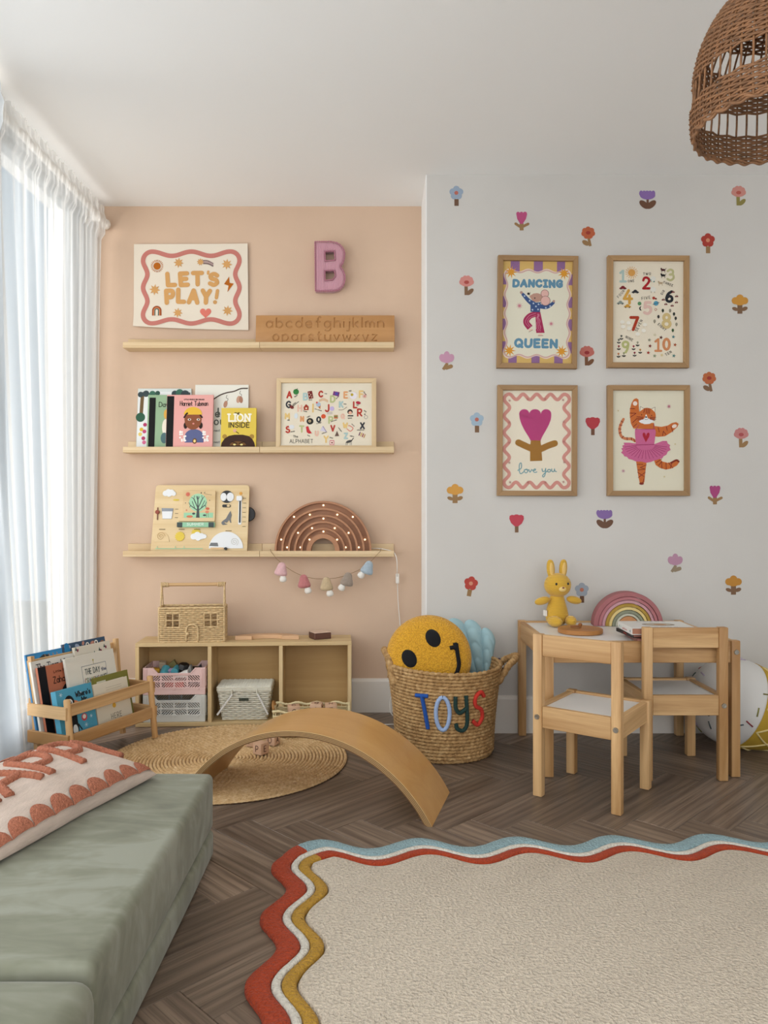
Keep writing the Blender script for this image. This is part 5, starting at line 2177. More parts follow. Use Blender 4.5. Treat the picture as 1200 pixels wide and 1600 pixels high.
# --- white picnic basket
WWK = M('white_painted_wicker', '#dcd8c8', .6, var=.06, vs=40)
pb2 = thing('picnic_basket', 'white wicker picnic basket with lid and two handles in the middle compartment', 'basket', cw(.444, .088, TK+.002), CR)
PW, PDp, PH = .182, .115, .122
pth = rect_path(PW, PDp, .008, .018, PH)
weave(pth, True, [.004+i*.0082 for i in range(15)], 32, .0040, .0030).build('woven_side', WWK, pb2, 180)
stk = MB()
for i in range(32):
    a = (i+.5)/32
    stk.tube([(pth(a, 0)[0], pth(a, 0)[1], 0), (pth(a, PH)[0], pth(a, PH)[1], PH)], .0018, 4)
stk.build('stakes', WWK, pb2, 180)
MB().box(-PW/2+.004, PW/2-.004, -PDp/2+.004, PDp/2-.004, .001, .006).build('basket_floor', WWK, pb2)
ld = MB()
lp = rect_path(PW+.044, PDp+.03, .01)
for z in (PH+.004, PH+.010, PH+.016):
    ld.tube([(lp(i/160, 0)[0], lp(i/160, 0)[1], z) for i in range(160)], [.0036*(.8+.3*abs(math.sin(i*1.3))) for i in range(160)], 5, closed=True)
for i in range(24):
    y = -(PDp+.026)/2+(PDp+.026)*i/23
    ld.tube([(-(PW+.04)/2+(PW+.04)*j/40, y, PH+.018+.0018*math.cos(PI*(j/2+i))) for j in range(41)], .0030, 5)
ld.box(-(PW+.036)/2, (PW+.036)/2, -(PDp+.022)/2, (PDp+.022)/2, PH+.008, PH+.0165)
ld.build('lid', WWK, pb2, 180)
for sx in (-1, 1):
    hx0 = .052*sx
    yf = -PDp/2-.028
    P = [(hx0+.004, yf+.008, PH-.010), (hx0+.004-.062*(1 if sx < 0 else -.72), yf, .028)]
    hmb = MB().beam(P[0], P[1], .004, .0075, .0012)
    hmb.build('handle', M('white_handle_paint', '#dedbd6', .5), pb2)
    MB().box(hx0-.002, hx0+.004, yf+.006, yf+.013, PH-.012, PH+.012, .001).build('hinge_loop', WWK, pb2)
MB().box(-.020, .020, -PDp/2-.0245, -PDp/2-.021, .084, .097, .001).build('name_plate', M('dark_plate', '#3a4034', .5), pb2)

# --- letter tray in front of the cubby
tw_, td_, th2 = .285, .13, .098
ty = thing('wicker_tray', 'shallow cream wicker tray of letter cubes behind the balance board', 'tray', (-.262, 3.06, .0125), math.radians(3))
pth = rect_path(tw_, td_, .01, .006, th2)
weave(pth, True, [.004+i*.0065 for i in range(13)], 44, .0034, .0026).build('woven_side', M('cream_wicker', '#dccb9f', .75, var=.1, vs=60), ty, 180)
crw = bpy.data.materials['cream_wicker']
rm = MB()
P = [(pth(i/200, th2)[0], pth(i/200, th2)[1], th2+.004*math.sin(i*.35)) for i in range(200)]
rm.tube(P, [.0055*(.75+.35*abs(math.sin(i*1.1))) for i in range(200)], 6, closed=True)
rm.build('braided_rim', crw, ty, 180)
stk = MB()
for i in range(44):
    a = (i+.5)/44
    stk.tube([(pth(a, 0)[0], pth(a, 0)[1], 0), (pth(a, th2)[0], pth(a, th2)[1], th2)], .0018, 4)
stk.build('stakes', crw, ty, 180)
MB().box(-tw_/2+.004, tw_/2-.004, -td_/2+.004, td_/2-.004, .001, .005).build('tray_floor', crw, ty)
P = chain([(-tw_/2-.006, -.04, th2+.004), (-tw_/2-.010, -.02, th2+.02), (-tw_/2-.010, .02, th2+.02), (-tw_/2-.006, .04, th2+.004)], 6)
MB().tube(P, .005, 8).build('handle', M('leather_handle', '#a8773f', .6), ty, 180)
tz = .0125+.006
spots = [(-.072, .0, .05, 'CO', .2), (.018, .03, .02, 'GA', -.1), (.075, .018, 0, 'NE', .15)]
names = ['letter cube at the leather-handle end of the wicker tray', 'letter cube in the middle of the wicker tray', 'letter cube at the basket end of the wicker tray']
mt = Matrix.Translation(ty.location) @ Matrix.Rotation(math.radians(3), 4, 'Z')
for (x, y, zz, l, r), n_ in zip(spots, names):
    q = mt @ Vector((x, y, .006))
    cube_block('lower letter cube under the '+n_, (q.x, q.y, q.z), r+.1, l, s=.0555, group='letter cubes in the tray')
    q = mt @ Vector((x, y, .062))
    cube_block('top '+n_, (q.x, q.y, q.z), r, l[::-1]+l[0], s=.046, group='letter cubes in the tray')

# ================================================================== BOOK RACK
rk = thing('book_rack', 'small slanted wooden book rack beside the curtain, filled with picture books', 'book rack', (-1.031, 2.60, 0), math.atan2(.914, .406))
rkM = Matrix.Translation((-1.031, 2.60, 0)) @ Matrix.Rotation(math.atan2(.914, .406), 4, 'Z')
RL, RDp = .416, .172
PN = PINE
RNP = wood('rack_round_post', '#c2935c', '#dbb17c', 'z', .5)
for i, x in enumerate((0, RL)):
    z0 = .0125 if i else .0005
    MB().tube([(x, 0+z0*.1, z0), (x, .0008+z0*.1, z0+.002), (x, .028, .2465), (x, .0282, .2505)], [.0105, .0115, .0115, .0095], 18).build('front_post', RNP, rk, 50)
for x in (.002, RL-.002):
    P = [(x, RDp-.012, .0005 if x < .1 else .0125), (x, RDp+.026, .385)]
    MB().beam(P[0], P[1], .016, .018, .001).build('rear_post', PN['z'], rk)
for z, y in ((.212, .0255), (.112, .013)):
    MB().box(.011, RL-.011, y-.006, y+.006, z-.0205, z+.0205, .0012).build('front_rail', PN['x'], rk)
for z, y in ((.35, RDp+.022), (.22, RDp+.009), (.112, RDp-.002)):
    MB().box(-.006, RL+.006, y-.004+.012, y+.008+.012, z-.02, z+.02, .0012).build('rear_rail', PN['x'], rk)
for x in (-.012, RL+.012):
    for z, ya in ((.205, .02), (.112, .01)):
        MB().box(x-.0055, x+.0055, ya-.004, RDp+.022, z-.021, z+.021, .0012).build('side_rail', PN['y'], rk)
MB().box(-.006, RL+.006, .022, RDp-.004, .084, .0905, .001).build('book_shelf', PN['x'], rk)
RB = 'picture books in the rack'


def rackbook(label, x0, x1, y, ztop, t, col, ang=12):
    h = (ztop-.0915)/math.cos(math.radians(ang))
    q = rkM @ Vector(((x0+x1)/2, y+.004, .0915+t/2*math.sin(math.radians(ang))))
    b, cv = book(label, x1-x0, h, t, col, q, (lean(ang), 0, math.atan2(.914, .406)), group=RB)
    return b, cv, x1-x0, h, t


def bart(w, h):      # art in millimetres, x from the left edge, y down from the top
    A = Art(.001, w*500, h*1000)
    return A


b, cv, w, h, t = rackbook('blue picture book with white bird, rearmost at the curtain end of the rack', -.008, .155, .150, .388, .008, '#3f7fb0')
A = bart(w, h)
A.rect(2, 2, 161, 60, '#3b8cc4', 0)
A.disc(22, 22, 9, '#e8e6e0', 1); A.disc(24, 34, 12, '#e8e6e0', 1)
A.poly([(50, 22), (75, 10), (100, 14), (95, 40), (55, 44)], '#3b3f42', 1)
for i in range(12):
    A.stroke([(82+i*6, 12+(i % 3)*9), (88+i*6, 40)], 3, ('#b08a5c', '#d3c6a8', '#43474c')[i % 3], 2)
A.build('cover_picture', cv, (0, -t/2, 0))
b, cv, w, h, t = rackbook('dark blue patterned picture book, rearmost at the wall end of the rack', .158, .372, .150, .398, .008, '#3d536b')
A = bart(w, h)
A.rect(1, 1, 213, 70, '#40566e', 0)
for i in range(26):
    A.disc(12+(i*37) % 200, 8+(i*23) % 50, 8+(i % 4)*2, ('#8d6a56', '#2a7fb5', '#9aa7c0', '#232a33', '#c08a78')[i % 5], 1+i % 2, ry=6+(i % 3)*3, rot=i)
A.disc(20, 24, 14, '#2f7fb0', 3)
for x, y in ((120, 18), (165, 16)):
    A.disc(x, y, 9, '#e5e2da', 3); A.disc(x, y, 4, '#1d2329', 4)
A.build('cover_picture', cv, (0, -t/2, 0))
b, cv, w, h, t = rackbook('white book titled The Tiger Who at the curtain end of the rack', -.012, .178, .126, .366, .010, '#dcd9d0')
A = bart(w, h)
A.text('The Tiger Who', 22, 36, 23, 3.0, '#33363a', 1, width=146, gap=.22, serif=.1, k=6)
A.build('cover_picture', cv, (0, -t/2, 0))
b, cv, w, h, t = rackbook('cream picture book scattered with red berries and dark trees, wall end of the rack', .186, .37, .126, .384, .010, '#ded6c6')
A = bart(w, h)
for i in range(60):
    x, y = 10+(i*53) % 168, 8+(i*31) % 270
    if i % 3 == 0:
        A.poly([(x, y-9), (x-5, y+5), (x+5, y+5)], '#34504a', 1)
    elif i % 3 == 1:
        A.disc(x, y, 4.5, '#b5443c', 1)
    else:
        A.disc(x, y, 4, '#8d3f52', 1, ry=6, rot=i)
A.build('cover_picture', cv, (0, -t/2, 0))
b, cv, w, h, t = rackbook('terracotta book with black spine and dark head, curtain end of the rack', -.004, .165, .108, .346, .011, '#b5694b')
A = bart(w, h)
A.rect(0, 0, 34, h*1000, '#101016', 1)
A.text('Zaha Hadid', 60, 66, 22, 3, '#2a1510', 2, width=118, gap=.2)
A.text('Little People', 66, 30, 8, 1.5, '#2a1510', 2, width=84)
A.disc(128, 112, 40, '#17141a', 2)
A.disc(128, 128, 24, '#c59a80', 3)
A.build('cover_picture', cv, (0, -t/2, 0))
b, cv, w, h, t = rackbook('white book titled the day the crayons quit, middle of the rack', .098, .338, .1, .358, .012, '#dedace')
b.location = rkM @ Vector((.222, .0935, .0945))
A = bart(w, h)
A.stroke([(70, 42), (190, 42), (190, 122), (70, 122)], 2, '#8b8f94', 1, closed=True)
A.text('THE DAY', 84, 74, 20, 2.6, '#4f5a56', 2, width=72, bounce=.05, wob=.06)
A.text('the', 164, 72, 12, 2.4, '#5a6078', 2)
for i, (ch, c) in enumerate(zip('CRAYONS', ('#8b5a4e', '#5c7a5c', '#6b6f8a', '#7c8a4c', '#a07a4a', '#5a6a80', '#8a5a70'))):
    A.text(ch, 78+i*10.5, 106, 19, 2.4, c, 2, width=7.5)
A.text('QUIT', 154, 106, 19, 2.6, '#5d6258', 2, width=32, bounce=.06)
A.disc(132, 148, 3.4, '#5a6fae', 2)
A.disc(130, 26, 3, '#b7a94a', 2)
A.stroke([(130, 26), (130, 40)], 1.8, '#b7a94a', 2)
A.build('cover_picture', cv, (0, -t/2, 0))
b, cv, w, h, t = rackbook('olive green book standing behind the cream HERE book, wall end of the rack', .206, .386, .076, .272, .011, '#7d7a34')
A = bart(w, h)
A.rect(14, 16, 60, 60, '#d6d2bd', 1)
A.build('cover_picture', cv, (0, -t/2, 0))
b, cv, w, h, t = rackbook("blue board book with penguins titled Where's Mr, at the front of the rack", -.002, .162, .049, .268, .024, '#4f9fbb')
A = bart(w, h)
A.rect(1, 1, 163, h*1000-1, '#519fbc', 0)
for (x, y, r) in ((20, 16, 7), (126, 62, 7), (110, 26, 5), (112, 140, 8), (140, 115, 6)):
    for i in range(3):
        a = i*PI/3
        A.stroke([(x-r*math.cos(a), y-r*math.sin(a)), (x+r*math.cos(a), y+r*math.sin(a))], 1.3, '#d5e6ec', 1)
A.disc(52, 62, 25, '#17181c', 1, ry=38); A.rect(28, 62, 77, 130, '#17181c', 1)
A.disc(54, 50, 13, '#eef0ee', 2); A.disc(55, 50, 7, '#17181c', 3); A.disc(57, 48, 2.4, '#eef0ee', 4)
A.poly([(74, 44), (92, 52), (74, 58)], '#e08a5c', 2)
A.text("Where's", 84, 36, 17, 3.8, '#22272c', 2, width=68, serif=.08, k=6)
A.text('Mr', 108, 58, 17, 3.8, '#22272c', 2, width=24, serif=.08)
A.text('Penguin', 86, 82, 17, 3.8, '#22272c', 2, width=70, serif=.08)
A.disc(62, 140, 17, '#17181c', 2, ry=26); A.disc(62, 146, 11, '#e6e8e6', 3, ry=19); A.disc(62, 118, 10, '#17181c', 3)
A.stroke([(46, 132), (38, 158)], 5, '#17181c', 2); A.stroke([(78, 130), (90, 150)], 5, '#17181c', 2)
A.disc(108, 112, 13, '#c8434a', 2); A.disc(108, 110, 8, '#efe6de', 3)
A.build('cover_picture', cv, (0, -t/2, 0))
b, cv, w, h, t = rackbook('cream book with word HERE on its cover, front of the rack, wall end', .17, .345, .049, .256, .018, '#ddd4c0')
A = bart(w, h)
A.stroke([(60, 22), (140, 22)], 1.4, '#b7ad98', 1); A.stroke([(60, 30), (140, 30)], 1.4, '#b7ad98', 1)
A.disc(88, 92, 9, '#d8a93c', 1)
A.text('HERE', 66, 138, 18, 2.6, '#8a8272', 1, width=52, gap=.4)
A.build('cover_picture', cv, (0, -t/2, 0))


# ================================================================== TABLE AND CHAIRS
LEG = .030


def bolt(parent, loc, rot):
    o = MB().lathe([(0, .002), (.0035, .002), (.0045, .0032), (.0078, .0032), (.0085, .0015), (.0085, -.001)], 14).build('bolt', STEEL, parent, 40)
    o.location = loc
    o.rotation_euler = rot
    return o


tbl = thing('kids_table', 'low pine table with white top against the grey wall, holding toys', 'table', (.575, 2.585, 0))
TWd, TDp, THt = .625, .475, .458
for x, y in ((0, 0), (TWd, 0), (0, TDp), (TWd, TDp)):
    MB().box(x-LEG/2, x+LEG/2, y-LEG/2, y+LEG/2, .001, THt, .003, seg=2).build('leg', PINE['z'], tbl, 40)
for y in (0, TDp):
    MB().box(LEG/2+.0005, TWd-LEG/2-.0005, y-.009, y+.009, THt-.075, THt-.003, .0015).build('apron', PINE['x'], tbl)
for x in (0, TWd):
    MB().box(x-.009, x+.009, LEG/2+.0005, TDp-LEG/2-.0005, THt-.075, THt-.003, .0015).build('apron', PINE['y'], tbl)
MB().box(.0095, TWd-.0095, .0095, TDp-.0095, THt-.016, THt-.0085, .0008).build('table_top', WHITE, tbl)
bolt(tbl, (TWd+.001, -LEG/2-.0004, THt-.038), (PI/2, 0, 0))
bolt(tbl, (-.001, -LEG/2-.0004, THt-.038), (PI/2, 0, 0))
TZ = THt-.0083


def chair(label, loc, rz):
    """origin under the left rear post seen from behind; x along the back, y towards the seat front"""
    t = thing('kids_chair', label, 'chair', loc, rz, 'low pine chairs at the small table')
    w, d, h, sh_ = .249, .262, .508, .283
    for x in (0, w):
        MB().box(x-LEG/2, x+LEG/2, -.0135, .0135, .001, h, .003, seg=2).build('rear_leg', PINE['z'], t, 40)
        MB().box(x-LEG/2, x+LEG/2, d-LEG/2, d+LEG/2, .001, sh_+.002, .003, seg=2).build('front_leg', PINE['z'], t, 40)
    MB().box(LEG/2+.0005, w-LEG/2-.0005, -.009, .009, h-.068, h-.002, .0015).build('backrest', PINE['x'], t)
    MB().box(LEG/2+.0005, w-LEG/2-.0005, -.010, .008, sh_-.066, sh_, .0015).build('seat_rail', PINE['x'], t)
    MB().box(LEG/2+.0005, w-LEG/2-.0005, d-.008, d+.010, sh_-.066, sh_, .0015).build('seat_rail', PINE['x'], t)
    for x in (0, w):
        MB().box(x-.009, x+.009, .014, d-LEG/2-.0005, sh_-.066, sh_, .0015).build('seat_rail', PINE['y'], t)
    MB().box(.0095, w-.0095, .0085, d-.0085, sh_-.014, sh_-.007, .0008).build('seat', WHITE, t)
    for x in (0, w):
        bolt(t, (x, -.0139, sh_-.033), (PI/2, 0, 0))
    return t


chair('low pine chair with white seat standing angled on the floor before the table', (.5057, 2.408, 0), math.radians(-36.7))
chair('low pine chair with white seat pushed under the table at its far end', (.893, 2.545, 0), 0)

# --- plush toy rabbit (plain generic)
PLW = corduroy('yellow_cord_plush', '#e0b03a', 'z', .0052, .001)
pl = thing('plush_bunny', 'yellow ribbed plush bunny sitting on the small white table', 'plush toy', (.575+.122, 2.985, TZ+.001), math.radians(12))


def ell(c, r, rot=None, n=24, pw=1):
    prof = [(math.sin(PI*i/16)**pw, -math.cos(PI*i/16)) for i in range(17)]
    prof[0] = (0, -1)
    prof[-1] = (0, 1)
    m = Matrix.Translation(c) @ (rot or Matrix.Identity(4)) @ Matrix.Diagonal((*r, 1))
    return MB().lathe(prof, n, 0, m)


mb = MB().lathe([(0, .004), (.03, .004), (.043, .018), (.046, .038), (.040, .066), (.032, .092), (.027, .112), (.02, .12), (0, .122)], 28, 0, Matrix.Diagonal((1, .82, 1, 1)))
mb.build('body', PLW, pl, 180)
hdm = ell((0, -.006, .155), (.053, .046, .047))
hdo = hdm.build('head', PLW, pl, 180)
for sx in (-1, 1):
    e = Matrix.Rotation(sx*.07, 4, 'Y')
    eo = ell((sx*.026, 0, .218), (.0165, .011, .036), e, 16, .75).build('ear', PLW, pl, 180)
    ell((sx*.026, -.0085, .217), (.009, .004, .026), e, 12).build('inner_ear', M('inner_ear_%d' % sx, '#e3bd72', .9), eo, 180)
    ell((sx*.066, -.012, .096), (.032, .015, .015), Matrix.Rotation(sx*.22, 4, 'Y')).build('arm', PLW, pl, 180)
    ell((sx*.033, -.052, .021), (.0215, .036, .0205), Matrix.Rotation(sx*-.28, 4, 'Z')).build('leg', PLW, pl, 180)
    ell((sx*.024, -.0465, .163), (.0042, .003, .005)).build('eye', BLACK, hdo, 180)
ell((0, -.049, .143), (.015, .008, .0105)).build('muzzle', M('plush_muzzle', '#e6c880', .9, bs=400), hdo, 180)
ell((0, -.0568, .149), (.0048, .0028, .0034)).build('nose', M('plush_nose', '#8a4f46', .8), hdo, 180)
MB().box(-.052, -.046, -.012, .012, .036, .058, .0005).build('fabric_tag', WOOLW, pl)

# --- stacking rainbow
rb = thing('stacking_rainbow', 'pastel wooden stacking rainbow standing at the back of the small table', 'toy', (at(976.5, 970, 2.995).x, 2.975, TZ+.001), math.radians(-4))
RC = [('#9f6062', 'dusty rose'), ('#a8686c', 'deep rose'), ('#bb8b92', 'mauve pink'), ('#a5832f', 'mustard'), ('#d6bd7c', 'pale yellow'), ('#82856f', 'sage grey'), ('#bab9a6', 'pale sage'), ('#bd8454', 'natural orange wood')]
r_out = .131
rads = [.131, .113, .0995, .087, .074, .0615, .049, .0385]
for i, ((c, nme), r) in enumerate(zip(RC, rads)):
    inner_r = rads[i+1]+.0018 if i+1 < len(rads) else 0
    mb = MB()
    vs, fs = [], []
    n = 40
    prof = [(inner_r, -.03), (r-.0025, -.03), (r, -.0275), (r, .0275), (r-.0025, .03), (inner_r, .03)] if inner_r else [(0, -.03), (r-.0025, -.03), (r, -.0275), (r, .0275), (r-.0025, .03), (0, .03)]
    m = len(prof)
    for k in range(n+1):
        a = PI*k/n
        for q, y in prof:
            vs.append((q*math.cos(a), y, q*math.sin(a)*1.0))
    for k in range(n):
        for j in range(m):
            j2 = (j+1) % m
            fs.append((k*m+j, k*m+j2, (k+1)*m+j2, (k+1)*m+j))
    fs += [tuple(range(m)), tuple(n*m+j for j in range(m))[::-1]]
    o = mb.add(vs, fs).build('arch', M('rainbow_'+nme.replace(' ', '_'), c, .6, var=.05, vs=30), rb, 35)
    o['label'] = nme+' arch'

# --- wooden disc puzzle
ds = thing('wooden_clock_puzzle', 'round orange-brown wooden disc with small knob on the table beside the bunny', 'toy', (at(906, 982, 2.80).x, 2.795, TZ+.001))
MB().lathe([(0, 0), (.078, 0), (.080, .002), (.080, .014), (.078, .016), (0, .016)], 48).build('disc', wood('disc_wood', '#a36a33', '#bd8447', 'x', .5), ds, 40)
kn = MB().lathe([(.004, .016), (.004, .022), (.007, .026), (.007, .031), (.004, .034), (0, .0345)], 16)
kn.build('knob', wood('knob_wood', '#7d4a26', '#96602f', 'z', .6), ds, 40)
MB().beam((-.035, 0, .0215), (.004, 0, .0215), .008, .005, .001).build('pointer', wood('pointer_wood', '#7d4a26', '#96602f', 'x', .6), ds)


# --- books on the table
def flatbook(label, loc, rz, w, d, t, cover, spine=None, pages=PAPER):
    b = thing('picture_book', label, 'book', loc, rz, 'books stacked on the small table')
    cm = M('flat_cover_'+cover.strip('#'), cover, .4)
    MB().box(0, w, 0, d, 0, .0022, .0005).box(0, w, 0, d, t-.0022, t, .0005).box(0, .0022, .0004, d-.0004, .0022, t-.0022).build('cover', cm, b)
    MB().box(.0023, w-.003, .003, d-.003, .0023, t-.0023).build('pages', pages, b)
    return b


rzb = math.radians(28)
o1 = (at(996, 0, 2.615).x, 2.645, TZ+.001)
PKP = M('pink_page_edges', '#c08377', .8, stretch=(1, 1, 60), var=.2, vs=14)
flatbook('slim book with pinkish page edges at the bottom of the table stack', (.872, 2.585, TZ+.001), math.radians(-3), .20, .15, .013, '#8d5a50', pages=PKP)
flatbook('black covered book in the middle of the table stack', (.862, 2.592, TZ+.0142), math.radians(4), .20, .15, .013, '#17181c', pages=PKP)
tbk = flatbook('white square book with oval picture on top of the table stack', (.852, 2.574, TZ+.0274), math.radians(-2), .218, .168, .023, '#e3e1dc', pages=M('rust_page_edges', '#b07a62', .8))
A = Art(.001, 0, 0)
A.disc(115, -84, 56, '#9c8f80', 0, ry=30)
A.disc(115, -84, 44, '#c8b9a4', 1, ry=22)
A.disc(120, -82, 22, '#b98a62', 2, ry=14)
for i in range(5):
    A.stroke([(60+i*22, -146), (70+i*22, -148)], 5, '#9aa0a6', 1)
    A.stroke([(60+i*22, -22), (72+i*22, -22)], 4, '#9aa0a6', 1)
ar = A.build('cover_picture', tbk, (0, 0, .023))
ar.rotation_euler = (-PI/2, 0, 0)
A = Art(.001, 0, 0)
A.text('picture', 60, -5, 7, 1.4, '#c0453c', 1, width=50)
A.text('tales', 70, 5+3, 6, 1.2, '#c0453c', 1, width=36)
A.disc(150, -10, 4, '#4a7a9a', 1)
A.disc(22, -10, 4, '#7fae9a', 1)
A.disc(40, -10, 4, '#c9d6d0', 1)
sp_ = A.build('spine_print', tbk, (0, 0, 0))
sp_.rotation_euler = (0, 0, -PI/2)
sp_.location = (0, .168, 0)

# ================================================================== ICE CREAM FLOOR CUSHION
icw = M('ice_cream_white_cotton', '#d9d7d4', .9, var=.02, vs=6, bs=14, bd=.01, bst=.15)
wfl = M('waffle_yellow_cotton', '#b8962f', .85, var=.08, vs=9, bs=16, bd=.01, bst=.15)
lat = M('waffle_lattice', '#dcc98e', .9)
ic = thing('ice_cream_cushion', 'white sprinkled and yellow waffle ice cream cone floor cushion behind the table', 'cushion', (1.352, 2.915, .169), 0)
axis = Vector((.93, .02, -.36)).normalized()
q = Vector((0, 0, 1)).rotation_difference(axis).to_matrix().to_4x4()
IR = .166
prof = [(0, -IR)]+[(IR*math.sin(PI*i/24), -IR*math.cos(PI*i/24)) for i in range(1, 14)]+[(IR*.985, .035)]
prof = [(r, z) for r, z in prof if z < .03]+[(IR*.985, .03)]
MB().lathe(prof, 56, 0, q).build('scoop', icw, ic, 180)
CLn = .40


def cone_r(z):
    t = (z-.03)/CLn
    return IR*(1-t**1.35*.93)


cp = [(cone_r(.03+CLn*i/20), .03+CLn*i/20) for i in range(21)]
cp = [(IR*.99, .028)]+cp+[(0, .03+CLn+.004)]


def conept(a, z, off=0):
    r = cone_r(z)+off
    # sag flat on the floor side
    v_ = (q @ Vector((r*math.cos(a), r*math.sin(a), z)))
    v_.z = max(v_.z, -.165)
    return v_


mb = MB().lathe(cp, 56, 0, q)
mb.v = [(x, y, max(z, -.165)) for x, y, z in mb.v]
mb.build('waffle_cone', wfl, ic, 180)
lm = MB()
for s_ in (-1, 1):
    for k in range(11):
        pts = [conept(2*PI*k/11+s_*t*1.55, .034+t*CLn*.96, .001) for t in [i/26 for i in range(27)]]
        lm.tube(pts, .0034, 5)
lm.build('lattice_print', lat, ic, 180)
spr = [('#8d2b34', 0), ('#5b6a62', 1), ('#7b7440', 2), ('#4a565c', 3), ('#b6a8bc', 4), ('#8d8a4c', 5), ('#6d6f78', 6)]
rnd = random.Random(5)
smm = {c: M('sprinkle_%d' % i, c, .9) for c, i in spr}
for i in range(34):
    th_ = math.acos(rnd.uniform(-.15, .98))
    a = rnd.uniform(0, 2*PI)
    c = spr[i % 7][0]
    d0 = rnd.uniform(0, PI)

    def sp_pt(u):
        # short line on the sphere
        n0 = Vector((math.sin(th_)*math.cos(a), math.sin(th_)*math.sin(a), -math.cos(th_)))
        tx = n0.orthogonal().normalized()
        tt = (tx*math.cos(d0)+n0.cross(tx)*math.sin(d0))
        return q @ ((n0*IR+tt*u).normalized()*(IR+.0008))
    MB().tube([sp_pt(-.016), sp_pt(0), sp_pt(.016)], .0028, 5).build('sprinkle', smm[c], ic, 180)

# ================================================================== WALL FRAMES
kf = YF/F/7.5
WF = 'framed prints on the grey wall'


def wallframe(label, x0, x1, y0, y1, roll=0):
    cx, cz = at((x0+x1)/2, 0, YF-.015).x, at(0, (y0+y1)/2, YF-.015).z
    w, h = (x1-x0)*(YF-.02)/F, (y1-y0)*(YF-.02)/F
    t, pb, y = frame('framed_print', label, cx, cz, YF-.001, w, h, .0205, .024, OAK, (0, roll, 0), WF)
    return t, pb, y, w, h


# Dancing queen
t, pb, y, w, h = wallframe('oak framed DANCING QUEEN mouse print at upper row of the grey wall', 777, 902, 400, 576, .012)
pr = pb.build('print', PRINTP, t)
A = Art(kf, 600, 735)
YL, PU = '#d3af68', '#8d6690'
A.rect(188, 135, 1012, 1335, YL, 0)
for x0, x1 in ((285, 390), (555, 660), (825, 920)):
    A.rect(x0, 135, x1, 260, PU, 1)
for x0, x1 in ((270, 368), (540, 636), (805, 905)):
    A.rect(x0, 1235, x1, 1335, PU, 1)
for y0, y1 in ((285, 412), (548, 678), (810, 943), (1075, 1207)):
    A.rect(188, y0, 280, y1, PU, 1)
    A.rect(930, y0, 1012, y1, PU, 1)
A.poly(wavy_rect(205, 225, 995, 1275, 34, 3, 4, 70), '#e6cfc4', 2)
A.stroke(wavy_rect(222, 242, 978, 1258, 30, 3, 4, 66), 14, '#c9a59a', 3, closed=True, smooth=True)
A.poly(wavy_rect(232, 252, 968, 1248, 30, 3, 4, 62), '#ddd8c4', 4)
for x, y_ in ((290, 268), (908, 278), (282, 1183), (890, 1186)):
    A.star(x, y_, 76, 30, 9, '#d7952f', 5, .2)
BL = '#5f8aa3'
A.text('DANC|NG', 322, 432, 72, 30, BL, 5, width=560, gap=.36, bounce=.05, wob=.05)
A.text('QUEEN', 350, 1138, 84, 32, BL, 5, width=480, gap=.36, bounce=.04, wob=.05)
MG, WV = '#a02a52', '#cf7f98'
A.stroke([(590, 750), (520, 775), (478, 820), (478, 862), (520, 915)], (64, 74), MG, 5, smooth=True, cap=False)
A.poly([(578, 728), (636, 726), (690, 972), (592, 974)], MG, 5)
for o_ in (-16, 4, 24):
    A.stroke([(608+o_*.4+6*math.sin(i*1.1), 750+i*12) if i < 5 else (612+o_*(.4+i*.05)+6*math.sin(i*1.1), 750+i*12) for i in range(18)], 5, WV, 6, smooth=True, cap=False)
for o_ in (-14, 12):
    A.stroke([(585, 758+o_), (515+o_*.3, 785+o_), (480+o_, 832), (486+o_, 868), (520+o_, 905)], 5, WV, 6, smooth=True, cap=False)
NV = '#3b5484'
A.poly([(520, 625), (640, 615), (632, 732), (522, 728)], NV, 6)
A.stroke([(560, 640), (500, 600), (430, 525)], (62, 36), NV, 6, smooth=True)
A.stroke([(620, 660), (700, 672), (750, 650), (788, 618)], (52, 34), NV, 6, smooth=True)
A.disc(412, 505, 17, '#b08d80', 7); A.disc(792, 602, 15, '#b08d80', 7)
for x, y_ in ((450, 545), (510, 600), (555, 630), (585, 665), (545, 705), (610, 700), (700, 680), (750, 660), (615, 640)):
    A.star(x, y_, 14, 6, 5, '#c6d2e0', 7)
A.disc(592, 562, 66, '#b98f7e', 7, ry=52); A.poly([(505, 545), (560, 512), (600, 520), (590, 610), (530, 580)], '#b98f7e', 7)
A.disc(495, 518, 14, '#221c1e', 8); A.stroke([(515, 500), (508, 535)], 4, '#4a3a36', 8)
A.disc(570, 568, 8, '#3a2a2a', 8)
A.disc(686, 515, 48, '#8f6f66', 8); A.disc(686, 515, 42, '#dcafa6', 9)
A.disc(694, 598, 58, '#8f6f66', 9); A.disc(694, 598, 52, '#dcafa6', 10)
A.disc(525, 940, 22, '#e2c0ae', 6, ry=12, rot=-.4); A.disc(640, 995, 26, '#e2c0ae', 6, ry=12)
A.stroke([(505, 965), (550, 940)], 5, '#7a5a50', 7); A.stroke([(612, 1008), (672, 1006)], 5, '#7a5a50', 7)
for x, y_, r in ((392, 660, 44), (765, 865, 38)):
    A.star(x, y_, r, r*.28, 9, '#c47a86', 5, .15)
A.build('printed_picture', pr, (0, y, 0))
glaze(t, w, h, .0205, y)

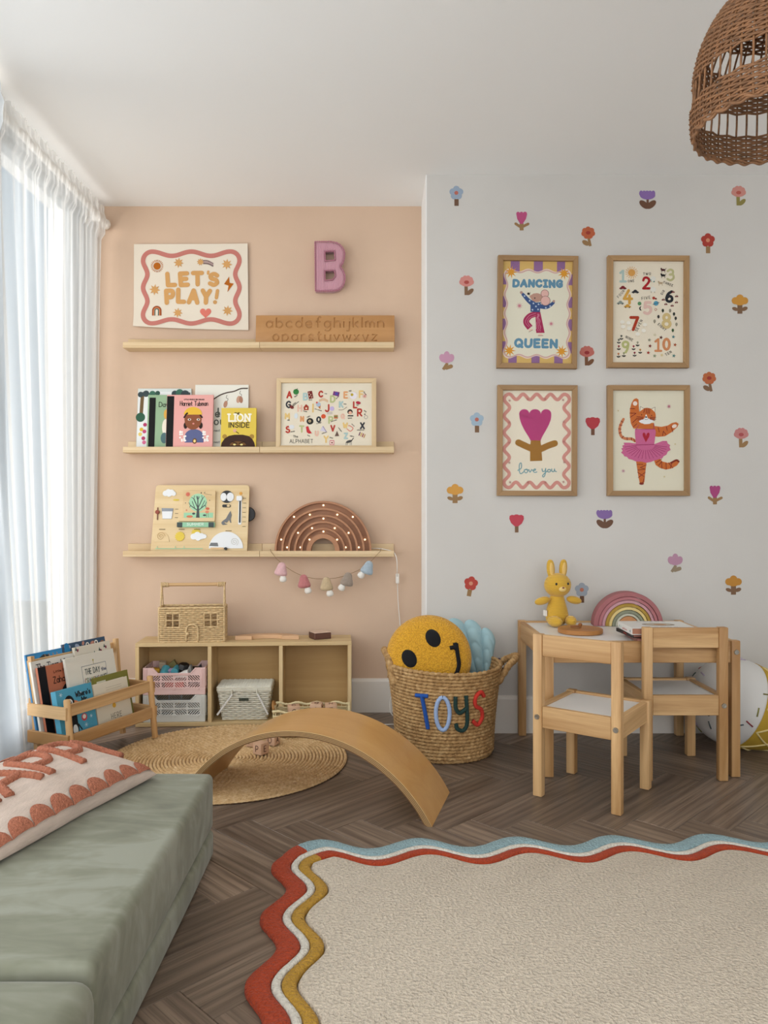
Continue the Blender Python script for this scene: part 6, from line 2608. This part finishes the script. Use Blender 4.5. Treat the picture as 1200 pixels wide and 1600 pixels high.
# Numbers
t, pb, y, w, h = wallframe('oak framed number chart print, one to ten, at upper row beside the mouse print', 949, 1076, 400, 575, .004)
pr = pb.build('print', PRINTC, t)
A = Art(kf, 622, 735)
for ch, x, y0, h_, w_, c in (('1', 294, 378, 125, 26, '#a9bdb7'), ('2', 568, 458, 125, 28, '#a5121c'), ('3', 850, 362, 125, 26, '#bdb888'), ('4', 345, 632, 150, 32, '#cf9d45'), ('5', 582, 752, 130, 34, '#dcb8ac'),
                             ('6', 838, 610, 122, 32, '#22262c'), ('7', 424, 940, 142, 34, '#a53418'), ('8', 800, 912, 152, 36, '#cdb57e'), ('9', 330, 1204, 122, 28, '#b5b678'), ('1', 706, 1186, 135, 26, '#cf8a5c'), ('0', 808, 1170, 122, 32, '#cf8a5c')):
    A.text(ch, x, y0, h_, w_, c, 2)
D2 = '#33302e'
for txt, x, y0, r, h_ in (('ONE', 390, 388, -.1, 26), ('TWO', 566, 302, -.02, 28), ('THREE', 800, 395, .35, 24), ('FOUR', 282, 572, -.85, 28), ('FIVE', 552, 592, -.15, 32), ('SIX', 790, 535, -1.0, 26), ('SEVEN', 498, 962, -1.1, 30),
                          ('EIGHT', 738, 880, .75, 26), ('NINE', 362, 1034, .5, 28), ('TEN', 838, 1245, -.55, 28)):
    A.text(txt, x, y0, h_, 4.5, D2, 3, rot=r, gap=.5)
A.disc(432, 275, 42, '#d39a50', 3)
for i in range(16):
    a = 2*PI*i/16
    A.stroke([(432+48*math.cos(a), 275+46*math.sin(a)), (432+72*math.cos(a+.12), 275+70*math.sin(a+.12))], 6, '#d39a50', 3)
for cx_, cy_, c in ((330, 450, '#7d1f26'), (475, 495, '#2a2c34'), (302, 625, '#8a948c'), (385, 665, '#c9963c')):
    A.disc(cx_, cy_+10, 42, c, 3, ry=18, a0=PI, a1=2*PI); A.disc(cx_, cy_+2, 24, c, 3, ry=24, a0=PI, a1=2*PI); A.rect(cx_-42, cy_+8, cx_+42, cy_+16, c, 3)
    A.disc(cx_-22, cy_+16, 7, '#2a2624', 4); A.disc(cx_+22, cy_+16, 7, '#2a2624', 4)
for cx_, cy_, c in ((800, 242, '#4a1d20'), (800, 305, '#1d1a1c'), (770, 395, '#b9a284')):
    A.disc(cx_, cy_, 27, c, 3, ry=13); A.disc(cx_-22, cy_-14, 10, c, 3)
    A.stroke([(cx_-16, cy_), (cx_-18, cy_+28)], 6, c, 3); A.stroke([(cx_+18, cy_), (cx_+20, cy_+28)], 6, c, 3); A.stroke([(cx_+24, cy_-6), (cx_+34, cy_-20)], 5, c, 3)
for cx_, cy_ in ((680, 345), (682, 470)):
    A.disc(cx_, cy_, 34, '#dedbd0', 3, ry=30); A.stroke([(cx_-20, cy_+26), (cx_-22, cy_+38)], 5, '#6d6a66', 3); A.stroke([(cx_+18, cy_+26), (cx_+20, cy_+38)], 5, '#6d6a66', 3)
A.disc(655, 360, 7, '#3f8a84', 4); A.disc(690, 380, 7, '#3f8a84', 4)
for cx_, cy_ in ((915, 495), (957, 545), (955, 615), (905, 655), (832, 638), (802, 585)):
    A.disc(cx_-9, cy_+6, 9, '#6d1a22', 3); A.disc(cx_+10, cy_+5, 9, '#6d1a22', 3); A.stroke([(cx_, cy_-12), (cx_-8, cy_)], 3, '#2d2a26', 3); A.stroke([(cx_+2, cy_-12), (cx_+9, cy_)], 3, '#2d2a26', 3)
A.disc(690, 570, 17, '#a8382a', 3); A.disc(716, 578, 11, '#7a2a22', 3)
A.disc(525, 635, 22, '#5d8f62', 3); A.disc(718, 632, 28, '#5193ad', 3); A.stroke([(684, 645), (756, 622)], 6, '#2e4a5c', 4)
A.disc(542, 692, 20, '#1f2026', 3, ry=25); A.disc(552, 690, 15, '#e4d9c4', 4, ry=22)
A.stroke([(706, 690), (728, 700), (712, 718), (700, 700)], 6, '#a5604a', 3, smooth=True)
for i, (cx_, cy_) in enumerate(((798, 715), (882, 715), (928, 755), (948, 805), (957, 875), (915, 945), (747, 787), (702, 840))):
    c = ('#2c3a2c', '#8d8674', '#2b302c', '#2f2f2c', '#8d8674', '#3b5a38', '#2b2b2c', '#9a927e')[i]
    A.disc(cx_, cy_, 14, c, 3, ry=20); A.stroke([(cx_, cy_+10), (cx_-2, cy_+26)], 4, '#4a3d30', 3)
for cx_, cy_ in ((325, 850), (335, 905), (400, 860), (405, 925), (590, 880), (575, 950), (505, 990)):
    A.disc(cx_, cy_, 26, '#e9e4d8', 3, ry=20)
    for i in range(3):
        A.disc(cx_-20+i*18, cy_+26, 3, ('#c78a7a', '#9aa88a', '#b9964a')[i], 3)
for cx_, cy_, c in ((285, 1065, '#6b6f62'), (315, 1020, '#4a5049'), (285, 1140, '#8a2f3a'), (458, 1140, '#a03040'), (470, 1215, '#8a2030'), (282, 1228, '#c07a4a'), (345, 1220, '#9a9a70'), (535, 1180, '#c08a4a'), (505, 1095, '#9a9a80')):
    A.disc(cx_, cy_-6, 12, c, 3); A.stroke([(cx_, cy_), (cx_, cy_+40)], 4, '#2b2a26', 3)
    A.disc(cx_-11, cy_+28, 13, '#2b2c28', 3, ry=7, rot=.6); A.disc(cx_+11, cy_+28, 13, '#2b2c28', 3, ry=7, rot=-.6)
for cx_, cy_, c in ((642, 1060, '#8a8874'), (650, 1130, '#7d2a22'), (630, 1208, '#a8382a'), (705, 1245, '#8a9474'), (788, 1236, '#d3c08f'), (928, 1243, '#4f7f7a'), (942, 1115, '#a8502a'), (922, 1022, '#4a7a80'), (778, 1030, '#5a2420'), (705, 1000, '#d3c8a8')):
    A.star(cx_, cy_, 24, 10, 5, c, 3, .2)
A.build('printed_picture', pr, (0, y, 0))
glaze(t, w, h, .0205, y)

# Love you
t, pb, y, w, h = wallframe('oak framed pink tulip print reading love you, at lower row of the grey wall', 777, 901.5, 602, 775, .004)
pr = pb.build('print', PRINTC, t)
A = Art(kf, 592, 742)
A.stroke(wavy_rect(208, 200, 968, 1290, 62, 4, 5, 60), 40, '#cd8c80', 1, closed=True, smooth=True)
for x, y_ in ((270, 275), (483, 258), (685, 257), (895, 265), (267, 530), (903, 520), (268, 765), (905, 752), (270, 1000), (912, 992), (280, 1228), (490, 1230), (692, 1230), (903, 1222)):
    for i in range(3):
        a = i*PI/3+.3
        A.stroke([(x-17*math.cos(a), y_-17*math.sin(a)), (x+17*math.cos(a), y_+17*math.sin(a))], 4, '#9a5a50', 2)
TU = '#b03370'
A.poly([(382, 425)]+[(442+60*math.cos(PI+PI*i/10), 432+58*math.sin(PI+PI*i/10)) for i in range(11)]+[(568+66*math.cos(PI+PI*i/10), 428+54*math.sin(PI+PI*i/10)) for i in range(11)]+[(697+61*math.cos(PI+PI*i/10), 432+58*math.sin(PI+PI*i/10)) for i in range(11)]
       + [(754, 490), (728, 560), (690, 630), (655, 690), (632, 745), (520, 745), (490, 690), (445, 620), (408, 545), (388, 480)], TU, 2)
A.poly([(520, 738), (632, 738), (640, 800), (655, 975), (512, 982), (512, 800)], '#9a6a1c', 3)
A.stroke([(375, 765), (450, 800), (530, 835)], 76, '#9a6a1c', 3, smooth=True)
A.stroke([(800, 772), (720, 800), (640, 838)], 74, '#9a6a1c', 3, smooth=True)
TE = '#6f9aa0'
for pts in ([(370, 1090), (410, 1060), (408, 1005), (388, 1020), (388, 1100), (405, 1128), (440, 1105)], [(452, 1085), (475, 1075), (485, 1100), (465, 1118), (445, 1100), (452, 1080), (500, 1085)], [(500, 1082), (512, 1110), (530, 1080)],
            [(530, 1080), (548, 1090), (575, 1085), (570, 1070), (550, 1090), (562, 1112), (592, 1108)], [(652, 1070), (660, 1100), (685, 1095), (695, 1065)], [(695, 1065), (690, 1130), (672, 1165), (658, 1150), (690, 1115), (715, 1095)],
            [(735, 1075), (718, 1085), (722, 1105), (745, 1105), (752, 1085), (735, 1075)], [(765, 1070), (768, 1098), (790, 1100), (798, 1070)], [(798, 1070), (802, 1095), (820, 1102)]):
    A.stroke(pts, 11, TE, 2, smooth=True)
A.build('printed_picture', pr, (0, y, 0))
glaze(t, w, h, .0205, y)

# Tiger dancer
t, pb, y, w, h = wallframe('oak framed dancing tiger in pink tutu print, at lower row beside the tulip print', 949, 1077, 602, 775, 0)
pr = pb.build('print', PRINTP, t)
A = Art(kf, 622, 742)
OR, SD, PK, DP = '#c4682c', '#7d2818', '#c4618c', '#9a3562'
A.stroke([(335, 490), (300, 560), (290, 620), (310, 690), (360, 718), (430, 722), (470, 745)], (30, 34), '#c87a50', 1, smooth=True)
for x, y_, a in ((318, 520, .5), (302, 560, .2), (292, 605, .1), (296, 650, -.3), (326, 700, -.9), (378, 718, 1.5), (428, 722, 1.4), (462, 740, 1.1)):
    A.stroke([(x-15*math.cos(a), y_-15*math.sin(a)), (x+15*math.cos(a), y_+15*math.sin(a))], 9, SD, 2)
A.poly([(408, 440), (410, 370), (430, 300), (455, 258), (485, 246), (510, 262), (512, 330), (520, 420), (540, 560), (500, 600), (450, 600), (420, 540)], OR, 3)
A.poly([(690, 570), (780, 580), (850, 565), (900, 535), (950, 525), (980, 545), (965, 580), (900, 640), (820, 690), (740, 698), (690, 690)], OR, 3)
A.poly([(480, 600), (500, 540), (690, 535), (705, 610)], OR, 3)
A.disc(608, 450, 104, OR, 4, ry=92)
A.poly([(525, 400), (532, 342), (572, 368)], '#e8dcc6', 5); A.poly([(660, 370), (704, 350), (700, 410)], '#e8dcc6', 5)
A.stroke([(525, 400), (532, 342), (572, 368)], 4, '#6d6a66', 6); A.stroke([(660, 370), (704, 350), (700, 410)], 4, '#6d6a66', 6)
A.poly([(598, 430), (620, 480), (690, 510), (640, 546), (580, 550), (520, 525), (515, 512), (580, 480)], '#e6e6e6', 5)
for a_, b_ in (((582, 368), (570, 415)), ((600, 365), (600, 420)), ((622, 366), (618, 424)), ((642, 370), (636, 425)), ((490, 462), (560, 468)), ((485, 485), (560, 478)), ((712, 470), (645, 470)), ((710, 492), (645, 480)), ((700, 505), (645, 490)), ((500, 500), (565, 490))):
    A.stroke([a_, b_], 8, SD, 6)
A.disc(598, 466, 13, '#20181a', 7, ry=8); A.disc(545, 440, 6, '#20181a', 7); A.disc(662, 448, 6, '#20181a', 7)
A.stroke([(580, 490), (600, 496), (622, 488)], 4, '#5a5a5a', 7, smooth=True)
A.disc(470, 308, 26, '#ead9cc', 5); A.disc(928, 573, 29, '#ead9cc', 5, ry=21, rot=-.4)
for a_, b_ in (((412, 368), (465, 368)), ((408, 420), (480, 422)), ((480, 424), (412, 470)), ((440, 530), (490, 485)), ((450, 580), (490, 545)), ((740, 590), (752, 640)), ((790, 685), (800, 630)), ((800, 630), (830, 672)), ((835, 580), (845, 625)), ((890, 575), (910, 640))):
    A.stroke([a_, b_], 8, SD, 5)
A.poly([(680, 940), (760, 950), (790, 985), (850, 1000), (920, 985), (970, 960), (992, 985), (960, 1030), (900, 1065), (830, 1080), (760, 1060), (710, 1025)], OR, 3)
A.stroke([(890, 1000), (950, 970), (978, 985)], 22, SD, 4, smooth=True)
for a_, b_ in (((715, 1000), (780, 955)), ((745, 1030), (780, 985)), ((780, 985), (782, 1065)), ((830, 1000), (835, 1075)), ((860, 1000), (910, 1060)), ((880, 1065), (900, 1000))):
    A.stroke([a_, b_], 8, SD, 5)
A.poly([(482, 985), (605, 985), (590, 1100), (578, 1225), (550, 1258), (525, 1240), (505, 1140)], OR, 3)
for a_, b_ in (((492, 1020), (560, 1018)), ((530, 1055), (600, 1025)), ((530, 1055), (590, 1075)), ((500, 1085), (590, 1075)), ((498, 1110), (580, 1165)), ((508, 1172), (588, 1110)), ((575, 1180), (560, 1235))):
    A.stroke([a_, b_], 8, SD, 5)
A.disc(545, 1243, 28, SD, 5, ry=14)
A.poly([(470, 605), (700, 605), (712, 640), (692, 790), (480, 790), (468, 660)], PK, 5)
A.stroke([(470, 608), (700, 608)], 6, DP, 6); A.stroke([(480, 610), (515, 560)], 6, DP, 6); A.stroke([(690, 610), (688, 545)], 6, DP, 6)
skirt = [(480, 775), (400, 765), (335, 765), (345, 790), (320, 800), (330, 825), (308, 832), (325, 860), (305, 880), (335, 905), (345, 925), (375, 930), (395, 955), (435, 965), (480, 985), (540, 985), (600, 1000), (655, 990), (690, 975), (740, 960), (790, 945), (800, 925), (835, 905), (850, 870), (885, 850), (870, 815), (880, 795), (850, 775), (840, 745), (790, 745), (700, 780)]
A.poly(skirt, PK, 6)
for i in range(17):
    a = PI*(.02+.96*i/16)
    A.stroke([(590-110*math.cos(a), 795+60*math.sin(a)), (595-245*math.cos(a), 805+150*math.sin(a))], 6, DP, 7)
A.stroke([(480, 792), (690, 786)], 9, DP, 7)
A.poly([(595, 760), (560, 690), (556, 660), (572, 645), (590, 660), (597, 690), (606, 660), (624, 645), (640, 662), (634, 695)], '#a8182c', 7)
for x, y_, r, c in ((866, 342, 32, '#b5687c'), (333, 1095, 30, '#b98a94'), (273, 392, 17, '#c9b886'), (938, 782, 17, '#c9b886'), (812, 1162, 18, '#c9b886')):
    A.star(x, y_, r, r*.3, 8, c, 2)
A.build('printed_picture', pr, (0, y, 0))
glaze(t, w, h, .0205, y)

# ================================================================== FLOWER DECALS
kd = YF/F/3.556


def decal(label, px, py, kind, c1, c2='#7d6146', c3=None, rot=0, flip=1):
    """px, py centre of the decal in the photo; drawn in a 90 x 110 box"""
    o = at(px, py, YF-.0004)
    A = Art(kd, 0, 0)
    f_ = flip
    if kind == 'daisy':
        A.rect(-11, 18, 13, 56, c2, 1)
        for i in range(5):
            a = -PI/2+2*PI*i/5
            A.disc(21*math.cos(a), -16+21*math.sin(a), 18.5, c1, 2)
        A.disc(0, -16, 16, c1, 2)
        A.disc(0, -16, 11, c3, 3)
    elif kind == 'tulip':
        A.poly([(-30, -45), (-26, -52), (-18, -54), (-10, -48), (-6, -53), (2, -54), (8, -48), (14, -53), (22, -54), (29, -48), (30, -38), (24, -14), (6, 14), (-8, 14), (-25, -14)], c1, 2)
        A.rect(-11, 10, 11, 50, c2, 1)
        A.stroke([(-33, 13), (-8, 30)], 15, c2, 1)
        A.stroke([(36, 14), (8, 28)], 15, c2, 1)
    elif kind == 'poppy':
        for i in range(6):
            a = PI+PI*(i-.0)/5*1.0
            A.disc(28*math.cos(a), -22+23*math.sin(a)*1.0, 13, c1, 2, ry=15)
        A.disc(0, -20, 37, c1, 2, ry=23)
        A.disc(0, -21, 14, c3, 3, ry=10)
        A.stroke([(-3*f_, 0), (-2*f_, 50)], 19, c2, 1, cap=False)
        A.disc(20*f_, 32, 24, c2, 1, ry=12, rot=-.75*f_)
    elif kind == 'poppy2':
        for i in range(7):
            a = 2*PI*i/7+.2
            A.disc(24*math.cos(a), -22+20*math.sin(a), 15, c1, 2)
        A.disc(0, -22, 24, c1, 2)
        A.disc(0, -22, 13, c3, 3, ry=10)
        A.stroke([(2*f_, 5), (12*f_, 52)], 15, c2, 1, cap=False)
        A.disc(-14*f_, 34, 22, c2, 1, ry=13, rot=.55*f_)
    elif kind == 'lotus':
        A.disc(0, -30, 17, c1, 2, ry=24)
        A.disc(-23, -16, 18, c1, 2, ry=23, rot=-.35)
        A.disc(23, -16, 18, c1, 2, ry=23, rot=.35)
        A.disc(0, -8, 28, c1, 2, ry=20)
        A.stroke([(4, 12), (-20, 48)], 16, c2, 1, cap=False)
        A.stroke([(-2, 38), (24, 30)], 22, c2, 1)
    elif kind == 'short':
        A.poly([(-40, -30), (-38, -46), (-26, -52), (-14, -50), (-6, -54), (6, -54), (14, -50), (28, -52), (39, -45), (41, -28), (30, -4), (10, 12), (-10, 12), (-30, -6)], c1, 2)
        A.rect(-9, 10, 11, 46, c2, 1)
    elif kind == 'wide':
        for x in (-36, -20, -4, 13, 30):
            A.disc(x*1.02, -38, 11, c1, 2, ry=16)
        A.disc(-1, -28, 43, c1, 2, ry=24)
        A.rect(-7, -6, 6, 24, c2, 1)
        A.disc(-20, 24, 32, c2, 1, ry=17, rot=.7)
        A.disc(20, 24, 32, c2, 1, ry=17, rot=-.7)
    elif kind == 'cloud':
        A.disc(0, -32, 21, c1, 2)
        A.disc(-26, -18, 20, c1, 2)
        A.disc(26, -18, 20, c1, 2)
        A.disc(0, -14, 33, c1, 2, ry=22)
        A.rect(-14, 4, 14, 54, c2, 1)
        A.disc(-26, 28, 18, c2, 1, ry=10, rot=.35)
        A.disc(26, 27, 18, c2, 1, ry=11, rot=-.4)
    ob = A.build('flower_decal', None, o)
    ob.rotation_euler = (0, rot, 0)
    tag(ob, label, 'wall decal', 'flower decals on the grey wall')


BR, BR2 = '#7d5f47', '#96754f'
decal('blue daisy decal with brown stem at the very top, by the white wall corner', 713, 306, 'daisy', '#96a5b8', '#6f5240', '#b3675a')
decal('magenta tulip decal above the DANCING QUEEN frame', 815, 346, 'tulip', '#b8507c', BR2)
decal('orange poppy decal high between the two upper frames', 919, 370, 'poppy2', '#b9603f', BR2, '#9a3a30')
decal('pink poppy decal beside the DANCING QUEEN frame, nearest the white corner', 729, 447, 'poppy', '#cc8880', BR, '#a84a44')
decal('lilac pink lotus decal below the pink poppy, by the white wall corner', 698, 564, 'lotus', '#c191a8', BR2)
decal('blue daisy decal with coral centre beside the love you frame', 745, 660, 'daisy', '#9fb3c3', BR, '#b86a5c')
decal('pink poppy decal beside the lower corner of the DANCING QUEEN frame', 917, 557, 'poppy', '#b8695f', '#744f36', '#8d2f30')
decal('red short tulip decal between the two lower frames', 926, 667, 'short', '#b03e46', '#704c3a')
decal('purple tulip decal with big brown leaves above the number chart', 1012, 313, 'wide', '#8a6ba8', '#6d4c3a')
decal('pink poppy decal with olive leaf in the upper corner by the lampshade', 1154, 307, 'poppy', '#c98a80', '#8d8248', '#b45a4e')
decal('red daisy decal with orange centre above and beside the number chart', 1106, 380, 'daisy', '#a83e34', BR2, '#cf8a6a')
decal('orange cloud-shaped flower decal at the outer side of the number chart', 1156, 475, 'cloud', '#c9903f', BR)
decal('orange poppy decal just above the tiger frame corner, outer side', 1108, 597, 'poppy2', '#b5653f', BR, '#99372f')
decal('pink poppy decal at the outer side of the tiger frame', 1158, 685, 'poppy', '#bf7f7c', BR2, '#a84f50')
decal('orange cloud-shaped flower decal low beside the love you frame', 711, 771, 'cloud', '#cf9747', BR2)
decal('red short tulip decal under the love you frame', 807, 819, 'short', '#bd4654', BR)
decal('red daisy decal with tilted stem above the toy basket', 735, 916, 'daisy', '#b3463c', BR2, '#d08f74', rot=.18)
decal('magenta tulip decal below the outer corner of the tiger frame', 1117, 774, 'tulip', '#a8487a', BR2)
decal('purple tulip decal under the tiger frame', 945, 812, 'wide', '#8468a0', '#6d4f3e')
decal('lilac pink lotus decal above the stacking rainbow', 1055, 880, 'lotus', '#b58aa0', '#94836c')
decal('orange cloud-shaped flower decal low at the picture edge above the chair', 1146, 914, 'cloud', '#bd8539', BR)
decal('grey-blue daisy decal between the bunny and the stacking rainbow', 909, 926, 'daisy', '#9aa2ad', '#6a4c3a', '#b8735c')
decal('purple tulip decal half hidden behind the toy basket handle', 776, 1043, 'wide', '#6d5a80', '#5a4636')

# ================================================================== WICKER PENDANT LAMP
RAT = M('rattan_brown', '#8a6140', .6, var=.35, vs=60, bs=250, bd=.001)
Rz, RY = 1.79, 1.80
pdn = thing('pendant_lamp', 'brown woven rattan dome pendant lamp hanging from the ceiling', 'lamp', (.942, RY, 0))
DR = .187


def dome_r(z):
    h = z-Rz
    if h < .10:
        return DR+.004*math.sin(h/.10*PI)
    t = (h-.10)/.245
    return DR*math.sqrt(max(0, 1-t**2.1)) if t < 1 else 0


NS = 46
for k in range(NS):
    a = 2*PI*k/NS
    P = []
    for i in range(26):
        z = Rz+.004+i*.0131
        r = dome_r(z)
        if r < .035:
            break
        P.append((r*math.cos(a), r*math.sin(a), z))
    MB().tube(P, .0026, 5).build('strut', RAT, pdn, 180)


def band(name, z0, z1, n, a0=0, a1=2*PI):
    mb = MB()
    for k in range(n):
        z = z0+(z1-z0)*k/(n-1)
        pts = []
        full = a1-a0 > 6.2
        cnt = NS*2 if full else int(NS*2*(a1-a0)/(2*PI)/2)*2
        for i in range(cnt):
            a = a0+(a1-a0)*i/cnt
            r = dome_r(z)+.0042*math.cos(PI*(a/(2*PI)*NS+k))
            pts.append((r*math.cos(a), r*math.sin(a), z))
        mb.tube(pts, .0030, 5, closed=full)
    mb.build(name, RAT, pdn, 180)


band('woven_band', Rz+.010, Rz+.070, 11)
band('woven_band', Rz+.128, Rz+.208, 15)
band('woven_band', Rz+.258, Rz+.334, 15)
band('woven_band', Rz+.2135, Rz+.2525, 8, math.radians(135), math.radians(310))
rm = MB()
for rz_, ph in ((0, 0), (.0045, 1.5)):
    P = []
    for i in range(240):
        a = 2*PI*i/240
        r = DR+.002*math.sin(i*.8+ph)
        P.append((r*math.cos(a), r*math.sin(a), Rz+rz_+.003*math.cos(i*.8+ph)))
    rm.tube(P, .0036, 6, closed=True)
rm.build('braided_rim', RAT, pdn, 180)
MB().lathe([(.036, 2.118), (.05, 2.125), (.048, 2.131), (.02, 2.134), (.018, 2.14), (0, 2.141)], 24).build('cap', RAT, pdn, 50)
MB().tube([(0, 0, 2.13), (0, 0, 2.23)], .003, 8).build('cord', BLACK, pdn, 180)
MB().lathe([(0, 2.222), (.04, 2.224), (.048, 2.232), (.05, 2.2495), (0, 2.2495)], 28).build('ceiling_rose', TRIMW, pdn, 50)
MB().lathe([(0, 2.135), (.014, 2.133), (.018, 2.12), (.018, 2.075), (.0, 2.074)], 18).build('bulb_holder', BLACK, pdn, 50)
MB().lathe([(.012, 2.075), (.02, 2.05), (.03, 2.02), (.028, 1.995), (.015, 1.98), (0, 1.977)], 20).build('bulb', M('bulb_glass', '#e8e4da', .2), pdn, 180)
